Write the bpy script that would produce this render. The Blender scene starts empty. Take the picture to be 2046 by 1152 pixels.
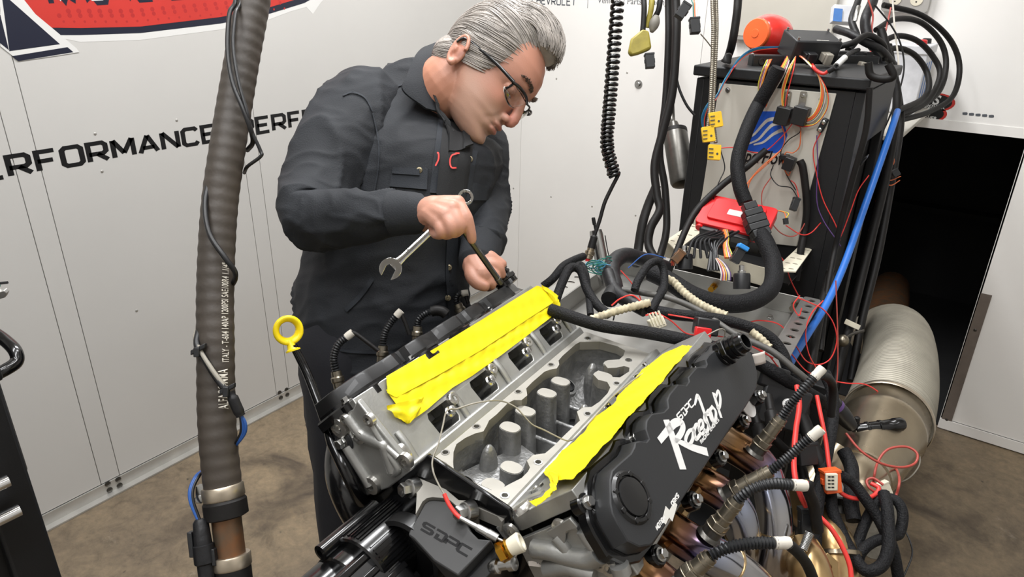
import bpy, math, random
import numpy as np
from mathutils import Vector, Matrix
from mathutils.geometry import tessellate_polygon
random.seed(7); rng = np.random.default_rng(7)
S = bpy.context.scene; COL = S.collection
A = np.array
# ------------------------------------------------------------------ camera
F_PX, CX, CY = 1392.0, 1023.0, 576.0
CAM = A([0.0, 0.0, 1.65])
_p, _y, _r = math.atan2(609, 1392), math.radians(35.6), math.radians(1.1)
FW = A([-math.sin(_y) * math.cos(_p), math.cos(_y) * math.cos(_p), -math.sin(_p)])
_rt = A([math.cos(_y), math.sin(_y), 0.0]); _up = np.cross(_rt, FW)
RT = _rt * math.cos(_r) + _up * math.sin(_r)
UP = -_rt * math.sin(_r) + _up * math.cos(_r)
cam = bpy.data.cameras.new('camera'); camo = bpy.data.objects.new('camera', cam); COL.objects.link(camo)
cam.sensor_width = 36.0; cam.lens = F_PX / 2046 * 36; cam.clip_start = 0.02
mw = Matrix.Identity(4)
for i in range(3):
    mw[i][0], mw[i][1], mw[i][2], mw[i][3] = RT[i], UP[i], -FW[i], CAM[i]
camo.matrix_world = mw; S.camera = camo
# ------------------------------------------------------------------ view, world, lamps
S.view_settings.view_transform = 'Standard'; S.view_settings.look = 'None'
S.view_settings.gamma = 1; S.view_settings.use_curve_mapping = False
S.view_settings.exposure = 0.0
w = bpy.data.worlds.new('world'); S.world = w; w.use_nodes = True
w.node_tree.nodes['Background'].inputs[0].default_value = (.9, .95, 1, 1)
w.node_tree.nodes['Background'].inputs[1].default_value = 0.3
CEIL = 3.2
LAMPS = [(-1.3, 1.7, 1.4, 60), (-0.4, 1.3, 1.4, 26), (-1.0, -0.3, 1.4, 26), (-0.1, -0.3, 1.4, 24), (0.9, 0.7, 1.4, 9)]
def lamp(x, y, L, e):
    l = bpy.data.lights.new('tube_light', 'AREA'); l.shape = 'RECTANGLE'; l.size = .22; l.size_y = L
    l.energy = e; l.color = (.985, .99, 1.0)
    o = bpy.data.objects.new('tube_light', l); o.location = (x, y, CEIL - .1); COL.objects.link(o)
for a in LAMPS: lamp(*a)
# ------------------------------------------------------------------ unprojection helpers (pixel + metric depth/plane -> world point)
def ray(x, y): return FW + RT * ((x - CX) / F_PX) + UP * ((CY - y) / F_PX)
def at(x, y, d): return CAM + ray(x, y) * d
def onz(x, y, z): r = ray(x, y); return CAM + r * ((z - CAM[2]) / r[2])
def onx(x, y, X): r = ray(x, y); return CAM + r * ((X - CAM[0]) / r[0])
def ony(x, y, Y): r = ray(x, y); return CAM + r * ((Y - CAM[1]) / r[1])
def onpl(x, y, P, N): r = ray(x, y); P = A(P); N = A(N); return CAM + r * (((P - CAM) @ N) / (r @ N))
def nrm(v): v = A(v, float); return v / (np.linalg.norm(v) + 1e-12)
# engine frame
EYAW = math.radians(3.8); EO = A([-.463, .535, 1.06]); _c, _s = math.cos(EYAW), math.sin(EYAW)
EX, EYV, EZ = A([_c, _s, 0.]), A([-_s, _c, 0.]), A([0., 0., 1.])
def E(x, y, z): return EO + EX * x + EYV * y + EZ * z
def Ed(x, y, z): return EX * x + EYV * y + EZ * z
def toE(p): d = A(p) - EO; return A([d @ EX, d @ EYV, d @ EZ])
Q = math.sqrt(.5)
def BL(y, a, n): return E(-.08 - Q * a + Q * n, y, Q * a + Q * n)     # left bank: along engine, along cylinder, out of intake face
def BR(y, a, n): return E(.08 + Q * a - Q * n, y, Q * a + Q * n)
BLa, BLn, BRa, BRn = Ed(-Q, 0, Q), Ed(Q, 0, Q), Ed(Q, 0, Q), Ed(-Q, 0, Q)
def pBL(x, y, n=0.): p = toE(onpl(x, y, BL(0, 0, n), BLn)); return (p[1], (p[2] - Q * n) / Q)      # pixel -> (y, a) on plane n
def pBRt(x, y, a): p = toE(onpl(x, y, BR(0, a, 0), BRa)); return (p[1], (p[2] - Q * a) / Q)         # pixel -> (y, n) on plane a
def pBR(x, y, n=0.): p = toE(onpl(x, y, BR(0, 0, n), BRn)); return (p[1], (p[2] - Q * n) / Q)
def pZ(x, y, z): p = toE(onz(x, y, EO[2] + z)); return (p[0], p[1])
def pY(x, y, Y): p = toE(onpl(x, y, E(0, Y, 0), EYV)); return (p[0], p[2])
# ------------------------------------------------------------------ materials
def lin(h):
    h = h.lstrip('#'); c = [int(h[i:i + 2], 16) / 255 for i in (0, 2, 4)]
    return tuple((x / 12.92 if x <= .04045 else ((x + .055) / 1.055) ** 2.4) for x in c) + (1,)
def mat(name, h, rough=.5, metal=0., var=0., vs=10., h2=None, bump=0., bs=80., coat=0., rvar=0., stretch=None, alpha=1., trans=0., emit=0., spec=.5, attr=None, ramp=None):
    m = bpy.data.materials.new(name); m.use_nodes = True; nt = m.node_tree; b = nt.nodes['Principled BSDF']
    b.inputs['Base Color'].default_value = lin(h); b.inputs['Roughness'].default_value = rough; b.inputs['Metallic'].default_value = metal
    b.inputs['Coat Weight'].default_value = coat; b.inputs['Alpha'].default_value = alpha; b.inputs['Transmission Weight'].default_value = trans
    b.inputs['Specular IOR Level'].default_value = spec
    if emit: b.inputs['Emission Color'].default_value = lin(h); b.inputs['Emission Strength'].default_value = emit
    L = nt.links.new; tc = nt.nodes.new('ShaderNodeTexCoord'); vec = tc.outputs['Object']
    if stretch:
        mp = nt.nodes.new('ShaderNodeMapping'); mp.inputs['Scale'].default_value = stretch; L(vec, mp.inputs[0]); vec = mp.outputs[0]
    def noise(sc, det=5):
        n = nt.nodes.new('ShaderNodeTexNoise'); n.inputs['Scale'].default_value = sc; n.inputs['Detail'].default_value = det; L(vec, n.inputs['Vector']); return n
    if attr:
        at_ = nt.nodes.new('ShaderNodeAttribute'); at_.attribute_name = attr
        if ramp:
            cr = nt.nodes.new('ShaderNodeValToRGB'); el = cr.color_ramp.elements
            while len(el) < len(ramp): el.new(.5)
            for e, (p, c) in zip(el, ramp): e.position = p; e.color = lin(c)
            L(at_.outputs['Fac'], cr.inputs[0]); L(cr.outputs[0], b.inputs['Base Color'])
        else: L(at_.outputs['Color'], b.inputs['Base Color'])
    elif var or h2:
        n = noise(vs); cr = nt.nodes.new('ShaderNodeValToRGB'); c = lin(h)
        cr.color_ramp.elements[0].position = .3; cr.color_ramp.elements[1].position = .72
        cr.color_ramp.elements[0].color = tuple(max(0, x * (1 - var)) for x in c[:3]) + (1,) if not h2 else c
        cr.color_ramp.elements[1].color = lin(h2) if h2 else tuple(min(1, x * (1 + var)) for x in c[:3]) + (1,)
        L(n.outputs[0], cr.inputs[0]); L(cr.outputs[0], b.inputs['Base Color'])
    if rvar:
        n = noise(vs * 1.7); mr = nt.nodes.new('ShaderNodeMapRange'); mr.inputs[3].default_value = max(0, rough - rvar); mr.inputs[4].default_value = min(1, rough + rvar)
        L(n.outputs[0], mr.inputs[0]); L(mr.outputs[0], b.inputs['Roughness'])
    if bump:
        n = noise(bs, 3); bp = nt.nodes.new('ShaderNodeBump'); bp.inputs['Strength'].default_value = min(1, bump); bp.inputs['Distance'].default_value = .002
        L(n.outputs[0], bp.inputs['Height']); L(bp.outputs[0], b.inputs['Normal'])
    return m
K = {}
K['wallL'] = mat('shaded_white_panel', '#c2c0bc', .38, var=.03, vs=1.5, bump=.03, bs=200)  # greyer than the back panels: their weaker light is put into the colour
K['wallB'] = mat('lit_white_panel', '#ebe9e5', .4, var=.03, vs=2, bump=.03, bs=160)  # same white raised in colour to read as more strongly lit
K['trim'] = mat('dull_aluminium', '#b9b7b2', .42, .6, var=.1, vs=14)
K['ceil'] = mat('ceiling_paint', '#e8e6e0', .8)
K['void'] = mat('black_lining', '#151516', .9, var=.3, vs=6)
K['brown'] = mat('brown_strip', '#6a6058', .6, var=.1, vs=30)
K['ink'] = mat('black_vinyl', '#0b0b0d', .5)
K['navy'] = mat('navy_vinyl', '#1d2030', .4)
K['red_v'] = mat('red_vinyl', '#bd352e', .4, var=.08, vs=3)
K['dkred_v'] = mat('dark_red_vinyl', '#a92b2a', .4)
K['white_v'] = mat('white_vinyl', '#d6d5d2', .4)
K['greyink'] = mat('grey_vinyl', '#55595f', .5)
K['alu'] = mat('cast_aluminium', '#a6a6a3', .42, .75, var=.12, vs=30, bump=.12, bs=300)
K['alu_m'] = mat('machined_aluminium', '#c3c1bc', .28, .92, var=.08, vs=25, rvar=.08)
K['alu_deck'] = mat('machined_deck', '#94918a', .5, .5, var=.08, vs=25, rvar=.06)
K['alu_d'] = mat('rough_cast_aluminium', '#8b8b8a', .4, .6, var=.2, vs=50, bump=.6, bs=170)
K['alu_s'] = mat('sheet_aluminium', '#aaa9a5', .33, .85, var=.1, vs=9, rvar=.1)
K['steel'] = mat('bright_steel', '#b4b4b2', .26, 1., var=.08, vs=40)
K['chrome'] = mat('chrome', '#dcdcdc', .08, 1.)
K['dksteel'] = mat('dark_steel', '#5b5955', .35, .9, var=.15, vs=40)
K['sensor'] = mat('sensor_steel', '#8d8576', .32, .95, var=.15, vs=60)
K['blk'] = mat('black_anodised', '#0b0b0c', .42, .0, var=.1, vs=40, coat=.08)
K['blkm'] = mat('black_satin', '#1f2022', .45, 0, var=.12, vs=8, bump=.05, bs=300)
K['blkgl'] = mat('black_gloss', '#09090a', .2, 0, coat=.2)
K['blkcab'] = mat('black_powder_coat', '#131416', .55, 0, var=.1, vs=8, bump=.12, bs=400)
K['plast'] = mat('black_plastic', '#191a1c', .42, 0, var=.15, vs=30)
K['rub'] = mat('black_rubber', '#131110', .55, 0, var=.35, vs=25, bump=.15, bs=150, spec=.3)
K['hose'] = mat('worn_hose_rubber', '#3b342d', .55, 0, var=.22, vs=10, h2=None, bump=.25, bs=120)
K['sleeve'] = mat('braided_sleeve', '#131315', .65, 0, var=.5, vs=240, bump=1., bs=380, spec=.25)
K['tapew'] = mat('black_cloth_tape', '#151517', .5, 0, var=.3, vs=60, bump=.6, bs=90, spec=.4)
K['yel'] = mat('yellow_tape', '#e4d106', .5, 0, var=.05, vs=14, bump=.2, bs=40)
K['yelp'] = mat('yellow_plastic', '#f2d60e', .35)
K['yelc'] = mat('yellow_connector', '#e0b416', .45, var=.1, vs=60)
K['brass'] = mat('brass', '#b9892f', .25, 1.)
K['cream'] = mat('cream_plastic', '#d9d2bd', .45, var=.06, vs=30)
K['beige'] = mat('beige_steel', '#c2beb3', .45, 0, var=.05, vs=5)
K['red'] = mat('red_plastic', '#d41f22', .35, var=.06, vs=12)
K['redw'] = mat('red_wire', '#d83a34', .4); K['orgw'] = mat('orange_wire', '#e0703a', .4)
K['redwd'] = mat('dull_red_wire', '#a34238', .45)
K['bluw'] = mat('blue_wire', '#27549a', .4); K['grnw'] = mat('green_wire', '#1f6f62', .45)
K['yelw'] = mat('yellow_wire', '#d8c23e', .45); K['whtw'] = mat('white_wire', '#cfc9bd', .5)
K['gryd'] = mat('dark_grey_conduit', '#4c4a46', .55, var=.15, vs=40)
K['purw'] = mat('purple_wire', '#5b3f78', .45); K['gryw'] = mat('grey_wire', '#8b867b', .45); K['tealw'] = mat('teal_wire', '#1c6a86', .45)
K['blkw'] = mat('black_wire', '#141416', .4)
K['bluh'] = mat('blue_hose', '#2a6cc4', .4, var=.06, vs=20)
K['blu'] = mat('blue_print', '#1f56c2', .4); K['bluc'] = mat('blue_clip', '#2a86d0', .4)
K['silv_v'] = mat('silver_print', '#c7c5be', .4)
K['orange'] = mat('orange_plastic', '#e8622c', .35, var=.06, vs=20)
K['redp'] = mat('red_painted_steel', '#d8312a', .25, var=.1, vs=6, coat=.4)
K['olive'] = mat('olive_tape', '#938632', .55, var=.2, vs=40, bump=.4, bs=60)
K['grytape'] = mat('grey_tape', '#77736a', .55, var=.2, vs=40)
K['spring'] = mat('braided_steel', '#8f887b', .4, .8, var=.25, vs=300)
K['rope'] = mat('cloth_braid', '#b3a98f', .75, var=.35, vs=90)
K['rust'] = mat('rusty_steel', '#5e5548', .5, .7, var=.3, vs=30, h2='#8a5a36')
K['band'] = mat('clamp_band', '#b9ad9b', .35, .9, var=.15, vs=30)
K['duct'] = mat('duct_foil', '#9c978a', .55, .45, var=.15, vs=12)
K['stain'] = mat('stainless_cone', '#a99c86', .3, .95, var=.2, vs=9, rvar=.1)
K['gold'] = mat('gold_heat_tint', '#b08d5a', .3, .95, var=.25, vs=14, h2='#c9b28a')
K['paper'] = mat('paper_label', '#d8cfc6', .7)
K['pump'] = mat('grey_hard_anodise', '#3a3a3a', .48, .2, var=.06, vs=20)
K['glass'] = mat('smoked_lens', '#c9c9c0', .02, 0, trans=1.0)
K['pole'] = mat('grey_paint', '#9a9893', .5)
K['batt'] = mat('battery_white', '#cfd0d4', .5, var=.12, vs=30); K['battb'] = mat('battery_blue', '#4a78b8', .5, var=.12, vs=30)
K['conc'] = None
HEAT = [(0., '#9b8a78'), (.04, '#94704a'), (.1, '#7d5c52'), (.15, '#776f8c'), (.22, '#9aa2b8'), (.4, '#bebec0'), (.7, '#aaa6aa'), (.88, '#8c90b4'), (1., '#77667a')]
K['heat'] = mat('heat_tinted_titanium', '#888888', .17, 1., attr='t', ramp=HEAT)
# ------------------------------------------------------------------ mesh builder
def frames(P):
    P = A(P, float); n = len(P); T = np.zeros_like(P)
    T[1:-1] = P[2:] - P[:-2]; T[0] = P[1] - P[0]; T[-1] = P[-1] - P[-2]
    T /= (np.linalg.norm(T, axis=1)[:, None] + 1e-12)
    u = np.cross(T[0], [0, 0, 1.]) if abs(T[0][2]) < .9 else np.cross(T[0], [1., 0, 0]); u = nrm(u); U = [u]
    for i in range(1, n):
        u = U[-1] - T[i] * (U[-1] @ T[i]); U.append(nrm(u))
    U = A(U); return T, U, np.cross(T, U)
def smooth(P, n=8, closed=False):
    "Catmull-Rom through the points"
    P = [A(p, float) for p in P]
    if len(P) < 3: return A(P)
    if closed: Q_ = [P[-1]] + P + [P[0], P[1]]
    else: Q_ = [2 * P[0] - P[1]] + P + [2 * P[-1] - P[-2]]
    out = []
    for i in range(1, len(Q_) - 2):
        p0, p1, p2, p3 = Q_[i - 1:i + 3]
        for k in range(n):
            t = k / n
            out.append(.5 * ((2 * p1) + (-p0 + p2) * t + (2 * p0 - 5 * p1 + 4 * p2 - p3) * t * t + (-p0 + 3 * p1 - 3 * p2 + p3) * t ** 3))
    if not closed: out.append(P[-1])
    return A(out)
def rot(axis, ang): return A(Matrix.Rotation(ang, 3, Vector(axis)))
def basis(z, hint=(0, 0, 1)):
    z = nrm(z); x = np.cross(hint, z)
    if np.linalg.norm(x) < 1e-4: x = np.cross((1, 0, 0), z)
    x = nrm(x); return x, np.cross(z, x), z
ORG = {}
class MB:
    def __init__(s): s.v = []; s.f = []; s.t = {}
    def add(s, V, Fs):
        o = len(s.v); s.v.extend([tuple(map(float, p)) for p in V]); s.f.extend([tuple(int(i) + o for i in f) for f in Fs]); return o
    def box(s, c, size, X=(1, 0, 0), Y=(0, 1, 0), Z=None, taper=1.):
        X = nrm(X); Y = nrm(Y); Z = np.cross(X, Y) if Z is None else nrm(Z); h = A(size) / 2; c = A(c)
        V = [c + X * h[0] * sx * (taper if sz > 0 else 1) + Y * h[1] * sy * (taper if sz > 0 else 1) + Z * h[2] * sz for sz in (-1, 1) for sy in (-1, 1) for sx in (-1, 1)]
        s.add(V, [(0, 2, 3, 1), (4, 5, 7, 6), (0, 1, 5, 4), (2, 6, 7, 3), (0, 4, 6, 2), (1, 3, 7, 5)]); return s
    def rings(s, R, cap=True, closed=False):
        R = [A(r) for r in R]; n = len(R[0]); o = s.add(np.concatenate(R), [])
        m = len(R); rg = range(m if closed else m - 1)
        for i in rg:
            j = (i + 1) % m
            for k in range(n):
                k2 = (k + 1) % n; s.f.append((o + i * n + k, o + i * n + k2, o + j * n + k2, o + j * n + k))
        if cap and not closed: s.f.append(tuple(o + k for k in reversed(range(n)))); s.f.append(tuple(o + (m - 1) * n + k for k in range(n)))
        return o
    def tube(s, P, r, n=8, cap=True, closed=False, flat=1., spin=0.):
        P = A(P, float); T, U, W_ = frames(P); m = len(P); r = np.broadcast_to(A(r, float), (m,))
        th = np.arange(n) * 2 * math.pi / n
        R = [P[i] + r[i] * (np.cos(th + spin * i)[:, None] * U[i] + flat * np.sin(th + spin * i)[:, None] * W_[i]) for i in range(m)]
        o = s.rings(R, cap, closed)
        for i in range(m):
            for k in range(n): s.t[o + i * n + k] = i / max(1, m - 1)
        return s
    def cyl(s, p0, p1, r0, r1=None, n=16, cap=True):
        return s.tube([p0, p1], [r0, r0 if r1 is None else r1], n, cap)
    def lathe(s, p, ax, prof, n=20, cap=True):
        "prof: (t, r) along axis"
        x, y, z = basis(ax); th = np.arange(n) * 2 * math.pi / n; p = A(p)
        s.rings([p + z * t + max(r, 1e-5) * (np.cos(th)[:, None] * x + np.sin(th)[:, None] * y) for t, r in prof], cap); return s
    def ell(s, c, rad, X=(1, 0, 0), Y=(0, 1, 0), n=14, m=10):
        X = nrm(X); Y = nrm(Y - X * (A(Y) @ X)); Z = np.cross(X, Y); c = A(c); th = np.arange(n) * 2 * math.pi / n
        R = []
        for i in range(m + 1):
            ph = math.pi * (i / m) ; ph = min(max(ph, .03), math.pi - .03)
            R.append(c + Z * rad[2] * -math.cos(ph) + math.sin(ph) * (np.cos(th)[:, None] * X * rad[0] + np.sin(th)[:, None] * Y * rad[1]))
        s.rings(R); return s
    def prism(s, loops, O, U, V, W_, h, back=True):
        "loops: outer 2D polygon followed by holes; extruded from O along W_ by h (front face at h)"
        if not isinstance(loops[0][0], (list, tuple, np.ndarray)): loops = [loops]
        O = A(O); U = A(U); V = A(V); W_ = A(W_)
        tri = tessellate_polygon([[Vector((p[0], p[1], 0)) for p in l] for l in loops])
        flat = [p for l in loops for p in l]; N = len(flat)
        base = [O + U * p[0] + V * p[1] for p in flat]
        o = s.add(base + [b + W_ * h for b in base], [])
        for t in tri:
            a, b, c = [flat[i] for i in t]
            ar = (b[0] - a[0]) * (c[1] - a[1]) - (b[1] - a[1]) * (c[0] - a[0])
            t = t if ar * np.dot(np.cross(U, V), W_) > 0 else tuple(reversed(t))
            s.f.append(tuple(o + N + i for i in t))
            if back: s.f.append(tuple(o + i for i in reversed(t)))
        k = 0
        for l in loops:
            n = len(l)
            for i in range(n):
                a, b = k + i, k + (i + 1) % n; s.f.append((o + a, o + b, o + N + b, o + N + a))
            k += n
        return s
    def mesh(s, name, org):
        me = bpy.data.meshes.new(name); V = A(s.v, float) - org
        me.from_pydata(V.tolist(), [], s.f); me.validate()
        if s.t:
            at_ = me.attributes.new('t', 'FLOAT', 'POINT'); vals = np.zeros(len(me.vertices), np.float32)
            for k, x in s.t.items():
                if k < len(vals): vals[k] = x
            at_.data.foreach_set('value', vals)
        return me
def fix_normals(me):
    import bmesh
    bm = bmesh.new(); bm.from_mesh(me); bmesh.ops.recalc_face_normals(bm, faces=bm.faces); bm.to_mesh(me); bm.free()
def obj(name, mb, m, parent=None, label=None, cat=None, group=None, kind=None, ang=35, bevel=0., sub=0, bseg=2, norm=True):
    V = A(mb.v, float); lo, hi = V.min(0), V.max(0); org = A([(lo[0] + hi[0]) / 2, (lo[1] + hi[1]) / 2, lo[2]])
    me = mb.mesh(name, org)
    if norm: fix_normals(me)
    if ang is not None:
        me.polygons.foreach_set('use_smooth', [True] * len(me.polygons))
        if ang < 170: me.set_sharp_from_angle(angle=math.radians(ang))
    me.materials.append(K[m] if isinstance(m, str) else m)
    o = bpy.data.objects.new(name, me); COL.objects.link(o); ORG[o.name] = org
    place(o, org, parent); tag(o, label, cat, group, kind)
    if bevel:
        b = o.modifiers.new('bevel', 'BEVEL'); b.width = bevel; b.segments = bseg; b.limit_method = 'ANGLE'; b.angle_limit = math.radians(40)
        b.harden_normals = False
    if sub: sd = o.modifiers.new('sub', 'SUBSURF'); sd.levels = sub; sd.render_levels = sub
    return o
def place(o, org, parent):
    if parent is not None: o.parent = parent; o.location = A(org) - ORG[parent.name]
    else: o.location = org
def tag(o, label=None, cat=None, group=None, kind=None):
    for k, x in (('label', label), ('category', cat), ('group', group), ('kind', kind)):
        if x: o[k] = x
    return o
def thing(name, loc, label, cat, group=None, parent=None, kind=None):
    o = bpy.data.objects.new(name, None); COL.objects.link(o); o.empty_display_size = .05; ORG[o.name] = A(loc, float)
    place(o, loc, parent); return tag(o, label, cat, group, kind)
def inst(src_mesh, name, M3, loc, parent=None, **kw):
    "object sharing mesh data, local mesh axes mapped by 3x3 M3"
    o = bpy.data.objects.new(name, src_mesh); COL.objects.link(o); ORG[o.name] = A(loc, float)
    m4 = Matrix.Identity(4)
    for i in range(3):
        for j in range(3): m4[i][j] = float(M3[i][j])
    l = A(loc) - (ORG[parent.name] if parent is not None else 0)
    for i in range(3): m4[i][3] = float(l[i])
    if parent is not None: o.parent = parent
    o.matrix_basis = m4; tag(o, **kw); return o
def mesh_of(mb, m, name, ang=35):
    me = mb.mesh(name, A([0., 0., 0.])); fix_normals(me)
    me.polygons.foreach_set('use_smooth', [True] * len(me.polygons)); me.set_sharp_from_angle(angle=math.radians(ang))
    me.materials.append(K[m] if isinstance(m, str) else m); return me
def M3(z, hint=(0, 0, 1)):
    x, y, z = basis(z, hint); return np.stack([x, y, z], 1)
TOWER = (-.712, -.306, 1.80, 2.2, 1.455)                   # control tower: x range, front, back, top
def wire(name, pts, r, m, label=None, cat='wire', parent=None, n=6, seg=8, group=None, corr=None, flat=1.):
    "pts: (px, py, depth) or world arrays"
    W = [at(*p) if isinstance(p, tuple) else p for p in pts]
    if isinstance(pts[0], tuple) and pts[0][1] <= -40: W = [A([W[0][0], W[0][1], CEIL - .005]), W[0] + A([0, 0, .3])] + W     # hangs from the ceiling
    P = smooth(W, seg); rr = r
    lim = TOWER[2] - .016 - r                                  # nothing may run inside the control tower: bring it in front of its panel
    for i in range(len(P)):
        p = P[i]
        if TOWER[0] - .012 < p[0] < TOWER[1] + .012 and lim < p[1] < TOWER[3] and .3 < p[2] < TOWER[4] + .012 + r:
            d = p - CAM; q = CAM + d * (lim - CAM[1]) / d[1]; P[i] = q
    if corr: P, rr = corrugate(P, r, *corr)
    mb = MB(); mb.tube(P, rr, n, flat=flat)
    return obj(name, mb, m, parent, label, cat if parent is None else None, group, ang=60 if not corr else 80)
def resample(P, step):
    P = A(P); d = np.r_[0, np.cumsum(np.linalg.norm(np.diff(P, axis=0), axis=1))]; n = max(2, int(d[-1] / step) + 1)
    s_ = np.linspace(0, d[-1], n); return np.stack([np.interp(s_, d, P[:, i]) for i in range(3)], 1), s_
def corrugate(P, r, pitch, amp, sub=4):
    P, s_ = resample(P, pitch / sub); return P, r + amp * np.cos(2 * math.pi * s_ / pitch)
# ------------------------------------------------------------------ lettering
def text2d(t, size=1., shear=0., bold=0., spacing=1.):
    cu = bpy.data.curves.new('txt', 'FONT'); cu.body = t; cu.size = size; cu.shear = shear; cu.offset = bold; cu.space_character = spacing; cu.resolution_u = 3
    o = bpy.data.objects.new('txt', cu); COL.objects.link(o); dg = bpy.context.evaluated_depsgraph_get()
    me = o.evaluated_get(dg).to_mesh(); V = [(p.co.x, p.co.y) for p in me.vertices]; Fs = [tuple(p.vertices) for p in me.polygons]
    o.evaluated_get(dg).to_mesh_clear(); bpy.data.objects.remove(o); bpy.data.curves.remove(cu); return V, Fs
def put_text(mb, t, O, U, V, size, thick=.0004, **kw):
    P, Fs = text2d(t, size, **kw); U = A(U); V = A(V); N = nrm(np.cross(U, V)); O = A(O)
    mb.add([O + U * p[0] + V * p[1] + N * thick for p in P], Fs); return max(p[0] for p in P) if P else 0
STR = {'P': [[(0, 0), (0, 1), (.62, 1), (.75, .87), (.75, .5), (.62, .38), (0, .38)]], 'E': [[(.72, 1), (0, 1), (0, 0), (.72, 0)], [(0, .5), (.62, .5)]],
 'R': [[(0, 0), (0, 1), (.62, 1), (.75, .87), (.75, .52), (.62, .4), (0, .4)], [(.36, .4), (.78, 0)]], 'F': [[(0, 0), (0, 1), (.7, 1)], [(0, .5), (.6, .5)]],
 'O': [[(.13, 0), (0, .13), (0, .87), (.13, 1), (.65, 1), (.78, .87), (.78, .13), (.65, 0), (.13, 0)]], 'M': [[(0, 0), (0, 1)], [(.02, 1), (.45, .2)], [(.45, .2), (.88, 1)], [(.9, 1), (.9, 0)]],
 'A': [[(0, 0), (.42, 1)], [(.42, 1), (.84, 0)], [(.14, .28), (.7, .28)]], 'N': [[(0, 0), (0, 1)], [(.02, 1), (.74, 0)], [(.76, 0), (.76, 1)]], 'C': [[(.74, .85), (.62, 1), (.13, 1), (0, .87), (0, .13), (.13, 0), (.62, 0), (.74, .15)]],
 'T': [[(0, 1), (.8, 1)], [(.4, 1), (.4, 0)]], 'D': [[(0, 0), (0, 1), (.6, 1), (.78, .82), (.78, .18), (.6, 0), (0, 0)]], 'I': [[(0, 0), (0, 1)]],
 'G': [[(.76, .85), (.62, 1), (.13, 1), (0, .87), (0, .13), (.13, 0), (.76, 0), (.76, .48), (.42, .48)]], 'S': [[(.74, .86), (.62, 1), (.12, 1), (0, .88), (0, .6), (.12, .5), (.62, .5), (.74, .4), (.74, .12), (.62, 0), (.12, 0), (0, .14)]],
 'H': [[(0, 0), (0, 1)], [(.76, 0), (.76, 1)], [(0, .5), (.76, .5)]], 'V': [[(0, 1), (.4, 0)], [(.4, 0), (.8, 1)]], 'L': [[(0, 1), (0, 0), (.68, 0)]],
 'K': [[(0, 0), (0, 1)], [(.74, 1), (.04, .46)], [(.24, .6), (.78, 0)]], 's': [[(.95, 1), (.12, 1), (0, .88), (0, .62), (.12, .5), (.83, .5), (.95, .4), (.95, .12), (.83, 0), (0, 0)]], 'd': [[(.0, 1), (.83, 1), (.95, .88), (.95, .12), (.83, 0), (.3, 0), (.3, .55)]],
 'p': [[(0, 0), (0, .62)], [(0, 1), (.83, 1), (.95, .88), (.95, .55), (.83, .42), (.0, .42)]], 'c': [[(.95, 1), (.12, 1), (0, .88), (0, .12), (.12, 0), (.95, 0)]]}
def ribbon(mb, pts, w, tf, thick, wend=None):
    P = A(pts, float); n = len(P); closed = n > 2 and np.allclose(P[0], P[-1])
    W_ = np.broadcast_to(A(w, float), (n,)) / 2; L_ = []; R_ = []
    for i in range(n):
        if closed and i in (0, n - 1): a, b = P[0] - P[-2], P[1] - P[0]
        else: a = P[i] - P[max(0, i - 1)]; b = P[min(n - 1, i + 1)] - P[i]
        if not a.any(): a = b
        if not b.any(): b = a
        a = a / np.linalg.norm(a); b = b / np.linalg.norm(b); na, nb = A([-a[1], a[0]]), A([-b[1], b[0]]); m = na + nb
        l = np.linalg.norm(m); m = m / l if l > 1e-6 else na; k = min(1 / max(.45, m @ na), 1.9)
        L_.append(P[i] + m * W_[i] * k); R_.append(P[i] - m * W_[i] * k)
    V = [tf(p, thick) for p in L_] + [tf(p, thick) for p in R_] + [tf(p, 0) for p in L_] + [tf(p, 0) for p in R_]
    Fs = []
    for i in range(n - 1): Fs += [(i, n + i, n + i + 1, i + 1), (i, i + 1, 2 * n + i + 1, 2 * n + i), (n + i, 3 * n + i, 3 * n + i + 1, n + i + 1)]
    mb.add(V, Fs)
def put_strokes(mb, t, O, U, V, h, w=.2, thick=.0006, gap=.42, aspect=1., shear=0.):
    "stroke lettering; h = cap height, w = stroke width / h"
    O = A(O); U = nrm(U); V = nrm(V); N = nrm(np.cross(U, V)); x = 0.
    for ch in t:
        if ch == ' ': x += 1.12; continue
        adv = max(p[0] for st in STR[ch] for p in st)
        for st in STR[ch]:
            tf = lambda p, th: O + U * h * (x * aspect + p[0] * aspect + shear * p[1]) + V * h * (p[1] * (1 - w) + w / 2) + N * th
            ribbon(mb, st, w * .98, tf, thick)
        x += adv + gap
    return x * h * aspect
def bez(pts, n=6): return [tuple(p[:2]) for p in smooth([A([p[0], p[1], 0.]) for p in pts], n)]
def circ(cx, cy, r, n=16, ry=None): return [(cx + r * math.cos(2 * math.pi * i / n), cy + (ry or r) * math.sin(2 * math.pi * i / n)) for i in range(n)]
def rrect(x0, y0, x1, y1, r, n=4):
    o = []
    for cx, cy, a0 in ((x1 - r, y1 - r, 0), (x0 + r, y1 - r, 90), (x0 + r, y0 + r, 180), (x1 - r, y0 + r, 270)):
        for i in range(n + 1): a = math.radians(a0 + 90 * i / n); o.append((cx + r * math.cos(a), cy + r * math.sin(a)))
    return o
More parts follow.
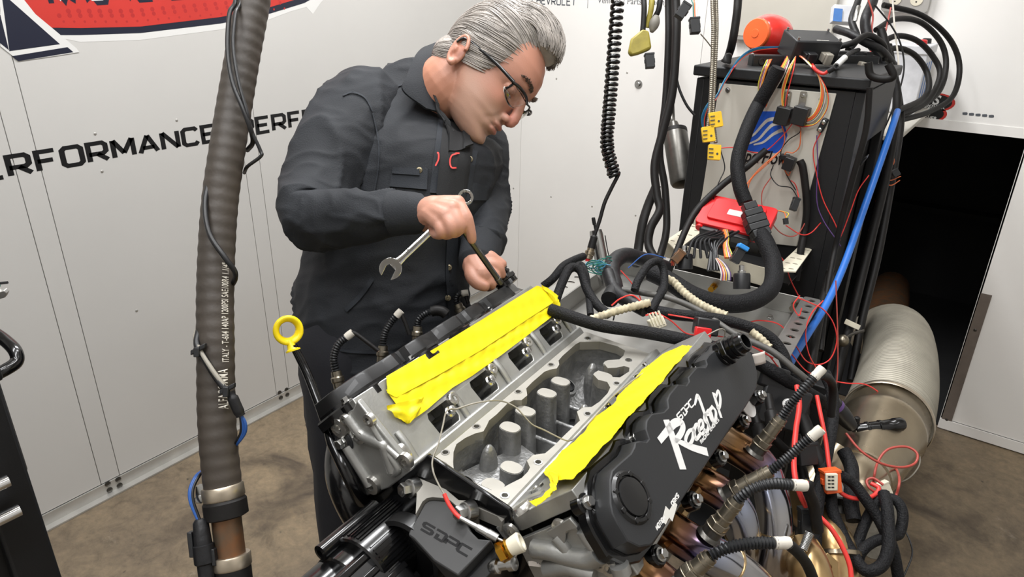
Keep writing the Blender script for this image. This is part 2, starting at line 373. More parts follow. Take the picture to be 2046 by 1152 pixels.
# shared bolt meshes
def bolt_mesh(r, h, m='steel', flange=True):
    mb = MB()
    if flange: mb.lathe((0, 0, 0), (0, 0, 1), [(0, r * 1.35), (h * .25, r * 1.35), (h * .3, r)], 16)
    mb.lathe((0, 0, 0), (0, 0, 1), [(h * .2, r), (h * .9, r), (h, r * .86)], 6); return mesh_of(mb, m, 'bolt')
def cap_mesh(r, h, m='steel'):
    mb = MB(); mb.lathe((0, 0, 0), (0, 0, 1), [(0, r * 1.25), (h * .2, r * 1.25), (h * .22, r), (h, r), (h, r * .6), (h * .6, r * .55), (h * .6, 0.)], 14); return mesh_of(mb, m, 'bolt')
# ================================================================== SETTING
XL, YB, XR, YF = -2.25, 3.0, 1.5, -1.7
def concrete():
    m = bpy.data.materials.new('worn_concrete'); m.use_nodes = True; nt = m.node_tree; b = nt.nodes['Principled BSDF']; L = nt.links.new
    tc = nt.nodes.new('ShaderNodeTexCoord')
    def noise(sc, det, rough=.6, dist=0.):
        n = nt.nodes.new('ShaderNodeTexNoise'); n.inputs['Scale'].default_value = sc; n.inputs['Detail'].default_value = det; n.inputs['Roughness'].default_value = rough; n.inputs['Distortion'].default_value = dist
        L(tc.outputs['Object'], n.inputs['Vector']); return n.outputs[0]
    def ramp(s, stops):
        r = nt.nodes.new('ShaderNodeValToRGB'); e = r.color_ramp.elements
        while len(e) < len(stops): e.new(.5)
        for x, (p, c) in zip(e, stops): x.position = p; x.color = c if len(c) == 4 else c + (1,)
        L(s, r.inputs[0]); return r.outputs[0]
    def mix(f, a, c, typ='MIX'):
        n = nt.nodes.new('ShaderNodeMix'); n.data_type = 'RGBA'; n.blend_type = typ
        if isinstance(f, float): n.inputs[0].default_value = f
        else: L(f, n.inputs[0])
        L(a, n.inputs[6]) if not isinstance(a, tuple) else setattr(n.inputs[6], 'default_value', a)
        L(c, n.inputs[7]) if not isinstance(c, tuple) else setattr(n.inputs[7], 'default_value', c)
        return n.outputs[2]
    base = ramp(noise(1.6, 8), [(.3, lin('#675b4c')), (.5, lin('#7a6c58')), (.72, lin('#887860'))])
    fine = ramp(noise(45, 6, .7), [(.3, (.75, .75, .75)), (.7, (1.12, 1.1, 1.08))])
    c1 = mix(1., base, fine, 'MULTIPLY')
    dark = ramp(noise(3.1, 5, .55, .6), [(.56, (0, 0, 0)), (.72, (1, 1, 1))])
    c2 = mix(dark, c1, lin('#42382e'))
    lite = ramp(noise(7.5, 9, .75, .4), [(.63, (0, 0, 0)), (.72, (.55, .55, .55))])
    c3 = mix(lite, c2, lin('#9b9080'))
    spot = ramp(noise(26, 3, .5), [(.73, (0, 0, 0)), (.78, (.8, .8, .8))])
    c4a = mix(spot, c3, lin('#2c2722')); mid = ramp(noise(14, 8, .75, .8), [(.32, (.68, .67, .66)), (.5, (1., 1., 1.)), (.7, (1.22, 1.2, 1.16))]); c4 = mix(1., c4a, mid, 'MULTIPLY')
    L(c4, b.inputs['Base Color']); b.inputs['Roughness'].default_value = .62
    bp = nt.nodes.new('ShaderNodeBump'); bp.inputs['Strength'].default_value = .35; bp.inputs['Distance'].default_value = .004
    L(noise(60, 6, .7), bp.inputs['Height']); L(bp.outputs[0], b.inputs['Normal']); return m
K['conc'] = concrete()
def bx(x0, x1, y0, y1, z0, z1): return MB().box(((x0 + x1) / 2, (y0 + y1) / 2, (z0 + z1) / 2), (x1 - x0, y1 - y0, z1 - z0))
AL0, AL1, ALZ, ALD = -1.0, .035, 1.194, 1.5        # dark alcove in the back wall
floor = obj('floor', bx(XL - .1, XR + .1, YF - .1, YB + ALD + .2, -.1, 0), 'conc', kind='structure')
obj('ceiling', bx(XL - .1, XR + .1, YF - .1, YB + .1, CEIL, CEIL + .1), 'ceil', kind='structure')
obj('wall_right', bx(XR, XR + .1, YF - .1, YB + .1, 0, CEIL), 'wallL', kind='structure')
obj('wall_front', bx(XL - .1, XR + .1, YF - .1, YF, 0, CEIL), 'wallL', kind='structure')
for i, (x, y, L_, e) in enumerate(LAMPS):
    t = thing('ceiling_light', (x, y, CEIL - .09), ['fluorescent ceiling light above the bent man near the corner', 'fluorescent ceiling light above the aluminium tray', 'fluorescent ceiling light over the hanging hose', 'fluorescent ceiling light over the camera and engine front', 'fluorescent ceiling light near the right wall'][i], 'lamp')
    mb = MB(); mb.box((x, y, CEIL - .04), (.2, L_ + .06, .078)); obj('housing', mb, 'ceil', t)
# ---- left wall: backing + panels with open seams
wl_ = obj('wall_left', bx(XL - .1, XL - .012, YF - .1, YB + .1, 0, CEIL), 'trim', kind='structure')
def sy(*pts): return float(np.mean([onx(*p, XL)[1] for p in pts]))
s1, s1b = sy((48, 400), (205, 977)), sy((112, 450), (240, 955)); s2, s2b = sy((490, 333), (553, 790)), sy((578, 780))
ys = [YF, YF + 1.1, s1 - (s2 - s1), s1, s1b, s2, s2b, YB]
for a, b in zip(ys[:-1], ys[1:]):
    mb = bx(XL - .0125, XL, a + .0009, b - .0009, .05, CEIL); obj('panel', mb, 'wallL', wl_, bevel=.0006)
tr = obj('trim_1', bx(XL, XL + .006, YF, YB - .001, .001, .048).box((XL + .016, (YF + YB) / 2, .004), (.032, YB - YF, .006)), 'trim', kind='structure')
rivet = mesh_of(MB().lathe((0, 0, 0), (0, 0, 1), [(0, .010), (.002, .010), (.004, .007), (.0045, .0)], 12), 'dksteel', 'rivet')
ivm = M3((1, 0, 0)); screw = mesh_of(MB().lathe((0, 0, 0), (0, 0, 1), [(0, .010), (.002, .010), (.004, .007), (.0045, .0)], 12), 'trim', 'screw_head')
for x, y in [(215, 966), (236, 957), (219, 978), (239, 969), (560, 785), (574, 779), (561, 794), (574, 788)]:
    p = onx(x, y, XL + .006); p[2] = max(p[2], .012); inst(rivet, 'rivet', ivm, p if p[2] < .049 else p + A([-.006, 0, 0]), wl_)
for x, y in [(353, 240), (190, 267), (273, 620), (204, 342)]:
    p = onx(x, y, XL); inst(screw, 'screw_head', ivm * .45, p, wl_)
# ---- lettering and sticker on the left wall (flat vinyl)
def wp(x, y): p = onx(x, y, XL); return (p[1], p[2])
WO, WU, WV, WN = A([XL, 0, 0]), A([0, 1., 0]), A([0, 0, 1.]), A([1., 0, 0])
p0, p1 = A(wp(8, 360)), A(wp(628, 250))
zb = (p0[1] + p1[1]) / 2; cap = wp(118, 293)[1] - wp(121, 340)[1]
cap = .5 * (wp(80, 300)[1] - wp(82, 347)[1]) + .5 * (wp(503, 228)[1] - wp(506, 268)[1])
word = 'PERFORMANCE PERFECTED'
ww = put_strokes(MB(), word, (0, 0, 0), (1, 0, 0), (0, 1, 0), 1., gap=.3)
# letter F of the first word starts at px 77, last E of the visible PERFE ends at px 628
uF = put_strokes(MB(), 'PER', (0, 0, 0), (1, 0, 0), (0, 1, 0), 1., gap=.3); uE = put_strokes(MB(), 'PERFORMANCE PERFE', (0, 0, 0), (1, 0, 0), (0, 1, 0), 1., gap=.3) - .3
yF, yE = wp(77, 330)[0], wp(628, 240)[0]; asp = (yE - yF) / ((uE - uF) * cap)
yst = yF - uF * cap * asp
slg = thing('slogan_lettering', (XL, yst, zb), 'black block capitals across the white left wall panels reading PERFORMANCE PERFECTED', 'lettering'); u2 = put_strokes(MB(), 'PERFORMANCE ', (0, 0, 0), (1, 0, 0), (0, 1, 0), cap, gap=.3, aspect=asp)
for wd, u_ in (('PERFORMANCE', 0), ('PERFECTED', u2)):
    mb = MB(); put_strokes(mb, wd, (XL, yst + u_, zb), WU, WV, cap, w=.235, gap=.3, aspect=asp, thick=.0005); obj('word', mb, 'ink', slg, ang=None)
# sticker: white outline, navy border, red field, lettering, slanted leg
stk = thing('wall_decal', onx(300, 60, XL), 'large red and navy racing logo decal high on the left wall', 'decal')
def wpoly(pts, n=0): return [wp(*p) for p in pts]
top = 1.98
def lay(name, poly, lv, m):
    mb = MB(); mb.prism([poly] if not isinstance(poly[0][0], (tuple, list)) else poly, WO + WN * .0004 * lv, WU, WV, WN, .0004); return obj(name, mb, m, stk, ang=None)
def band(curve, up): c = [wp(*p) for p in curve]; return c + [(c[-1][0], up), (c[0][0], up)]
lay('decal_outline', band([(105, 72), (160, 84), (280, 80), (440, 59), (540, 38), (580, 23), (612, 14), (625, 28), (640, 6), (662, -18)], top), 0, 'white_v')
lay('decal_border', band([(85, 60), (110, 70), (160, 70), (280, 66), (440, 47), (540, 27), (608, 6), (640, -12)], top), 1, 'navy')
lay('decal_field', band([(40, 5), (92, 55), (160, 56), (280, 53), (440, 34), (540, 14), (600, -4)], top), 2, 'red_v')
mb = MB()
for r_, yy, rad in ((0, 31, .0062), (1, 43, .0036), (2, 22, .0068)):
    for i in range(22):
        px = 118 + i * 21 + r_ * 9; py = yy - (px - 118) * (.0 if px < 250 else .0) - max(0, px - 260) * .085
        p = wp(px, py); mb.prism(circ(p[0], p[1], rad, 8), WO + WN * .0011, WU, WV, WN, .0003)
obj('halftone_dots', mb, 'dkred_v', stk, ang=None, kind='stuff')
for nm, off, lv, m in (('lettering_shadow', .012, 3, 'navy'), ('lettering', 0, 4, 'white_v')):
    mb = MB(); b0 = A([XL, *wp(95, 11)]); b1 = A([XL, *wp(470, -12)]); d = nrm(b1 - b0); h = .13
    U0 = put_strokes(MB(), 'RACING ENGIN', (0, 0, 0), (1, 0, 0), (0, 1, 0), h, w=.27, gap=.3); asp2 = np.linalg.norm(b1 - b0) / U0
    put_strokes(mb, 'RACING ENGINES', b0 + WN * .0004 * lv + A([0, off, -off]), d, np.cross(WN, d), h, w=.27, gap=.3, aspect=asp2, thick=.0004); obj(nm, mb, m, stk, ang=None)
leg = wpoly([(-25, -60), (0, 15), (0, 92), (38, 122), (120, 110), (158, 104), (152, 96), (70, 28), (40, -10), (40, -60)])
lay('leg_outline', leg, 4, 'white_v')
lay('leg_fill', wpoly([(2, -60), (4, 0), (18, 102), (119, 88), (8, -10), (20, -60)]), 5, 'navy'); lay('leg_bar', wpoly([(23, 112), (36, 122), (146, 104), (134, 94)]), 5, 'navy')
lay('leg_gap', wpoly([(-25, 20), (-25, 66), (17, 100), (0, 30)]), 5, 'navy')
# ---- back wall with the alcove
wb = obj('wall_back', bx(XL, AL0, YB + .012, YB + .1, 0, CEIL).box(((AL0 + AL1) / 2, YB + .056, (ALZ + CEIL) / 2), (AL1 - AL0, .088, CEIL - ALZ)).box(((AL1 + XR) / 2, YB + .056, CEIL / 2), (XR - AL1, .088, CEIL)), 'trim', kind='structure')
xa = float(onpl(2000, 420, (0, YB, 0), (0, 1, 0))[0]); xs_ = float(np.mean([ony(1990, 420, YB)[0], ony(1905, 800, YB)[0]]))
for x0, x1, z0, z1 in ((XL + .001, XL + .14, .05, CEIL), (XL + .1415, -1.18, .05, CEIL), (-1.1785, AL0, .05, CEIL), (AL0, AL1 - .0, ALZ, CEIL), (AL1, xs_, .02, CEIL), (xs_ + .0015, 1.0, .05, CEIL), (1.0015, XR, .05, CEIL)):
    obj('panel', bx(x0, x1, YB, YB + .0125, z0, z1), 'wallB', wb, bevel=.0005)
obj('trim_2', bx(xs_, XR, YB - .006, YB, .006, .048), 'wallB', kind='structure')
obj('trim_3', bx(XL + .035, AL0 - .002, YB - .006, YB, .0, .048), 'trim', kind='structure')
bs = obj('edge_strip', bx(AL1 - .002, AL1 + .034, YB - .004, YB, .0, ony(1975, 588, YB)[2]), 'brown', wb)
for z in (.46, .05): inst(rivet, 'rivet', M3((0, -1, 0)) * .6, (AL1 + .016, YB - .004, z), wb)
obj('edge_moulding', bx(AL0, AL1, YB - .003, YB + .012, ALZ - .004, ALZ + .03), 'wallB', wb)
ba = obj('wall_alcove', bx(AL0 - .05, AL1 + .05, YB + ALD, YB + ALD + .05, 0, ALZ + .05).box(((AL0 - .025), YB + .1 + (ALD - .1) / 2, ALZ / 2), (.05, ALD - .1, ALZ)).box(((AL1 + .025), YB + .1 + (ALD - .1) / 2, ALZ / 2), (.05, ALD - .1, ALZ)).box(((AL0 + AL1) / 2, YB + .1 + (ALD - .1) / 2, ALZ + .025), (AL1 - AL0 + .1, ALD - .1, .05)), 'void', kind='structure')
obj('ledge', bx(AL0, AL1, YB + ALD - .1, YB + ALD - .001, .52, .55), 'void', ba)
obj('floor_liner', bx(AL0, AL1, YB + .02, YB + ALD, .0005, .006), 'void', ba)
washer = mesh_of(MB().lathe((0, 0, 0), (0, 0, 1), [(0, .019), (.003, .019), (.0035, .010), (.010, .010), (.012, .008), (.012, 0)], 18), 'steel', 'wall_bolt')
inst(washer, 'wall_bolt', M3((0, -1, 0)), ony(1276, 168, YB), wb)
for x, y in ((1253, 145), (1112, 157), (1026, 376), (1101, 393), (1183, 412), (1270, 430)):
    inst(screw, 'screw_head', M3((0, -1, 0)) * .45, ony(x, y, YB), wb)
# back wall print
BO = A([0, YB, 0]); BU, BV, BN = A([1., 0, 0]), A([0, 0, 1.]), A([0, -1., 0])
mb = MB(); a, b = ony(1063, 9, YB), ony(1153, 14, YB); h = abs(ony(1063, -9, YB)[2] - a[2])
u = put_strokes(MB(), 'CHEVROLET', (0, 0, 0), (1, 0, 0), (0, 1, 0), h, w=.17, gap=.3); put_strokes(mb, 'CHEVROLET', a, BU, BV, h, w=.17, gap=.3, aspect=(b[0] - a[0]) / u, thick=.0005)
c = ony(1174, 14, YB); obj('divider_line', MB().box(c + A([0, -.0003, .04]), (.002, .0006, .09)), 'greyink', wb)
obj('maker_lettering', mb, 'greyink', None, 'small grey CHEVROLET lettering high on the white back wall', 'lettering', ang=None)
mb = MB(); a = ony(1194, 6, YB); b = ony(1334, 14, YB); s_ = .036; wtxt = put_text(MB(), 'Vehicles / Parts / Racing', a, BU, BV, s_)
put_text(mb, 'Vehicles / Parts / Racing', a, BU * ((b[0] - a[0]) / wtxt), BV, s_, bold=.0)
obj('service_lettering', mb, 'greyink', None, 'small grey line Vehicles / Parts / Racing high on the white back wall', 'lettering', ang=None)
# grey wall panel behind the stand top, outlet, stickers
x0, x1, z0 = ony(1474, 76, YB)[0], ony(1664, 76, YB)[0], ony(1560, 76, YB)[2]
t = thing('switch_panel', (x0, YB, z0), 'grey flat metal board on the back wall above the red can', 'panel')
mb = bx(x0, x1, YB - .03, YB - .0005, z0, z0 + .5); obj('panel_body', mb, 'beige', t, bevel=.004)
obj('panel_lip', bx(x0 - .004, x1 + .004, YB - .034, YB - .0005, z0 - .012, z0 - .0), 'pole', t)
p = ony(1812, 6, YB); t = thing('power_outlet', p, 'grey double power outlet at the top right of the back wall', 'outlet')
mb = MB(); mb.prism(rrect(p[0] - .075, p[2] - .03, p[0] + .075, p[2] + .08, .012), (0, YB - .0005, 0), BU, BV, BN, .035); ob = obj('cover_plate', mb, 'trim', t, bevel=.003)
for k in (-.034, .034):
    mb = MB(); mb.prism(circ(p[0] + k, p[2] + .012, .02, 20), (0, YB - .0355, 0), BU, BV, BN, .003); so = obj('socket', mb, 'cream', t)
    mb = MB()
    for dx, dz, w2, h2 in ((-.007, .005, .002, .008), (.007, .005, .002, .008), (0, -.007, .005, .004)): mb.box((p[0] + k + dx, YB - .0388, p[2] + .012 + dz), (w2, .0008, h2))
    obj('slot', mb, 'ink', so)
for i, (x, y) in enumerate(((1872, 204), (1856, 226))):
    p = ony(x, y, YB); t = thing('brand_sticker', p, ['round black and red POWER sticker, upper of two on the right back wall', 'round black and red POWER sticker, lower of two on the right back wall'][i], 'sticker')
    for r_, m, lv in ((.058, 'red_v', 0), (.048, 'ink', 1)):
        mb = MB(); mb.prism(circ(p[0], p[2], r_, 24, r_ * .55), (0, YB, 0), BU, BV, BN, .0006 * (lv + 1)); obj('sticker_disc', mb, m, t, ang=None)
    mb = MB(); put_text(mb, 'FS', (p[0] - .036, YB - .0014, p[2] - .008), BU, BV, .045, bold=.0012, shear=.2); put_text(mb, 'POWER', (p[0] - .03, YB - .0014, p[2] - .022), BU, BV, .017, bold=.0004); obj('lettering', mb, 'white_v', t, ang=None)
p = ony(1955, 230, YB); mb = MB()
for k in range(5): mb.prism(bez([(p[0] - .05 + k * .02, p[2] + .004), (p[0] - .036 + k * .02, p[2] + .006), (p[0] - .034 + k * .02, p[2] - .003), (p[0] - .048 + k * .02, p[2] - .004)], 2), (0, YB, 0), BU, BV, BN, .0006)
obj('torn_residue', mb, 'greyink', None, 'dark torn sticker residue on the right back wall', 'residue', ang=None)
# ================================================================== ENGINE
eng = thing('engine', E(0, .22, -.55), 'bare alloy V8 engine with black valve covers and open valley on the dyno', 'engine')
C7 = lambda x, y: (900 + x * .34722, 600 + y * .34722)      # detail crops -> photo pixels
C6 = lambda x, y: (560 + x * .34895, 750 + y * .34895)
CF = lambda x, y: (780 + x / 4.967, 920 + y / 4.967)
CR = lambda x, y: (980 + x / 4.965, 920 + y / 4.965)
C5 = lambda x, y: (520 + x / 2.88, 350 + y / 2.88)
ex, ey, ez = EX, EYV, EZ
bolt8 = bolt_mesh(.0062, .008); bolt6 = bolt_mesh(.0048, .0065); bolt10 = bolt_mesh(.0075, .011); capb = cap_mesh(.0055, .012)
# ---- valley deck with the open pocket
outl = [pZ(*CF(*p), 0) for p in [(225, 100), (275, 150), (330, 112), (390, 140), (440, 220), (450, 240), (780, 400), (870, 470), (1060, 550), (1105, 605)]]
outl += [pZ(1313, 711, 0), pZ(1169, 662, 0)]
pock = [C7(*p) for p in [(15, 930), (18, 870), (35, 825), (85, 790), (140, 765), (190, 752), (208, 720), (222, 690), (265, 655), (330, 590), (365, 572), (410, 572), (442, 545), (436, 505), (470, 470), (540, 410), (570, 398), (612, 390), (626, 368), (622, 345), (645, 318), (720, 252), (745, 238), (860, 236), (960, 262), (1005, 288), (995, 318), (972, 338), (905, 343), (886, 365), (905, 388), (955, 386), (1000, 376), (1030, 386), (1028, 408), (975, 442), (935, 440), (905, 420), (850, 402), (822, 425), (850, 455), (902, 468), (920, 500), (905, 532), (860, 580), (812, 612), (765, 614), (728, 638), (745, 690), (690, 742), (640, 790), (600, 832), (545, 878), (475, 888), (440, 920), (458, 960), (445, 985), (410, 1020), (330, 1060), (290, 1086), (200, 1091), (75, 1086), (45, 1060), (52, 1020), (22, 985), (18, 960)]]
pocket = [pZ(*p, 0) for p in pock]
hls = [C7(*p) for p in [(150, 725), (390, 525), (578, 370), (790, 218), (1025, 343), (957, 477), (790, 652), (505, 930), (313, 1122)]] + [C6(*p) for p in [(945, 440), (930, 510), (950, 597)]]
holes = [circ(*pZ(*p, 0), .0042, 10) for p in hls]
O0 = E(0, 0, 0)
mb = MB(); mb.prism([outl, pocket] + holes, E(0, 0, -.016), ex, ey, ez, .016); obj('valley_deck', mb, 'alu_deck', eng, ang=30)
mb = MB(); N_ = len(pocket); ctr = A(pocket).mean(0)
rs = []
for z, k in ((-.012, 1.), (-.05, 1.04), (-.075, .96), (-.095, .8), (-.1, .35)):
    rs.append([E(*(ctr + (A(p) - ctr) * k + (rng.normal(0, .0008, 2) if z < -.03 else 0)), max(z, -.052) if p[1] < .085 else z) for p in pocket])
mb.rings(rs, cap=False); mb.f.append(tuple(range(4 * N_, 5 * N_))); obj('valley_pocket', mb, 'alu_d', eng, ang=50, norm=False)
for p in hls:
    x, y = pZ(*p, 0); mb = MB(); th = np.linspace(0, 2 * math.pi, 15)[:-1]
    mb.lathe(E(x, y, -.013), ez, [(0, .0005), (0, .0045), (.0129, .0045)], 10, cap=False); ring = mb
    ring.lathe(E(x, y, 0), ez, [(0, .0064), (.0007, .0062), (.0007, .0043)], 14, cap=False); obj('threaded_hole', ring, 'steel', eng, norm=False)
bosses = [(.024, .047), (.025, .091), (-.027, .169), (-.030, .218), (-.028, .281), (-.027, .325), (.029, .368), (.027, .411)]
for i, (x, y) in enumerate(bosses):
    mb = MB(); pr = [(-.105, 1.2), (-.06, 1.07), (-.0135, 1.0), (-.0115, .985), (-.0112, .0)]; th = np.arange(22) * 2 * math.pi / 22
    zt = .008 if i > 5 else .0
    R_ = [[E(x + .0165 * k * np.sign(math.cos(t)) * abs(math.cos(t)) ** .8, y + .0125 * k * np.sign(math.sin(t)) * abs(math.sin(t)) ** .8, z + (zt if z > -.05 else 0)) for t in th] for z, k in pr[:4]]
    mb.rings(R_); lb = obj('lifter_boss', mb, 'alu_d', eng, ang=40)
    mb = MB(); mb.rings([[E(x + .0158 * np.sign(math.cos(t)) * abs(math.cos(t)) ** .8 * k, y + .0118 * np.sign(math.sin(t)) * abs(math.sin(t)) ** .8 * k, -.0116 + zt + dz) for t in th] for dz, k in ((0, 1), (.0012, .98))]); obj('machined_top', mb, 'alu_deck', lb, ang=30)
for x, y, r, a in ((-.036, .062, .013, 0), (-.041, .372, .013, 0), (.01, .2, .011, 0), (.024, .268, .011, 0), (.005, .14, .012, 0), (-.002, .33, .01, 0)):
    mb = MB(); mb.lathe(E(x, y, -.093 if x > -.03 else -.052), nrm(ez + ex * (.5 if x < -.03 else 0)), [(0, r * 1.15), (.006, r * 1.12), (.008, r), (.003, r * .95), (-.004, .001)], 20); obj('drain_hole', mb, 'void', eng)
    mb = MB(); mb.lathe(E(x, y, -.094 if x > -.03 else -.053), nrm(ez + ex * (.5 if x < -.03 else 0)), [(0, r * 1.6), (.006, r * 1.45), (.0075, r * 1.15)], 20, cap=False); obj('hole_rim', mb, 'alu_d', eng)
for x, y in ((-.012, .415), (-.032, .12), (.034, .13), (.035, .29)):
    mb = MB(); mb.ell(E(x, y, -.06), (.013, .017, .045), ex, ey); obj('cast_dome', mb, 'alu_d', eng, ang=180)
for y in (.115, .15, .245, .30, .352):
    mb = MB(); mb.box(E(0, y, -.085), (.085, .01, .03), ex, ey, taper=.7); obj('web', mb, 'alu_d', eng, bevel=.003)
# block below the deck
mb = MB(); mb.prism([(-.077, -.004), (.077, -.004), (.19, -.12), (.17, -.36), (-.17, -.36), (-.19, -.12)], E(0, .02, 0), ex, ez, ey, .012)
mb.prism([(-.077, -.016), (-.060, -.018), (-.07, -.115), (.07, -.115), (.06, -.018), (.077, -.016), (.19, -.12), (.17, -.36), (-.17, -.36), (-.19, -.12)], E(0, .032, 0), ex, ez, ey, .445)
mb.prism([(-.077, -.004), (.077, -.004), (.19, -.12), (.17, -.36), (-.17, -.36), (-.19, -.12)], E(0, .477, 0), ex, ez, ey, .012)
obj('engine_block', mb, 'alu', eng, bevel=.002)
mb = MB(); mb.box(E(0, .22, -.42), (.24, .42, .11), ex, ey, taper=1.1); obj('oil_pan', mb, 'blkm', eng, bevel=.006)
# ---- cylinder heads
def head(side):
    B, an, nn = (BL, BLa, BLn) if side < 0 else (BR, BRa, BRn)
    O = B(0, 0, -.02); U = ey; V = an; W_ = nn
    if side > 0: pass
    h = thing('head_' + 'x', B(.24, 0, -.1), None, None) if False else None
    pk = []
    studs = [pBL(883, 830), pBL(965, 768), pBL(1039, 712), pBL(1101, 667)]
    ysd = [s[0] for s in studs]
    for s in studs: pk.append((s[0] + .003, .026))
    hol = [[(y - .024, a - .018), (y + .02, a - .018), (y + .024, a - .012), (y + .024, a + .017), (y - .022, a + .017), (y - .026, a + .01)] for y, a in pk]
    outer = [(-.008, .012), (.0, -.004), (.485, -.004), (.492, .008), (.49, .03), (.452, .118), (-.008, .118)]
    mb = MB(); mb.prism([outer] + hol, O, U, V, W_, .02)
    hd = obj('cylinder_head', mb, 'alu', eng, bevel=.0012)
    mb = MB(); mb.prism([(-.006, -.002), (.488, -.002), (.486, .03), (.448, .117), (-.006, .117)], B(0, 0, -.06), U, V, W_, .012)
    mb.prism([(.012, -.06), (.46, -.06), (.44, .105), (.012, .105)], B(0, 0, -.125), U, V, W_, .065)
    obj('head_core', mb, 'alu', hd, bevel=.002)
    for hh in hol:
        mb = MB(); mb.rings([[B(p[0], p[1], n) for p in hh] for n in (-.0195, -.047)], cap=False); obj('port_wall', mb, 'alu_d', hd, norm=False)
    for (y, a) in pk:                                         # studs inside the openings
        if side > 0: continue
        p = B(y + .008, a - .008, -.046); d = nrm(nn + an * .15)
        mb = MB(); mb.lathe(p, d, [(0, .011), (.02, .0095), (.03, .007), (.042, .0068), (.043, .0085), (.054, .0085), (.056, .006), (.062, .0058), (.063, .003)], 14); obj('rocker_stud', mb, 'steel', hd)
        q = B(y + .03, a + .012, 0); mb = MB(); mb.lathe(q, nn, [(0, .0105), (.006, .0095), (.0075, .008), (.0075, .0045), (.003, .004), (.003, 0)], 16); obj('screw_boss', mb, 'alu_m', hd)
    for y in (.02, .14, .255, .37, .47) if side < 0 else (.02,):
        mb = MB(); mb.tube(smooth([B(y, .004, .001), B(y, .03, .003), B(y, .048, .001)], 4), .006, 8, flat=.6); obj('cast_rib', mb, 'alu', hd, ang=80)
    mb = MB(); mb.box(B(.245, -.004, .004), (.485, .016, .012), ey, an); obj('lower_ledge', mb, 'alu', hd, bevel=.003)
    mb = MB(); q = B(.012, .02, 0); mb.lathe(q, nn, [(0, .014), (.002, .0135), (.004, .011), (.005, .006), (.005, 0)], 18); obj('core_plug', mb, 'alu_m', hd)
    return hd
hdL = head(-1); hdR = head(1)
# front end of the left head (casting with bosses), as seen between cover and front drive
def fpoly(pts, Y): return [pY(x, y, Y) for x, y in pts]
CH = lambda x, y: (640 + x / 4.4308, 740 + y / 4.4308)
mb = MB(); mb.prism(fpoly([CH(*p) for p in [(365, 235), (850, 850), (640, 1010), (490, 1060), (430, 1090), (385, 1010), (340, 880), (215, 680), (240, 600), (200, 540), (210, 375), (330, 320)]], -.005), E(0, -.004, 0), ex, ez, -ey, .01); obj('head_end_left', mb, 'alu', eng, bevel=.002)
for pts, r in (([(255, 400), (330, 500), (400, 570), (560, 640), (590, 690), (650, 880)], .008), ([(250, 660), (330, 790), (420, 930), (460, 1000)], .009), ([(440, 430), (560, 620), (700, 760)], .005), ([(600, 700), (700, 850), (660, 900)], .006)):
    P = smooth([E(*[pY(*CH(*p), -.012)[0], -.014, pY(*CH(*p), -.012)[1]]) for p in pts], 5); mb = MB(); mb.tube(P, r, 10); obj('casting_rib', mb, 'alu', eng, ang=80)
for p, r in (((440, 432), .0075), ((345, 580), .009), ((225, 432), .0065), ((172, 500), .012), ((760, 795), .009), ((460, 1010), .011)):
    x, z = pY(*CH(*p), -.016); q = E(x, -.014, z); mb = MB(); mb.lathe(q, -ey, [(0, r * 1.3), (.006, r * 1.2), (.007, r * .6), (-.002, r * .55), (-.002, 0)], 16); obj('bolt_boss', mb, 'alu_m', eng)
x, z = pY(*CH(185, 640), -.02); inst(bolt10, 'bolt', M3(-ey), E(x, -.016, z), eng)
mb = MB(); mb.lathe(E(x, -.012, z), -ey, [(0, .017), (.004, .017), (.005, .012)], 18); mb.box(E(x - .008, -.01, z - .012), (.03, .006, .05), ex, ey); obj('lifting_bracket', mb, 'blkm', eng, bevel=.001)
mb = MB(); mb.prism(fpoly([CH(*p) for p in [(70, 500), (110, 425), (210, 370), (235, 560), (200, 570), (130, 545), (70, 545)]], .0), E(0, .0, 0), ex, ez, -ey, .006); obj('accessory_tab', mb, 'alu', eng, bevel=.001)
# front end of the right head
mb = MB(); mb.prism(fpoly([CR(*p) for p in [(85, 630), (180, 600), (250, 740), (300, 760), (800, 545), (870, 620), (920, 690), (1010, 850), (1030, 880), (1100, 960), (1280, 1020), (1380, 1152), (1480, 1300), (700, 1300), (480, 1152), (330, 850), (200, 760), (150, 720)]], -.005), E(0, -.004, 0), ex, ez, -ey, .008); obj('head_end_right', mb, 'alu', eng, bevel=.002)
for pts, r in (([(430, 880), (600, 900), (800, 960), (980, 980), (1080, 930)], .012), ([(560, 1080), (760, 1050), (900, 1090), (1040, 1140)], .012), ([(640, 760), (720, 850), (760, 930)], .008), ([(900, 700), (960, 800), (1030, 880)], .007), ([(1270, 1040), (1300, 1130)], .011)):
    P = smooth([E(pY(*CR(*p), -.016)[0], -.014, pY(*CR(*p), -.016)[1]) for p in pts], 5); mb = MB(); mb.tube(P, r, 10); obj('casting_rib', mb, 'alu', eng, ang=80)
for p, r in (((190, 710), .007), ((680, 670), .007), ((1080, 1025), .008), ((1180, 1080), .008)):
    x, z = pY(*CR(*p), -.016); q = E(x, -.012, z); mb = MB(); mb.lathe(q, -ey, [(0, r * 1.5), (.004, r * 1.4), (.005, r * .6), (-.002, r * .55), (-.002, 0)], 16); obj('bolt_boss', mb, 'alu_m', eng)
mb = MB(); mb.prism(fpoly([CR(*p) for p in [(560, 690), (800, 550), (880, 640), (760, 680), (750, 800), (720, 810), (700, 760), (640, 740), (620, 750)]], -.014), E(0, -.014, 0), ex, ez, -ey, .004); obj('mounting_pad', mb, 'alu', eng, bevel=.001)
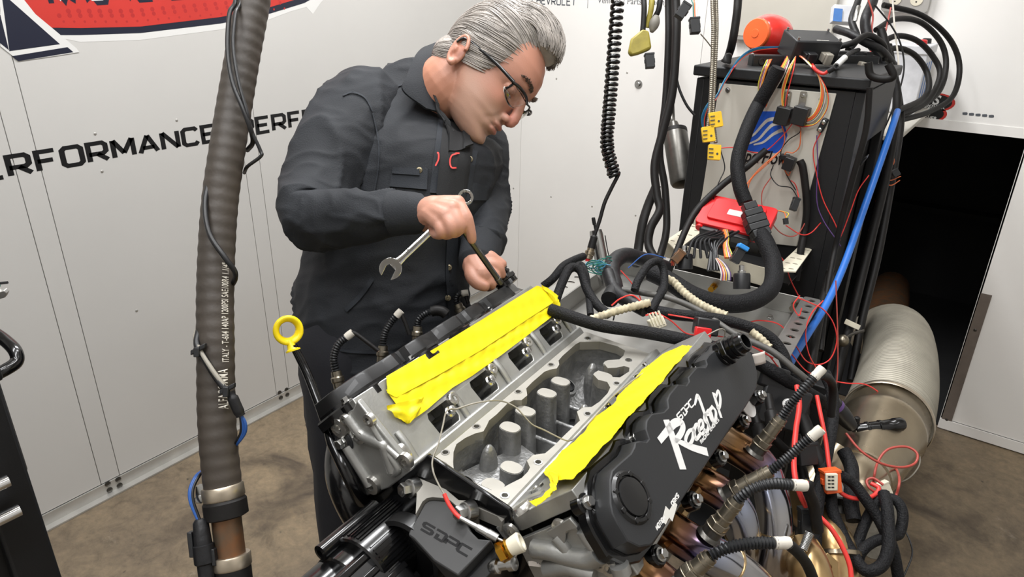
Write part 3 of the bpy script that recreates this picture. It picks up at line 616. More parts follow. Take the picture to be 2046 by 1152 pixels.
# upper face bolts along the right head, beside the tape
for p in [(545, 1000), (770, 755), (920, 630), (965, 565), (1085, 455), (1125, 390)]:
    y, a = pBR(*C7(*p), .0); q = BR(y, a, .0); mb = MB(); mb.lathe(q, BRn, [(0, .0075), (.004, .0075), (.0042, .006), (.01, .0058), (.01, 0)], 14); obj('bolt', mb, 'chrome', eng)
for p, r, m in ((CR(470, 275), .0095, 'steel'), (CR(333, 490), .014, 'alu_m')):
    y, a = pBR(*p, .0); q = BR(y, a, .0); mb = MB(); mb.lathe(q, BRn, [(0, r), (.003, r), (.0035, r * .6), (.001, r * .5), (.001, 0)] if r < .012 else [(0, r), (.004, r * .98), (.008, r * .8), (.009, 0)], 18); obj('core_plug', mb, m, eng)
# ---- valve covers (right outline traced on its own top plane, mirrored for the left)
AT, AB_, AR_ = .145, .124, .106
topin = [C7(*p) for p in [(930, 980), (960, 950), (1040, 880), (1060, 842), (1066, 815), (1095, 808), (1130, 815), (1145, 795), (1126, 740), (1130, 690), (1160, 652), (1230, 642), (1255, 615), (1250, 570), (1262, 540), (1310, 482), (1358, 490), (1375, 465), (1370, 440), (1420, 382), (1468, 386), (1478, 365), (1470, 340), (1490, 312), (1545, 268), (1560, 240)]]
topout = [(1488, 688), (1505, 712), (1514, 745), (1512, 775), (1490, 812), (1465, 846), (1425, 906), (1390, 956), (1345, 1025), (1318, 1066), (1302, 1087), (1278, 1091), (1255, 1080), (1234, 1045), (1224, 1025), (1220, 1005), (1219, 960)]
top = [pBRt(*p, AT) for p in topin + topout]
ctr = A(top).mean(0)
def grow(poly, d):
    P = A(poly); n = len(P); ar = sum(P[i][0] * P[(i + 1) % n][1] - P[(i + 1) % n][0] * P[i][1] for i in range(n)); sg = 1 if ar > 0 else -1; o = []
    for i in range(n):
        e = P[(i + 1) % n] - P[i - 1]; e = e / (np.linalg.norm(e) + 1e-9); o.append(P[i] + A([e[1], -e[0]]) * d * sg)
    return o
y0r, y1r = min(p[0] for p in top), max(p[0] for p in top); n0r, n1r = min(p[1] for p in top), max(p[1] for p in top)
print('cover y', y0r, y1r, 'n', n0r, n1r)
cvpx = [(1175, 1028), (1251, 880), (1315, 803), (1370, 735)]; cvout = [(1302, 1113), (1374, 1004), (1427, 918), (1474, 846), (1506, 796)]
bin_ = [pBRt(*p, AR_ + .004) for p in cvpx]
def valve_cover(side):
    B, an, nn = (BL, BLa, BLn) if side < 0 else (BR, BRa, BRn)
    O = B(0, 0, 0); vc = None
    mb = MB(); th = [(AB_, .004), (AT - .004, .0015), (AT - .001, .0004), (AT, -.0012)]
    base = [grow(top, d) for _, d in th]
    N_ = len(top); R_ = [[B(p[0], a, p[1]) for p in bs_] for (a, _), bs_ in zip(th, base)]
    o = mb.rings(R_, cap=False)
    for t in tessellate_polygon([[Vector((p[0], p[1], 0)) for p in base[-1]]]): mb.f.append(tuple(o + 3 * N_ + i for i in t))
    vc = obj('valve_cover', mb, 'blkm' if side > 0 else 'blk', eng, 'black billet cover with white Raceshop print' if side > 0 else 'black billet cover beside the standing man', ang=30)
    mb = MB(); R_ = [[B(p[0], a, p[1]) for p in grow(top, d)] for a, d in ((AR_, .0135), (AB_ - .006, .0135), (AB_ - .0035, .0115), (AB_ - .003, .005), (AB_ + .001, .0045))]
    mb.rings(R_, cap=False); obj('cover_rail', mb, 'blkgl', vc, ang=30)
    for i, (y, n) in enumerate(bin_ + [pBRt(*p, AR_) for p in cvout]):
        inn = i < len(bin_); n2 = n; a0 = AR_
        if inn: n2 = max(p[1] for p in top if abs(p[0] - y) < .05) - .009
        mb = MB(); mb.lathe(B(y, a0 - .001, n2), an, [(0, .0125), (.012, .0125), (.014, .011), (.014, 0)], 18); obj('bolt_ear', mb, 'blkgl', vc)
        inst(bolt8 if inn else bolt8, 'bolt', M3(an), B(y, a0 + .0135, n2), vc)
    # grooves between scallops on the inner wall
    mb = MB(); f0 = B(.405, AT - .003, -.035) if side > 0 else B(.437, AT - .003, -.03)
    mb.lathe(f0, an, [(0, .021), (.008, .021), (.009, .019), (.018, .019), (.019, .0165), (.021, .0165), (.022, .0185), (.026, .0185), (.027, .0165), (.029, .0165), (.030, .0185), (.034, .0185), (.035, .016), (.044, .0155), (.046, .0135), (.046, .011), (.03, .0105), (.03, 0)], 24)
    ft = obj('breather_fitting', mb, 'blkgl', vc)
    mb = MB(); mb.lathe(f0 + an * .009, an, [(0, .0225), (.009, .0225)], 6); obj('hex_nut', mb, 'blkgl', ft, bevel=.0015)
    return vc
vcL = valve_cover(-1); vcR = valve_cover(1)
# oil filler cap, raised ring on the right cover
y, n = pBRt(*CR(1400, 360), AT); mb = MB(); q = BR(y, AT - .004, n)
mb.lathe(q, BRa, [(0, .031), (.004, .031), (.0075, .028), (.0075, .0245), (.005, .0235), (.005, .0225), (.008, .0215), (.0085, .02), (.0085, 0)], 32); fc = obj('filler_cap', mb, 'blk', vcR)
mb = MB()
for k in range(8): t = k * math.pi / 4; mb.box(BR(y + .0265 * math.cos(t), AT + .001, n + .0265 * math.sin(t)), (.006, .006, .006), ey, BRn)
obj('grip_notch', mb, 'blk', fc, bevel=.0008)
# printed lettering on the right cover
TF = lambda p, th: BR(*(lambda q: (q[0], AT + .0002 + th, q[1]))(pBRt(*C7(*p), AT)))
def brush(strokes, name, parent=vcR, m='white_v'):
    for pts, w in strokes:
        mb = MB(); P = [A(pBRt(*C7(*p), AT)) for p in (bez(pts, 5) if len(pts) > 2 else pts)]
        ww = np.interp(np.linspace(0, 1, len(P)), np.linspace(0, 1, len(w)), w) * .00033
        ribbon(mb, P, ww, lambda p, th: BR(p[0], AT + .0001 + th, p[1]), .0005); obj(name, mb, m, parent, ang=None)
brush([([(1240, 686), (1282, 800), (1338, 972)], [36, 40, 38]), ([(1200, 808), (1252, 745), (1290, 705), (1328, 700), (1336, 738), (1312, 785), (1280, 812)], [26, 34, 26, 24]), ([(1290, 800), (1380, 842), (1478, 872)], [20, 30, 36]),
 ([(1398, 742), (1372, 752), (1352, 800), (1368, 832), (1392, 800), (1398, 742), (1412, 808)], [15, 14]), ([(1432, 716), (1412, 716), (1402, 760), (1414, 796), (1436, 770)], [15, 14]),
 ([(1424, 748), (1452, 724), (1446, 690), (1430, 700), (1430, 750), (1448, 768), (1466, 740)], [14, 13]), ([(1484, 655), (1464, 660), (1462, 690), (1482, 715), (1478, 748), (1456, 756)], [15, 14]),
 ([(1405, 602), (1420, 548), (1440, 590), (1478, 700), (1494, 742)], [8, 20, 18, 14]), ([(1468, 660), (1484, 632), (1500, 648), (1516, 722)], [12, 15]),
 ([(1506, 612), (1490, 640), (1502, 690), (1522, 690), (1526, 640), (1506, 612)], [14, 14]), ([(1512, 530), (1530, 590), (1558, 676)], [18, 15]), ([(1524, 560), (1540, 520), (1552, 560), (1548, 610), (1534, 626)], [12, 15])], 'script_stroke')
y0_, n0_ = pBRt(*C7(1322, 698), AT); y1_, n1_ = pBRt(*C7(1408, 598), AT); h_ = .0105
mb = MB(); u = put_strokes(MB(), 'sdpc', (0, 0, 0), (1, 0, 0), (0, 1, 0), h_, w=.2, gap=.2); o_ = BR(y0_, AT, n0_); d_ = BR(y1_, AT, n1_) - o_
put_strokes(mb, 'sdpc', o_, d_, np.cross(BRa, nrm(d_)), h_, w=.2, gap=.2, aspect=np.linalg.norm(d_) / u, thick=.0006, shear=.15); obj('maker_print', mb, 'white_v', vcR, ang=None)
def line_print(t, pa, pb, h, w, name, m='white_v', shear=.15):
    mb = MB(); o_ = BR(*(lambda q: (q[0], AT, q[1]))(pBRt(*pa, AT))); d_ = BR(*(lambda q: (q[0], AT, q[1]))(pBRt(*pb, AT))) - o_
    u = put_strokes(MB(), t, (0, 0, 0), (1, 0, 0), (0, 1, 0), h, w=w, gap=.3); put_strokes(mb, t, o_, d_, np.cross(BRa, nrm(d_)), h, w=w, gap=.3, aspect=np.linalg.norm(d_) / u, thick=.0006, shear=shear); obj(name, mb, m, vcR, ang=None)
line_print('RACING ENGINES', C7(1446, 826), C7(1548, 690), .0052, .24, 'engine_print')
line_print('MOTION', (1314, 1060), (1331, 1037), .006, .28, 'works_print'); line_print('ORKS', (1345, 1012), (1358, 991), .006, .28, 'works_print')
mb = MB(); P = [A(pBRt(*p, AT)) for p in [(1326, 1044), (1333, 1022), (1340, 1030), (1350, 1005)]]; ribbon(mb, P, [.006, .009, .009, .005], lambda p, th: BR(p[0], AT + th, p[1]), .0005); obj('works_emblem', mb, 'silv_v', vcR, ang=None)
# white heat tab and header-side tabs
for p in [(1497, 808)]:
    q = BR(*(lambda r_: (r_[0], AR_ - .004, r_[1]))(pBRt(*p, AR_))); mb = MB(); mb.lathe(q, BRa, [(0, .02), (.0015, .02)], 20); obj('white_tab', mb, 'white_v', eng)
# ---- black front drive housing, grey pump box with recessed lettering
def cyl_y(x, z, r, y0, y1, n=36, extra=()): return MB().lathe(E(x, y0, z), Ed(0, -1, 0), [(0, r)] + list(extra) + [(y0 - y1, r), (y0 - y1 + .002, r - .003), (y0 - y1 + .002, 0)], n)
fp = lambda *pts: [pY(*p, -.03) for p in pts]
mb = MB(); mb.prism(fp((831, 926), (868, 950), (940, 1000), (1000, 1040), (1010, 1075), (1035, 1130), (1080, 1200), (1000, 1500), (700, 1500), (640, 1250), (700, 1030)), E(0, -.002, 0), ex, ez, -ey, .006); obj('front_cover', mb, 'blkgl', eng, bevel=.003)
obj('pump_body', cyl_y(-.075, -.089, .05, -.008, -.105, 40), 'blkgl', eng, ang=30)
mb = MB()
for k in range(26):
    t = math.radians(20 + k * 6.2); r_ = .0505
    if k in (9, 10, 16): continue
    mb.box(E(-.075 + r_ * math.cos(t), -.06, -.089 + r_ * math.sin(t)), (.002, .08, .0018 if k % 3 else .0035), Ed(math.cos(t), 0, math.sin(t)), ey)
obj('pump_ribs', mb, 'blkgl', eng, kind='stuff')
obj('pump_flange', cyl_y(-.082, -.1, .046, -.1, -.128, 40), 'blkgl', eng, ang=30)
nose = obj('pump_nose', cyl_y(-.096, -.1, .034, -.12, -.18, 36), 'blkgl', eng, ang=30)
mb = MB(); mb.lathe(E(-.096, -.172, -.1), Ed(0, -1, 0), [(0, .034), (.002, .039), (.014, .039), (.016, .036), (.016, .03), (.004, .03)], 36); obj('nose_ring', mb, 'chrome', eng)
for dx, dz in ((-.056, .006), (-.05, -.03), (.02, .055), (.05, .02)):
    inst(capb, 'bolt', M3(-ey), E(-.082 + dx * .75, -.128, -.1 + dz * .75), eng)
mb = MB(); mb.lathe(E(-.113, -.03, -.0565), Ed(0, -1, 0), [(0, .0105), (.1, .0105), (.101, .005), (.09, .005)], 18); obj('pump_lug', mb, 'blkgl', eng)
# dark hub recess between pump and box
mb = MB(); mb.lathe(E(-.035, -.04, -.075), Ed(0, -1, 0), [(0, .05), (.02, .05), (.022, .044), (.012, .04), (.012, 0)], 32); obj('hub_recess', mb, 'blk', eng)
# pump box
PO, PN = E(0, -.012, -.004), nrm(Ed(-.04, -.42, .9)); PU = nrm(ex - PN * (ex @ PN)); PV = np.cross(PN, PU)
def pp(x, y): d = onpl(x, y, PO, PN) - PO; return (d @ PU, d @ PV)
box_o = [pp(*CF(*p)) for p in [(175, 735), (190, 690), (265, 555), (335, 425), (380, 392), (430, 384), (560, 395), (610, 420), (690, 520), (760, 625), (800, 700), (870, 770), (1005, 785), (670, 1140), (430, 990), (310, 862), (230, 775)]]
mb = MB(); mb.prism(box_o, PO - PN * .05, PU, PV, PN, .05); pbx = obj('pump_cover', mb, 'pump', eng, 'dark grey anodised cover with recessed SDPC lettering', bevel=.002)
mb = MB(); a_, b_ = pp(*CF(292, 690)), pp(*CF(775, 975)); o_ = PO + PU * a_[0] + PV * a_[1]; d_ = PU * (b_[0] - a_[0]) + PV * (b_[1] - a_[1]); h_ = .0135
u = put_strokes(MB(), 'sdpc', (0, 0, 0), (1, 0, 0), (0, 1, 0), h_, w=.22, gap=.18); put_strokes(mb, 'sdpc', o_, d_, np.cross(PN, nrm(d_)), h_, w=.3, gap=.18, aspect=np.linalg.norm(d_) / u, thick=.0003); obj('recessed_lettering', mb, 'void', pbx, ang=None)
arm = [pp(*CF(*p)) for p in [(205, 245), (240, 195), (290, 190), (440, 235), (560, 300), (690, 410), (760, 415), (830, 430), (868, 480), (840, 530), (760, 560), (700, 500), (610, 420), (560, 395), (430, 384), (380, 392), (335, 425), (265, 555), (275, 350)]]
mb = MB(); mb.prism(arm, PO - PN * .03, PU, PV, PN, .036); obj('pump_bracket', mb, 'alu_deck', eng, bevel=.004)
for p in ((225, 285), (772, 515)):
    a_ = pp(*CF(*p)); q = PO + PU * a_[0] + PV * a_[1] + PN * .004; dd = nrm(-ey * .75 + PN * .3 - ex * .25)
    mb = MB(); mb.lathe(q - dd * .008, dd, [(0, .013), (.012, .012), (.013, .0105)], 18).lathe(q + dd * .004, dd, [(0, .0092), (.012, .0092), (.0135, .008), (.0135, .006), (.011, 0)], 6); obj('bolt', mb, 'steel', eng)
# ribbed black blocks right of / under the box
mb = MB(); lp = [pp(*CF(*p)) for p in [(1005, 785), (1100, 900), (800, 1240), (670, 1140)]]; mb.prism(lp, PO - PN * .075, PU, PV, PN, .06); obj('side_rail', mb, 'blkgl', eng, bevel=.002)
for i in range(5):
    a_ = E(-.062 + i * .017, -.125 + i * .003, -.057 - i * .010); mb = MB(); mb.box(a_, (.0095, .09, .02), Ed(.86, 0, -.5), ey); obj('cooling_rib', mb, 'blkgl', eng, bevel=.002)
mb = MB(); mb.box(E(-.01, -.13, -.125), (.17, .11, .09), Ed(.9, 0, -.43), ey); obj('pump_base', mb, 'blkgl', eng, bevel=.006)
mb = MB(); mb.lathe(E(.02, -.16, -.14), nrm(Ed(.1, -1, .2)), [(0, .045), (.03, .045), (.034, .04), (.034, .02), (.02, .018), (.02, 0)], 32); obj('crank_hub', mb, 'blk', eng)
for x_, z_ in ((-.01, -.10), (.05, -.13)): inst(capb, 'bolt', M3(-ey), E(x_, -.19, z_), eng)
# brass sender and fitting at the front right
q = at(1022, 1092, .80)
sd = thing('coolant_sender', q, 'cream and brass sender on the engine front beside the torque tag', 'sensor')
dd = nrm(RT * .85 + UP * .5 - FW * .1); mb = MB(); mb.lathe(q - dd * .016, dd, [(0, .0125), (.008, .0125)], 6).lathe(q - dd * .008, dd, [(0, .0105), (.004, .0125), (.006, .0105)], 16); obj('brass_hex', mb, 'brass', sd)
mb = MB(); mb.lathe(q, dd, [(-.006, .009), (.004, .011), (.012, .012), (.014, .0105), (.014, .008), (.011, .006)], 14); obj('sender_cap', mb, 'cream', sd)
q2 = at(1008, 1128, .80); dd = nrm(RT * .9 + UP * .35 - FW * .5); mb = MB(); mb.lathe(q2 - dd * .02, dd, [(0, .006), (.006, .009), (.012, .009), (.014, .006), (.026, .006), (.027, .0085), (.034, .0085), (.036, .004), (.036, 0)], 12); obj('terminal_nut', mb, 'steel', sd)
# torque tag
tg = thing('torque_tag', at(1085, 1112, .83), 'small paper tag reading Torque to 150 ft Lbs on the engine front', 'tag')
T0, T1, T2, T3 = [at(*CR(*p), d) for p, d in (((345, 848), .842), ((690, 965), .826), ((715, 1085), .816), ((380, 1040), .832))]
mb = MB(); R_ = []
tn = nrm(np.cross(T3 - T0, T1 - T0)); tn = tn if tn @ FW < 0 else -tn
def tq(u, v): return (T0 * (1 - u) + T1 * u) * (1 - v) + (T3 * (1 - u) + T2 * u) * v + tn * (.004 * math.sin(u * 6.) - .004 * (1 - v)) 
for th in (0, .0004): R_.append([tq(u, 0) + tn * th for u in np.linspace(0, 1, 9)] + [tq(u, 1) + tn * th for u in np.linspace(1, 0, 9)])
n_ = 9; V = [tq(u, v) for v in np.linspace(0, 1, 4) for u in np.linspace(0, 1, 9)]; V2 = [p - tn * .0006 for p in V]
mb.add(V + V2, [(r * 9 + c, r * 9 + c + 1, r * 9 + 10 + c, r * 9 + 9 + c) for r in range(3) for c in range(8)] + [(36 + r * 9 + c, 36 + r * 9 + 9 + c, 36 + r * 9 + 10 + c, 36 + r * 9 + c + 1) for r in range(3) for c in range(8)]); obj('paper', mb, 'paper', tg, ang=180)
for t_, v0, u0 in (('Torque to', .45, .22), ('150 ft Lbs', .82, .26)):
    P_, F_ = text2d(t_, 1., bold=.004); mx = max(p[0] for p in P_); mb = MB()
    mb.add([tq(u0 + p[0] / mx * .62, v0 - p[1] * .33) + tn * .0006 for p in P_], F_); obj('lettering', mb, 'ink', tg, ang=None)
# ---- yellow masking tape sheets
def sheet(name, lo, hi, fn, lab, cat, nu=70, nv=12, parent=None, m='yel', amp=.0012, th=.0006, ends=None):
    "lo/hi: polylines of (u,v) params sampled to nu; fn(u,v,h)->world"
    def samp(pl):
        P = A(pl, float); d = np.r_[0, np.cumsum(np.linalg.norm(np.diff(P, axis=0), axis=1))]; s_ = np.linspace(0, d[-1], nu); return np.stack([np.interp(s_, d, P[:, i]) for i in range(2)], 1)
    a, b = samp(lo), samp(hi); V = []; W2 = []
    ph = rng.uniform(0, 6, 8)
    for j in range(nv):
        t = j / (nv - 1)
        for i in range(nu):
            p = a[i] * (1 - t) + b[i] * t
            h = amp * (math.sin(p[0] * 90 + ph[0] + t * 2) * .4 + math.sin(p[0] * 210 + ph[1] - t * 5) * .3 + math.sin(t * 9 + p[0] * 40 + ph[2]) * .4 + rng.normal(0, .12))
            V.append(fn(p[0], p[1], h)); W2.append(fn(p[0], p[1], h - th))
    N_ = nu * nv; Fs = []
    for j in range(nv - 1):
        for i in range(nu - 1):
            q = (j * nu + i, j * nu + i + 1, (j + 1) * nu + i + 1, (j + 1) * nu + i); Fs += [q, tuple(N_ + k for k in reversed(q))]
    rim = [i for i in range(nu)] + [j * nu + nu - 1 for j in range(1, nv)] + [(nv - 1) * nu + i for i in range(nu - 2, -1, -1)] + [j * nu for j in range(nv - 2, 0, -1)]
    for k in range(len(rim)): a_, b_ = rim[k], rim[(k + 1) % len(rim)]; Fs.append((a_, N_ + a_, N_ + b_, b_))
    mb = MB(); mb.add(V + W2, Fs); return obj(name, mb, m, parent, lab, cat, ang=60)
tpL = thing('masking_tape', BL(.25, .05, .006), 'bright yellow tape over the ports of the left bank beside the man', 'tape')
g = lambda *pts: [pBL(*p, .004) for p in pts]
fL = lambda n0: (lambda u, v, h: BL(u, v, n0 + h))
sheet('tape_strip', g((773, 785), (790, 795), (870, 752), (960, 700), (1050, 640), (1112, 600), (1114, 604)), g((771, 752), (800, 735), (870, 695), (960, 640), (1050, 584), (1072, 571), (1086, 575)), fL(.0055), None, None, 90, 10, tpL)
sheet('tape_strip', g((820, 842), (853, 818), (904, 774), (944, 750), (1000, 710), (1060, 665), (1117, 621)), g((771, 778), (800, 782), (870, 742), (940, 706), (1000, 665), (1060, 625), (1110, 597)), fL(.0035), None, None, 90, 10, tpL, amp=.002)
sheet('tape_fold', g((788, 832), (818, 846), (836, 822)), g((770, 812), (800, 806), (846, 792)), fL(.007), None, None, 20, 8, tpL, amp=.004)
sheet('tape_fold', g((1098, 596), (1112, 612), (1117, 620)), g((1078, 572), (1090, 578), (1112, 596)), fL(.008), None, None, 16, 6, tpL, amp=.004)
tpR = thing('masking_tape', BR(.25, .05, .006), 'bright yellow tape over the ports behind the black Raceshop cover', 'tape')
gR = lambda *pts: [pBR(*C7(*p), .004) for p in pts]
fR = lambda n0: (lambda u, v, h: BR(u, v, n0 + h))
sheet('tape_strip', gR((556, 1020), (560, 975), (640, 890), (730, 825), (795, 755), (835, 690), (905, 642), (950, 610), (975, 560), (1080, 458), (1130, 398), (1190, 355), (1235, 318), (1300, 292), (1345, 268)), gR((590, 1048), (720, 1052), (800, 955), (960, 780), (1120, 600), (1260, 440), (1340, 350), (1404, 280)), fR(.009), None, None, 110, 12, tpR, amp=.0016)
sheet('tape_tail', [pBR(*CR(*p), .004) for p in [(555, 160), (625, 230), (640, 330), (560, 430), (430, 470)]], [pBR(*CR(*p), .004) for p in [(720, 180), (700, 240), (680, 360), (640, 430), (500, 520)]], fR(.012), None, None, 40, 7, tpR, amp=.003)
# ---- dipstick
dp = thing('dipstick', at(705, 985, .93), 'black dipstick tube with a bright yellow ring handle at the left of the engine', 'dipstick')
P = smooth([at(586, 690, 1.0), at(612, 742, 1.0), at(640, 815, .985), at(664, 882, .965), at(690, 935, .95), at(715, 985, .96), at(735, 1030, 1.0)], 8)
mb = MB(); mb.tube(P, np.interp(np.linspace(0, 1, len(P)), [0, .1, .45, .5, 1], [.0055, .0062, .0065, .0085, .0115]), 12); obj('tube', mb, 'blkgl', dp, ang=80)
q = at(575, 659, 1.0); th = np.linspace(0, 2 * math.pi, 33)[:-1]; xr, yr = nrm(RT * .82 + FW * .5), UP
mb = MB(); mb.tube([q + (xr * .0165 * math.cos(t) + yr * .0165 * math.sin(t)) for t in th], .0042, 8, closed=True, flat=1.8); hd_ = obj('handle', mb, 'yelp', dp, 'bright yellow ring handle', ang=80)
mb = MB(); mb.tube([at(578, 680, 1.0), at(582, 690, 1.0), at(584, 695, 1.0), at(585, 698, 1.0)], [.0045, .0062, .007, .0095], 12).cyl(at(585, 698, 1.0), at(586, 701, 1.0), .0105, .0105, 14); obj('handle_neck', mb, 'yelp', dp, ang=50)
# dark exhaust pipe and starter area below the left head
mb = MB(); mb.tube(smooth([at(700, 860, 1.05), at(690, 930, 1.02), at(705, 985, .99), at(740, 1050, 1.0)], 6), .03, 16); lp_ = obj('heat_shield', mb, 'blkgl', eng, ang=80)
mb = MB(); mb.tube(smooth([at(684, 935, .985), at(700, 930, .97), at(716, 934, .97)], 6), .002, 6); obj('weld_bead', mb, 'gold', eng)
# ================================================================== EXHAUST SIDE
hdr = thing('exhaust_header', at(1480, 1000, 1.05), 'heat-tinted exhaust header tubes under the Raceshop cover', 'header')
PIPES = [([(1432, 868, 1.06), (1470, 893, 1.055), (1515, 925, 1.05), (1538, 975, 1.045), (1548, 1040, 1.045), (1547, 1100, 1.05), (1540, 1165, 1.07), (1530, 1240, 1.10)], .026, [.0, .05, .13, .27, .46, .62, .8, 1.]),
 ([(1375, 950, 1.0), (1412, 968, .99), (1450, 992, .985), (1477, 1030, .985), (1484, 1080, 1.), (1478, 1140, 1.04), (1465, 1220, 1.1)], .024, [0, .06, .15, .3, .42, .5, .6]),
 ([(1310, 1030, .90), (1350, 1064, .885), (1400, 1096, .875), (1450, 1124, .88), (1510, 1170, .91), (1560, 1230, .96)], .0245, [0, .07, .16, .36, .5, .6]),
 ([(1258, 1118, .82), (1300, 1150, .81), (1350, 1190, .80), (1410, 1230, .82)], .0245, [0, .06, .12, .3])]
for pts, r, tt in PIPES:
    P = smooth([at(*p) for p in pts], 9); mb = MB(); mb.tube(P, r, 28)
    tv = np.interp(np.linspace(0, len(tt) - 1, len(P)), range(len(tt)), tt)
    for i in range(len(P)):
        for k in range(28): mb.t[i * 28 + k] = float(tv[i])
    pp_ = obj('primary_pipe', mb, 'heat', hdr, ang=80)
    k = 16 if len(P) > 20 else 6; T, U, W_ = frames(P)
    th = np.linspace(0, 2 * math.pi, 25)[:-1]; i = min(len(P) - 3, int(len(P) * .62))
    mb = MB(); mb.tube([P[i] + (r + .0004) * (math.cos(t) * U[i] + math.sin(t) * W_[i]) for t in th], .0014, 6, closed=True); obj('weld_bead', mb, 'gold', pp_)
# exhaust flange plates along the cover's lower edge
for a, b in (((1408, 948), (1437, 905)), ((1372, 1002), (1405, 955)), ((1318, 1085), (1368, 1012)), ((1300, 1125), (1320, 1085)), ((1440, 905), (1475, 855))):
    pa, pb = at(a[0] + 2, a[1] + 2, .86 + (1110 - a[1]) * .00088), at(b[0] + 2, b[1] + 2, .86 + (1110 - b[1]) * .00088); d = nrm(pb - pa)
    mb = MB(); mb.box((pa + pb) / 2 - BRa * .006, (np.linalg.norm(pb - pa), .009, .03), d, nrm(np.cross(BRa, d)), ); obj('flange', mb, 'gold', hdr, bevel=.0015)
# oxygen sensors
labs = ['oxygen sensor with corrugated lead on the rearmost header tube, topmost of the four', 'oxygen sensor on the second header tube from the back, pointing right', 'oxygen sensor on the third header tube from the back, pointing up', 'oxygen sensor on the front header tube at the bottom edge']
SENS = [((1513, 897, 1.025), (1562, 834, 1.01), [(1562, 834, 1.01), (1580, 808, 1.005), (1606, 776, 1.0), (1628, 752, 1.0)], (1642, 746)),
 ((1456, 985, .965), (1540, 940, .945), [(1540, 940, .945), (1572, 915, .94), (1600, 890, .935), (1622, 872, .93)], (1634, 862)),
 ((1423, 1062, .86), (1474, 998, .845), [(1474, 998, .845), (1500, 978, .84), (1540, 966, .84), (1585, 968, .845)], (1612, 961)),
 ((1366, 1158, .79), (1420, 1110, .78), [(1420, 1110, .78), (1450, 1095, .78), (1500, 1085, .785), (1550, 1084, .79)], (1580, 1086))]
endsR = []
for (b, t_, con, e), lb in zip(SENS, labs):
    B0, T0_ = at(*b), at(*t_); d = nrm(T0_ - B0); Ls = np.linalg.norm(T0_ - B0); B0 = B0 - d * .008; Ls += .008
    th_ = thing('oxygen_sensor', B0, lb, 'sensor', 'oxygen sensors on the right header')
    mb = MB(); mb.lathe(B0, d, [(0, .0165), (.003, .015), (.005, .0125), (.014, .0125), (.0145, .0115)], 22); obj('weld_bung', mb, 'dksteel', th_)
    mb = MB(); mb.lathe(B0, d, [(.0145, .0135), (.017, .0135)], 22).lathe(B0, d, [(.017, .0135), (.026, .0135)], 6); obj('hex_nut', mb, 'sensor', th_, bevel=.0008)
    mb = MB(); mb.lathe(B0, d, [(.026, .0102), (Ls * .52, .0102), (Ls * .53, .0112), (Ls * .56, .0112), (Ls * .57, .0098), (Ls * .76, .0096), (Ls * .765, .0104), (Ls * .79, .0104), (Ls * .795, .0094), (Ls * .86, .0094), (Ls * .865, .0104), (Ls * .89, .0104), (Ls * .9, .0092), (Ls, .009), (Ls, .006), (Ls - .004, .006)], 22); obj('shell', mb, 'sensor', th_)
    P = smooth([at(*p) for p in con], 10); P, rr = corrugate(P, .0062, .0042, .0011); mb = MB(); mb.tube(P, rr, 10); cd = obj('corrugated_lead', mb, 'plast', th_, ang=80)
    dd = nrm(P[-1] - P[-6]); mb = MB(); mb.lathe(P[-1] - dd * .002, dd, [(0, .0068), (.004, .0072), (.008, .0068), (.014, .0074), (.019, .0068), (.019, .004)], 14); obj('label_sleeve', mb, 'whtw', th_)
    endsR.append((P[-1] + dd * .017, e))
# left bank sensor leads seen behind the cover
for pts, e, dd_, lb in (([(672, 745), (667, 715), (676, 688), (694, 672)], [(706, 664), (730, 680), (756, 700)], 1.10, 'corrugated sensor lead left of the man\'s jacket front, leftmost behind the cover'), ([(765, 694), (768, 668), (780, 645), (793, 630)], [(800, 624), (810, 645), (818, 668)], 1.175, 'corrugated sensor lead standing behind the middle of the left cover'),
                        ([(834, 655), (836, 640), (848, 628), (862, 622)], [(872, 620), (884, 622), (892, 628)], 1.235, 'corrugated sensor lead with black sleeve arching behind the left cover'), ([(916, 610), (912, 598), (916, 588), (924, 586)], [(930, 590), (934, 600), (936, 606)], 1.31, 'short corrugated sensor lead near the jacket hem, rearmost behind the cover')):
    t_ = thing('oxygen_sensor', at(*pts[0], dd_), lb, 'sensor')
    P = smooth([at(*p, dd_) for p in pts], 8); d0 = nrm(P[0] - P[3])
    mb = MB(); mb.lathe(P[0] + d0 * .035, -d0, [(0, .009), (.02, .009), (.022, .0105), (.028, .0105), (.03, .0085), (.038, .008)], 16); obj('shell', mb, 'sensor', t_)
    P, rr = corrugate(P, .0058, .0042, .0011); mb = MB(); mb.tube(P, rr, 10); obj('corrugated_lead', mb, 'plast', t_, ang=80)
    dd = nrm(P[-1] - P[-6]); mb = MB(); mb.lathe(P[-1] - dd * .002, dd, [(0, .0062), (.006, .0066), (.013, .0062), (.013, .003)], 12); obj('label_sleeve', mb, 'whtw' if dd_ != 1.235 else 'tapew', t_)
    P2 = smooth([P[-1]] + [at(*p, dd_) for p in e], 6); mb = MB(); mb.tube(P2, .0035 if dd_ != 1.235 else .0095, 7); obj('lead_wire', mb, 'rub', t_, ang=80)
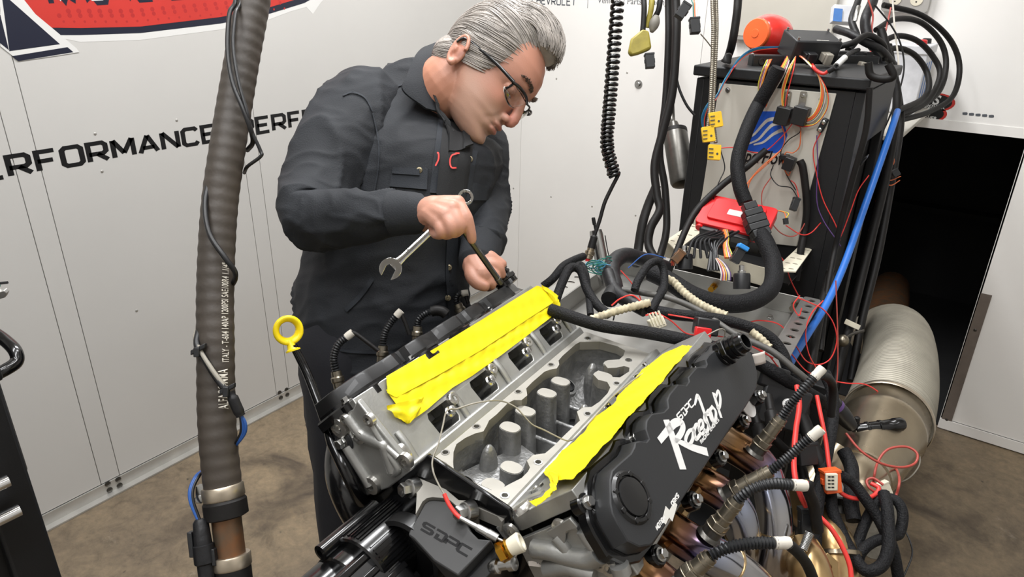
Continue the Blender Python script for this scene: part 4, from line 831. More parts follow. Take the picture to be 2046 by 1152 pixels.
# collector and merge tubes (gold heat tint)
cl = thing('exhaust_collector', at(1650, 1080, 1.15), 'gold-tinted steel exhaust collector at the bottom right of the engine', 'collector')
mb = MB(); mb.tube(smooth([at(1600, 1010, 1.22), at(1632, 1035, 1.17), at(1655, 1075, 1.12), at(1668, 1120, 1.1), at(1672, 1200, 1.08)], 6), [.034] * 12 + [.036] * 13, 28); c0 = obj('collector_tube', mb, 'gold', cl, ang=60)
for p, q in (((1640, 1068), (1700, 1070)), ((1646, 1112), (1690, 1150))):
    mb = MB(); a = at(1668, 1100 + (p[1] - 1068), 1.1); d = nrm(at(1672, 1200, 1.08) - at(1655, 1075, 1.12)); mb.lathe(a, d, [(0, .0365), (.001, .0385), (.007, .0385), (.008, .0365)], 28, cap=False); obj('slip_joint', mb, 'stain', cl)
mb = MB(); mb.prism([(-.02, -.045), (.02, -.045), (.024, .03), (.016, .05), (-.016, .05), (-.024, .03)], at(1655, 1005, 1.2), RT, UP, -FW, .006); obj('heat_tab', mb, 'white_v', cl, bevel=.001)
mb = MB(); mb.lathe(at(1680, 1010, 1.17), nrm(-FW * .6 + UP * .8), [(-.02, .018), (0, .018), (.002, .0175), (.002, .0135), (-.012, .013), (-.012, 0)], 24); obj('open_stub', mb, 'dksteel', cl)
mb = MB(); mb.tube(smooth([at(1600, 1100, 1.05), at(1615, 1130, 1.02), at(1628, 1180, 1.0)], 6), [.03] * 13, 24); obj('merge_tube', mb, 'gold', cl, ang=60)
mb = MB(); th = np.linspace(0, 2 * math.pi * 13, 13 * 12); a, b = at(1604, 1098, 1.0), at(1618, 1064, 1.01); x, y, z = basis(b - a)
mb.tube([a + (b - a) * (i / len(th)) + .0055 * (math.cos(t) * x + math.sin(t) * y) for i, t in enumerate(th)], .0012, 5); obj('tension_spring', mb, 'steel', cl, ang=80)
mb = MB(); mb.prism([[(-.016, -.03), (.016, -.03), (.016, .02), (0, .034), (-.016, .02)], circ(0, .012, .006, 12)], at(1652, 1148, 1.03), RT, UP, -FW, .003); obj('spring_tab', mb, 'gold', cl, bevel=.0006)
mb = MB(); mb.lathe(at(1640, 950, 1.26), nrm(at(1600, 1010, 1.22) - at(1680, 900, 1.28)), [(-.06, .03), (.06, .036)], 24); obj('merge_tube', mb, 'stain', cl, ang=60)
# extraction duct: ball joint, stainless cone, ribbed flexible hose into the alcove
du = thing('exhaust_duct', at(1780, 800, 1.6), 'large ribbed exhaust duct with stainless cone running into the black alcove', 'duct')
a, b = at(1712, 962, 1.30), at(1772, 838, 1.52); d = nrm(b - a); Lc = np.linalg.norm(b - a)
mb = MB(); mb.lathe(a, d, [(-.075, .03), (-.05, .046), (-.02, .055), (.0, .057), (.012, .055), (.013, .058), (.02, .058)], 32); obj('inlet_ball', mb, 'stain', du, ang=60)
mb = MB(); mb.lathe(a, d, [(.02, .056), (.06, .064), (Lc * .72, .084), (Lc * .74, .0865), (Lc * .78, .0865), (Lc * .8, .0845), (Lc, .085)], 40); obj('cone', mb, 'stain', du, ang=40)
P = smooth([b, at(1790, 770, 1.68), at(1796, 705, 1.9), at(1790, 668, 2.12), at(1772, 660, 2.45), at(1745, 668, 2.75)], 12)
P[:, 2] = np.maximum(P[:, 2], .16)
P2, rr = corrugate(P, .088, .011, .0022, 4); mb = MB(); mb.tube(P2, rr, 36); obj('ribbed_hose', mb, 'duct', du, ang=80)
mb = MB(); mb.tube(smooth([at(1750, 668, 2.7), at(1765, 640, 2.95), at(1775, 605, 3.25), at(1780, 575, 3.6)], 6), .085, 24); obj('rigid_pipe', mb, 'rust', du, ang=60)
mb = MB(); mb.lathe(b - d * .012, d, [(0, .0905), (.003, .0925), (.012, .0925), (.015, .0905)], 40, cap=False); obj('hose_clamp', mb, 'band', du)
# ball knob and lever behind
t_ = thing('valve_lever', at(1690, 675, 1.75), 'brown round knob on a bracket left of the ribbed duct', 'knob')
mb = MB(); mb.ell(at(1683, 680, 1.75), (.016, .016, .016)); obj('knob', mb, 'sensor', t_, ang=180)
mb = MB(); mb.tube(smooth([at(1683, 680, 1.76), at(1700, 668, 1.78), at(1725, 660, 1.8)], 4), .004, 8); obj('lever_rod', mb, 'dksteel', t_)
t_ = thing('pull_tab', at(1700, 648, 1.8), 'pale flat metal tab beside the ribbed duct', 'tab')
a, b = at(1688, 641, 1.8), at(1718, 655, 1.8); dd = nrm(b - a); mb = MB(); mb.box((a + b) / 2, (.042, .014, .003), dd, nrm(np.cross(dd, FW))); obj('tab_plate', mb, 'cream', t_, bevel=.0012)
# sensor plug and black stub on the cone
t_ = thing('black_plug', at(1765, 850, 1.36), 'glossy black stepped plug connector lying over the stainless cone', 'connector')
a, b = at(1708, 858, 1.36), at(1806, 846, 1.36); d = nrm(b - a); L_ = np.linalg.norm(b - a)
mb = MB(); mb.lathe(a, d, [(0, .008), (.004, .0105), (.02, .0115), (.022, .013), (.026, .013), (.028, .0115), (.045, .0115), (.047, .013), (.052, .013), (.054, .0118), (L_ * .75, .0122), (L_ * .78, .0135), (L_ - .006, .0135), (L_, .01), (L_ - .01, .008)], 20); obj('plug_body', mb, 'blkgl', t_)
mb = MB(); P, rr = corrugate(smooth([at(1708, 860, 1.36), at(1711, 845, 1.355), at(1713, 833, 1.35)], 6), .0052, .004, .0008); mb.tube(P, rr, 10); obj('boot', mb, 'rub', t_, ang=80)
mb = MB(); a = at(1706, 905, 1.35); mb.lathe(a, nrm(at(1711, 862, 1.36) - a), [(-.012, .012), (.008, .012), (.01, .009), (.022, .009), (.024, .0105), (.03, .0105), (.032, .008), (.045, .008)], 18); obj('sensor_shell', mb, 'sensor', t_)
t_ = thing('black_plug', at(1680, 820, 1.33), 'thick black sleeve connector with a blue fleck left of the stainless cone', 'connector')
a, b = at(1660, 800, 1.32), at(1702, 852, 1.345); d = nrm(b - a); L_ = np.linalg.norm(b - a)
mb = MB(); mb.lathe(a, d, [(-.01, .011), (0, .012), (.002, .0155), (.01, .0155), (L_ * .5, .017), (L_ * .8, .0145), (L_, .011)], 18); obj('plug_body', mb, 'plast', t_)
mb = MB(); mb.lathe(a, d, [(.012, .0162), (.02, .0166)], 18, cap=False); obj('blue_ring', mb, 'purw', t_)
# orange rag caught at the duct
mb = MB(); rg = at(1862, 830, 1.75)
for k in range(9): q = rg + rng.normal(0, .006, 3); mb.tube(smooth([q, q + rng.normal(0, .012, 3) + A([0, 0, .01]), q + rng.normal(0, .016, 3)], 4), .0025, 5)
obj('orange_scrap', mb, 'orange', None, 'scrap of orange plastic netting beside the duct', 'scrap', kind='stuff')
# ================================================================== DYNO STAND, TRAY, TOWER
tw = thing('control_tower', A([-.5, 2.0, 0]), 'tall black steel control tower with a beige front panel and blue wave logo', 'cabinet')
TY, TX0, TX1, TZ = 1.80, -.712, -.306, 1.455; TYB = 2.2
mb = MB(); mb.box(((TX0 + TX1) / 2, (TY + TYB) / 2 + .01, TZ / 2 + .2), (TX1 - TX0 - .05, TYB - TY - .06, TZ - .44)); obj('inner_box', mb, 'void', tw)
obj('side_panel', bx(TX0, TX0 + .022, TY, TYB, .0, TZ - .02), 'blkcab', tw, bevel=.003)
mb = MB(); mb.prism([[(TY, 0), (TYB, 0), (TYB, TZ - .02), (TY, TZ - .02)], [(TY + .07, .2), (TY + .07, 1.16), (TY + .16, 1.3), (TYB - .05, 1.3), (TYB - .05, .2)]], (TX1 - .022, 0, 0), (0, 1, 0), (0, 0, 1), (1, 0, 0), .022); obj('side_panel', mb, 'blkcab', tw, bevel=.002)
obj('front_plate', bx(TX0 + .022, TX1 - .022, TY, TY + .02, .3, TZ - .02), 'blkcab', tw)
obj('lid', bx(TX0 - .008, TX1 + .008, TY - .012, TYB + .008, TZ - .014, TZ + .012), 'blkcab', tw, bevel=.004)
obj('foot_frame', bx(TX0 - .02, TX1 + .02, TY - .02, TYB + .02, 0, .06), 'blkcab', tw, bevel=.004)
Pf = (0, TY - .006, 0); fpn = lambda x, y: (lambda p: (p[0], p[2]))(ony(x, y, TY - .006))
mb = MB(); mb.prism([fpn(1437, 166), fpn(1671, 187), fpn(1612, 400), fpn(1592, 492), fpn(1378, 470), fpn(1402, 390)], (0, TY - .0, 0), (1, 0, 0), (0, 0, 1), (0, -1, 0), .006); fp_ = obj('front_panel', mb, 'beige', tw, 'beige steel front panel with blue wave logo', bevel=.0015)
DU, DV, DN, DO = A([1., 0, 0]), A([0, 0, 1.]), A([0, -1., 0]), A([0, TY - .006, 0])
C8 = lambda x, y: (1346 + x / 2.88, y / 2.88)
def fdecal(name, pts, m, lv=1, n=4): 
    mb = MB(); mb.prism(bez([fpn(*C8(*p)) for p in pts] , n) if n else [fpn(*C8(*p)) for p in pts], DO, DU, DV, DN, .0004 * lv); return obj(name, mb, m, fp_, ang=None)
fdecal('logo_field', [(430, 640), (600, 640), (632, 690), (655, 780), (620, 868), (585, 880), (420, 868), (385, 850), (395, 740)], 'blu', 1, 0)
for k, (dx, dy) in enumerate(((0, 0), (28, 26), (56, 52))):
    mb = MB(); P = [A(fpn(*C8(x + dx, y + dy))) for x, y in bez([(405, 800), (460, 775), (510, 720), (545, 690), (600, 680)] if k < 2 else [(405, 780), (460, 765), (510, 725), (545, 705), (570, 695)], 5)]
    ribbon(mb, P, np.linspace(.004, .0095, len(P)), lambda p, th: DO + DU * p[0] + DV * p[1] + DN * th, .0010); obj('logo_wave', mb, 'silv_v', fp_, ang=None)
mb = MB(); a, b = ony(*C8(340, 922), TY - .0064), ony(*C8(645, 950), TY - .0064); dd = nrm(b - a); wt = put_text(MB(), 'SuperFlow', a, DU, DV, .046, bold=.0009)
put_text(mb, 'SuperFlow', a, dd * (np.linalg.norm(b - a) / wt), DV, .046, bold=.0009, shear=.25); obj('logo_lettering', mb, 'ink', fp_, ang=None)
for x, y in ((312, 517), (852, 570)): inst(bolt6, 'bolt', M3(DN), ony(*C8(x, y), TY - .006), fp_)
def pbox(name, c, size, m, parent=None, tilt=0., yawd=0., label=None, cat=None, bevel=.0015, roll=0., group=None):
    "box whose X axis follows the tower (or a yaw), tilted about X"
    R_ = rot((0, 0, 1), math.radians(yawd)) @ rot((1, 0, 0), math.radians(tilt)) @ rot((0, 1, 0), math.radians(roll)); mb = MB(); mb.box(c, size, R_[:, 0], R_[:, 1]); return obj(name, mb, m, parent, label, cat, group, bevel=bevel)
# relays on the panel
for i, (x, y, lb) in enumerate(((632, 665, 'black relay on the beige panel, left of a touching pair'), (730, 665, 'black relay on the beige panel, right of a touching pair'), (665, 940, 'small black relay hanging below the pair on the beige panel'))):
    c = ony(*C8(x, y), TY - .024); t_ = thing('relay', c, lb, 'relay')
    if i < 2:
        obj('relay_body', MB().box(c, (.034, .032, .042), rot((0, 1, 0), .12)[:, 0], (0, 1, 0)), 'plast', t_, bevel=.002)
        c2 = ony(*C8(x + 25 - i * 10, 560), TY - .008); mb = MB(); mb.prism([rrect(-.008, -.02, .008, .014, .004), circ(0, .003, .0035, 10)], c2, DU, DV, DN, .0025); obj('mounting_tab', mb, 'steel', t_)
        inst(bolt6, 'bolt', M3(DN) * .8, c2 + A([0, -.002, .004]), t_)
    else:
        obj('relay_body', MB().box(c, (.024, .026, .032), rot((0, 1, 0), .2)[:, 0], (0, 1, 0)), 'plast', t_, bevel=.002); c2 = ony(*C8(625, 900), TY - .014)
        obj('relay_socket', MB().box(c2 + A([0.006, 0, 0]), (.02, .02, .012), (1, 0, 0), (0, 1, 0)), 'plast', t_, bevel=.001)
c = ony(*C8(858, 720), TY - .012); t_ = thing('terminal_stud', c, 'small black double terminal at the right edge of the beige panel', 'terminal')
mb = MB(); mb.box(c, (.014, .014, .034), rot((0, 1, 0), .3)[:, 0], (0, 1, 0)); obj('stud_body', mb, 'plast', t_, bevel=.003)
for k in (-.01, .008): mb = MB(); mb.lathe(c + A([k * .3, -.007, k]), (0, -1, 0), [(0, .005), (.003, .005), (.004, .003), (.006, .003)], 10); obj('stud_nut', mb, 'steel', t_)
# things on the tower top
cz = TZ + .013
c = at(1532, 80, 1.98); t_ = thing('red_canister', A([c[0], c[1], cz]), 'round red canister with an orange end cap lying on the tower', 'canister')
r_ = .058; c[2] = cz + r_ + .001; ax = nrm(-RT * .72 - FW * .62 - A([0, 0, .12]))
mb = MB(); mb.lathe(c - ax * .075, ax, [(0, .022), (.004, .034), (.016, .047), (.035, .0555), (.06, .058), (.085, .057), (.105, .051), (.118, .043), (.126, .038)], 32); obj('canister_body', mb, 'redp', t_, ang=60)
mb = MB(); mb.lathe(c - ax * .075, ax, [(.124, .0405), (.133, .0405), (.136, .038), (.137, .012), (.1385, .011), (.1385, 0)], 32); obj('end_cap', mb, 'orange', t_)
c = at(1617, 94, 1.80); t_ = thing('engine_controller', A([c[0], c[1], cz]), 'black finned box controller with plugged grey and black connectors on the tower', 'controller')
RX = nrm(RT * .97 + FW * .14); RX[2] *= .6; RX = nrm(RX); RY = nrm(np.cross([0, 0, 1.], RX)); tl = .3; FYv = nrm(RY * math.cos(tl) + A([0, 0, 1.]) * math.sin(tl)); FZ = np.cross(RX, FYv)
mb = MB(); mb.box(c, (.126, .08, .06), RX, FYv); ec = obj('case', mb, 'blkm', t_, bevel=.004)
for sx in (-1, 1):
    for sy_ in (-1, 1): inst(capb, 'screw', M3(FZ) * .55, c + RX * sx * .056 + FYv * sy_ * .033 + FZ * .03, ec)
mb = MB(); mb.box(c - FYv * .032 + FZ * .0302, (.012, .003, .0006), RX, FYv).box(c - FYv * .032 + FZ * .0302 + RX * .017, (.02, .0025, .0006), RX, FYv); obj('print_mark', mb, 'silv_v', ec)
for k, m, w_ in ((-.022, 'plast', .032), (.024, 'gryw', .024)):
    q = c - FYv * .05 + RX * k - FZ * .006; mb = MB(); mb.box(q, (w_, .022, .022), RX, FYv).box(q - FYv * .012, (w_ * .75, .014, .028), RX, FYv); obj('plug', mb, m, t_, bevel=.002)
c = at(1530, 122, 1.80); t_ = thing('black_module', A([c[0], c[1], cz]), 'flat black module with a round socket left of the controller box', 'module')
mb = MB(); mb.box(c, (.085, .03, .032), RX, RY); obj('module_case', mb, 'plast', t_, bevel=.003)
mb = MB(); mb.lathe(c - RY * .015 - RX * .018, -RY, [(0, .009), (.003, .009), (.003, .006), (.001, .005), (.001, 0)], 16); obj('socket', mb, 'blkm', t_)
c = at(1700, 122, 1.92); t_ = thing('fuse_block', A([c[0], c[1], cz]), 'black fuse block at the right end of the tower top', 'module')
mb = MB(); mb.box(c, (.13, .06, .035), RX, RY); fb = obj('module_case', mb, 'plast', t_, bevel=.004)
for k in range(4): obj('fuse_cap', MB().box(c + RX * (-.04 + k * .027) + A([0, 0, .02]), (.02, .035, .012), RX, RY), 'blkm', t_, bevel=.002)
c = at(1728, 132, 1.86); mb = MB(); mb.box(c, (.035, .02, .018), nrm(RX + A([0, 0, -.2])), RY); obj('toggle_block', mb, 'gryw', None, 'small grey latch block near the tower corner', 'connector', bevel=.003)
# battery beside the tower on a wall bracket
c = at(1812, 150, 2.45); t_ = thing('battery', A([c[0], c[1], c[2] - .09]), 'white and blue car battery behind the cable loops', 'battery')
mb = MB(); mb.box(c + A([0, 0, -.02]), (.12, .17, .2), (1, 0, 0), (0, 1, 0)); obj('battery_case', mb, 'batt', t_, bevel=.005)
for k in (-.055, .0, .055): obj('blue_stripe', MB().box(c + A([0, k, -.03]), (.1215, .022, .16), (1, 0, 0), (0, 1, 0)), 'battb', t_)
mb = MB(); mb.box(c + A([0, 0, .09]), (.128, .178, .03), (1, 0, 0), (0, 1, 0)); obj('battery_lid', mb, 'batt', t_, bevel=.004)
for k, m in ((-.05, 'red'), (.05, 'plast')): mb = MB(); mb.lathe(c + A([.03, k, .104]), (0, 0, 1), [(0, .016), (.016, .014), (.018, .01)], 14); obj('terminal', mb, m, t_)
obj('wall_shelf', bx(c[0] - .09, c[0] + .09, 2.32, YB - .001, c[2] - .135, c[2] - .121), 'beige', None, 'pale steel wall shelf carrying the battery', 'shelf', bevel=.002)
# perforated bracket shelf with red control unit
sz = 1.045
def S_(x, y): p = onz(x, y, sz); return (p[0], p[1])
br = thing('bracket_shelf', A([-.5, 1.68, sz]), 'cream perforated bracket shelf on the tower front', 'shelf')
def slots(n, a, b, rx, ry, off=(0, 0)):
    a = A(a); b = A(b); return [circ(*(a + (b - a) * ((i + .5) / n) + A(off)), rx, 10, ry) for i in range(n)]
L4 = [S_(1330, 480), S_(1388, 442), S_(1402, 462), S_(1352, 500)]; R4 = [S_(1545, 540), S_(1600, 488), S_(1622, 498), S_(1590, 542)]
for q, nm in ((L4, 4), (R4, 5)):
    a0, a1, b1, b0 = map(A, q); hs = []
    for t in (.3, .7):
        for i in range(nm): u = (i + .5) / nm; p = (a0 * (1 - u) + a1 * u) * (1 - t) + (b0 * (1 - u) + b1 * u) * t; hs.append(circ(p[0], p[1], .0065, 10, .004))
    mb = MB(); mb.prism([q] + hs, (0, 0, sz - .003), (1, 0, 0), (0, 1, 0), (0, 0, 1), .003); obj('perforated_flange', mb, 'cream', br)
p0, p1 = A([*L4[0], sz]), A([*R4[0], sz]); dd = nrm(p1 - p0); mb = MB(); mb.box((p0 + p1) / 2 + A([0, 0, -.022]), (np.linalg.norm(p1 - p0), .004, .046), dd, np.cross([0, 0, 1], dd)); obj('front_lip', mb, 'cream', br, bevel=.001)
mb = MB(); mb.box(((L4[0][0] + R4[1][0]) / 2, 1.72, sz - .05), (.34, .14, .004)); obj('shelf_plate', mb, 'blkcab', br)
c = at(1470, 444, 1.70); t_ = thing('red_controller', A([c[0], c[1], c[2] - .03]), 'red topped engine control unit on the bracket shelf', 'controller')
X_, Y_ = nrm(A([.98, .08, -.05])), None; tl = .42; Y_ = nrm(A([-.05, math.cos(tl), math.sin(tl)])); Z_ = np.cross(X_, Y_)
ou = rrect(-.085, -.055, .085, .055, .012, 3); mb = MB(); mb.prism(ou, c, X_, Y_, Z_, .024); rd = obj('red_lid', mb, 'red', t_, bevel=.004)
mb = MB(); mb.prism(rrect(-.062, -.036, .062, .04, .008, 3), c + Z_ * .024, X_, Y_, Z_, .006); obj('raised_top', mb, 'red', t_, bevel=.003)
mb = MB(); mb.prism(rrect(-.02, -.012, .03, .008, .002, 2), c + Z_ * .0302, X_, Y_, Z_, .0005); obj('badge', mb, 'white_v', t_)
mb = MB(); mb.box(c - Z_ * .022, (.15, .09, .044), X_, Y_); obj('black_base', mb, 'plast', t_, bevel=.004)
for k in (-.045, .03): mb = MB(); mb.box(c + X_ * k - Y_ * .058 + Z_ * .006, (.045, .02, .022), X_, Y_); obj('plug', mb, 'plast', t_, bevel=.003)
mb = MB(); mb.lathe(c - X_ * .07 - Y_ * .05 + Z_ * .012, -Y_, [(0, .009), (.012, .009), (.012, .005)], 14); obj('side_port', mb, 'red', t_)
obj('blue_clip', MB().box(c - X_ * .088 + Y_ * .02, (.016, .014, .01), X_, Y_), 'bluc', t_, bevel=.002)
# large connector in the thick loom
c = at(1508, 440, 1.60); t_ = thing('loom_connector', c, 'large ribbed black connector over the red control unit', 'connector'); d = nrm(at(1520, 470, 1.6) - at(1494, 405, 1.62)); x_ = nrm(np.cross(d, FW))
for k, (w_, l_) in enumerate(((.03, .018), (.042, .016), (.046, .018), (.046, .016), (.04, .018))):
    mb = MB(); mb.box(c + d * (-.034 + k * .017), (w_, l_, .036 if k else .028), x_, d); obj('connector_rib', mb, 'plast', t_, bevel=.002)
# ---- aluminium tray
ty0, ty1, tx0, tx1, tzr = .56, 1.035, -.235, .225, -.06
tr_ = thing('aluminium_tray', E(0, .8, tzr - .06), 'sheet aluminium tray with perforated side flanges behind the engine', 'tray')
th_ = .003
def slab(name, x0, x1, y0, y1, z0, z1, m='alu_s', par=tr_, bev=.0008): 
    mb = MB(); mb.box(E((x0 + x1) / 2, (y0 + y1) / 2, (z0 + z1) / 2), (x1 - x0, y1 - y0, z1 - z0), ex, ey); return obj(name, mb, m, par, bevel=bev)
slab('tray_floor', tx0, tx1, ty0, ty1, tzr - .048, tzr - .045); slab('rear_wall', tx0, tx1, ty1 - th_, ty1, tzr - .045, tzr)
slab('side_wall', tx0, tx0 + th_, ty0, ty1 - th_, tzr - .045, tzr); slab('side_wall', tx1 - th_, tx1, ty0, ty1 - th_, tzr - .045, tzr); slab('front_wall', tx0 + th_, tx1 - th_, ty0, ty0 + th_, tzr - .045, tzr - .012)
for x0, x1, y0, y1 in ((tx0 - .05, tx0, ty0 + .06, ty1), (tx1, tx1 + .036, ty0 + .06, ty1 + .01)):
    q = rrect(x0, y0, x1, y1, .006, 2); n_ = 12; hs = [circ((x0 + x1) / 2, y0 + (y1 - y0) * (i + .5) / n_, .0095, 12, .0065) for i in range(n_)]
    mb = MB(); mb.prism([q] + hs, E(0, 0, tzr - .003), ex, ey, ez, .003); obj('perforated_flange', mb, 'alu_s', tr_)
for x, y in ((-.15, .9), (-.17, .8), (.02, .95), (.17, .98), (-.05, .99)): mb = MB(); mb.lathe(E(x, y, tzr - .045), ez, [(0, .008), (.002, .0075), (.003, .005), (.007, .005), (.008, 0)], 12); obj('tray_bolt', mb, 'steel', tr_)
for x, m in ((.02, 'brass'), (.21, 'sensor')):
    q = E(x, ty1 - .003, tzr - .02); mb = MB(); mb.lathe(q, -ey, [(0, .009), (.006, .009), (.006, .005), (.022, .005), (.022, .008), (.028, .008)], 6); obj('wall_fitting', mb, m, tr_)
# black stand under tray and engine
st = thing('engine_stand', E(0, .5, -1.06), 'black steel stand under the engine and tray', 'stand')
for x in (-.17, .17):
    for y in (.03, .46, .98): slab('stand_leg', x - .025, x + .025, y - .025, y + .025, -1.058, -.46 if y < .5 else tzr - .05, 'blkcab', st)
for x in (-.17, .17): slab('stand_beam', x - .025, x + .025, .056, .954, -.95, -.9, 'blkcab', st)
slab('cross_plate', -.24, .24, -.02, .5, -.5, -.478, 'blkcab', st); slab('rear_plate', -.22, .2, .6, 1.02, -.14, -.12, 'blkcab', st)
slab('absorber_housing', -.14, .14, .56, .9, -.46, -.15, 'blkcab', st, .02)
pz = at(1640, 760, 1.5); mb = MB(); mb.box(A([pz[0], pz[1], pz[2] / 2]), (.05, .05, pz[2]), (1, 0, 0), (0, 1, 0)); obj('stand_post', mb, 'blkcab', st, bevel=.003)
# coil packs / black boxes at the right of the engine rear
t_ = thing('ignition_coil', at(1555, 800, 1.2), 'black plastic coil box with bolts right behind the Raceshop cover', 'coil')
for x, y, w_, h_ in ((1558, 810, .085, .075), (1540, 752, .05, .04)):
    mb = MB(); mb.box(at(x, y, 1.21), (w_, .04, h_), nrm(RT * .9 + UP * -.3), FW); obj('coil_body', mb, 'plast', t_, bevel=.005)
for x, y in ((1574, 808), (1495, 798), (1480, 840)): inst(bolt10, 'bolt', M3(nrm(-FW + UP * .4)), at(x, y, 1.17), t_)
for a, b in (((1535, 790), (1545, 850)), ((1505, 820), (1520, 870))): mb = MB(); mb.lathe(at(*a, 1.17), nrm(at(*b, 1.13) - at(*a, 1.17)), [(0, .007), (.03, .007), (.035, .011), (.06, .012), (.064, .009)], 14); obj('plug_boot', mb, 'rub', t_)
# silver can behind tray, muffler cylinder left of tower
t_ = thing('silver_canister', at(1200, 520, 1.66), 'polished metal canister with a black stem behind the tray', 'canister'); a, b = at(1206, 545, 1.68), at(1190, 460, 1.68); d = nrm(b - a); L_ = np.linalg.norm(b - a)
mb = MB(); mb.lathe(a - d * .03, d, [(0, .016), (L_ + .02, .016), (L_ + .03, .0145), (L_ + .03, 0)], 28); obj('can', mb, 'steel', t_)
mb = MB(); mb.lathe(a + d * L_, d, [(0, .003), (.014, .003), (.014, .0045), (.03, .0045), (.032, .003)], 10); obj('stem', mb, 'rub', t_)
t_ = thing('muffler', at(1355, 320, 2.2), 'dull metal silencer cylinder hanging left of the tower', 'muffler'); a, b = at(1365, 368, 2.15), at(1348, 262, 2.2); d = nrm(b - a); L_ = np.linalg.norm(b - a)
mb = MB(); mb.lathe(a, d, [(-.006, .02), (0, .034), (.008, .038), (L_ - .008, .038), (L_, .036), (L_ + .002, .02), (L_ + .03, .014)], 28); obj('silencer_body', mb, 'dksteel', t_)
mb = MB(); mb.lathe(a + d * (L_ - .01), d, [(0, .0388), (.012, .0388)], 28, cap=False); obj('end_ring', mb, 'rub', t_)
mb = MB(); mb.tube(smooth([b + d * .02, at(1342, 235, 2.25), at(1338, 140, 2.3), ony(1335, 60, YB - .01)], 6), .011, 12); obj('feed_pipe', mb, 'dksteel', t_, ang=80)
# ================================================================== HOSES, LOOMS, WIRES
# big hydraulic hose at the left with its pipe and wiring
bh = thing('hydraulic_hose', at(455, 1100, .87), 'thick worn black hydraulic hose hanging at the left with white print', 'hose')
hp = [(540, -190, 1.0), (520, -90, .985), (506, 0, .97), (487, 100, .955), (470, 200, .94), (454, 300, .925), (440, 400, .915), (433, 500, .905), (430, 600, .895), (431, 700, .885), (432, 800, .878), (436, 880, .872), (444, 960, .868), (449, 1000, .866)]
P = smooth([at(*p) for p in hp], 10); P[:, 2] = np.minimum(P[:, 2], CEIL - .02)
HP, rr = corrugate(P, .0227, .017, .00035, 6); mb = MB(); mb.tube(HP, rr, 32); obj('rubber_hose', mb, 'hose', bh, ang=80)
e1, e2 = at(445, 975, .867), at(449, 1003, .866); dd = nrm(e2 - e1)
mb = MB(); mb.lathe(e1, dd, [(-.004, .0238), (-.002, .0252), (.011, .0252), (.013, .0238)], 32); hb = obj('clamp_band', mb, 'band', bh)
mb = MB(); mb.box(e1 - RT * .025 - UP * .004, (.012, .016, .012), RT, UP).lathe(e1 - RT * .027 - UP * .012, -FW, [(0, .006), (.006, .006), (.007, .004)], 6); obj('clamp_screw', mb, 'steel', hb)
mb = MB(); mb.lathe(e1, dd, [(.013, .0238), (.016, .0262), (.034, .0262), (.036, .022)], 32); obj('hose_lip', mb, 'rub', bh)
e3 = at(460, 1100, .862); mb = MB(); mb.tube(smooth([e2, at(454, 1050, .864), e3, at(463, 1125, .861)], 5), .0178, 28); obj('steel_pipe', mb, 'rust', bh, ang=80)
d3 = nrm(at(470, 1200, .858) - e3); mb = MB(); mb.lathe(e3, d3, [(.004, .0228), (.006, .0238), (.018, .0238), (.02, .0228)], 32); obj('clamp_band', mb, 'band', bh)
mb = MB(); mb.tube(smooth([e3 + d3 * .006, at(466, 1150, .86), at(472, 1220, .86), at(480, 1320, .87), at(490, 1420, .9)], 6), .0222, 28); obj('lower_hose', mb, 'rub', bh, ang=80)
# printed text along the hose: wrapped onto the tube surface
def hose_print(t, y0, y1, off, size):
    V, F_ = text2d(t, 1., bold=.012, spacing=1.05); mx = max(v[0] for v in V); W_ = []
    pr = [(float(CX + F_PX * ((p - CAM) @ RT) / ((p - CAM) @ FW)), float(CY - F_PX * ((p - CAM) @ UP) / ((p - CAM) @ FW))) for p in HP]
    ys_ = A([q[1] for q in pr])
    for v in V:
        yy = y0 + (y1 - y0) * v[0] / mx; c = A([np.interp(yy, ys_, HP[:, i]) for i in range(3)])
        i = min(max(int(np.searchsorted(ys_, yy)), 3), len(HP) - 4); T_ = nrm(HP[i + 3] - HP[i - 3]); to = nrm(CAM - c); sd_ = nrm(np.cross(T_, to)); to = np.cross(sd_, T_)
        a = off + (v[1] - .35) * size / .0232
        W_.append(c + .0237 * (math.cos(a) * to + math.sin(a) * sd_))
    mb = MB(); mb.add(W_, F_); obj('hose_print', mb, 'whtw', bh, ang=None)
hose_print('ALFAGOMMA', 818, 738, -.35, .017); hose_print('ITALY - T-604 140AP 1200PSI SAE100R4 1.1/4"', 725, 530, -.5, .0125)
# wiring spiralled on the hose
hw = thing('hose_wiring', at(440, 700, .86), 'black and blue signal wires spiralled and tied around the big hose', 'wiring')
wire('wire', [(470, -60, .945), (458, 30, .93), (455, 100, .915), (465, 165, .905), (487, 220, .90), (502, 262, .905), (505, 285, .92), (494, 300, .945)], .0032, 'blkw', parent=hw, n=8)
wire('wire', [(478, -60, .945), (470, 30, .925), (466, 90, .912), (476, 160, .903), (494, 225, .90), (500, 255, .905), (520, 300, .91), (521, 312, .91), (495, 332, .915), (488, 345, .94)], .0024, 'blkw', parent=hw, n=8)
wire('wire', [(428, 330, .93), (414, 375, .9), (410, 420, .885), (420, 470, .875), (450, 515, .872), (468, 540, .878), (470, 556, .888), (463, 570, .905)], .0034, 'blkw', parent=hw, n=8)
wire('wire', [(405, 640, .895), (396, 665, .875), (394, 690, .865), (408, 715, .858), (430, 750, .854), (448, 775, .852), (468, 800, .855), (478, 822, .858)], .0042, 'blkw', parent=hw, n=8)
wire('wire', [(400, 648, .895), (390, 672, .876), (400, 700, .86), (425, 740, .853), (452, 778, .852), (474, 815, .856)], .003, 'gryw', parent=hw, n=8)
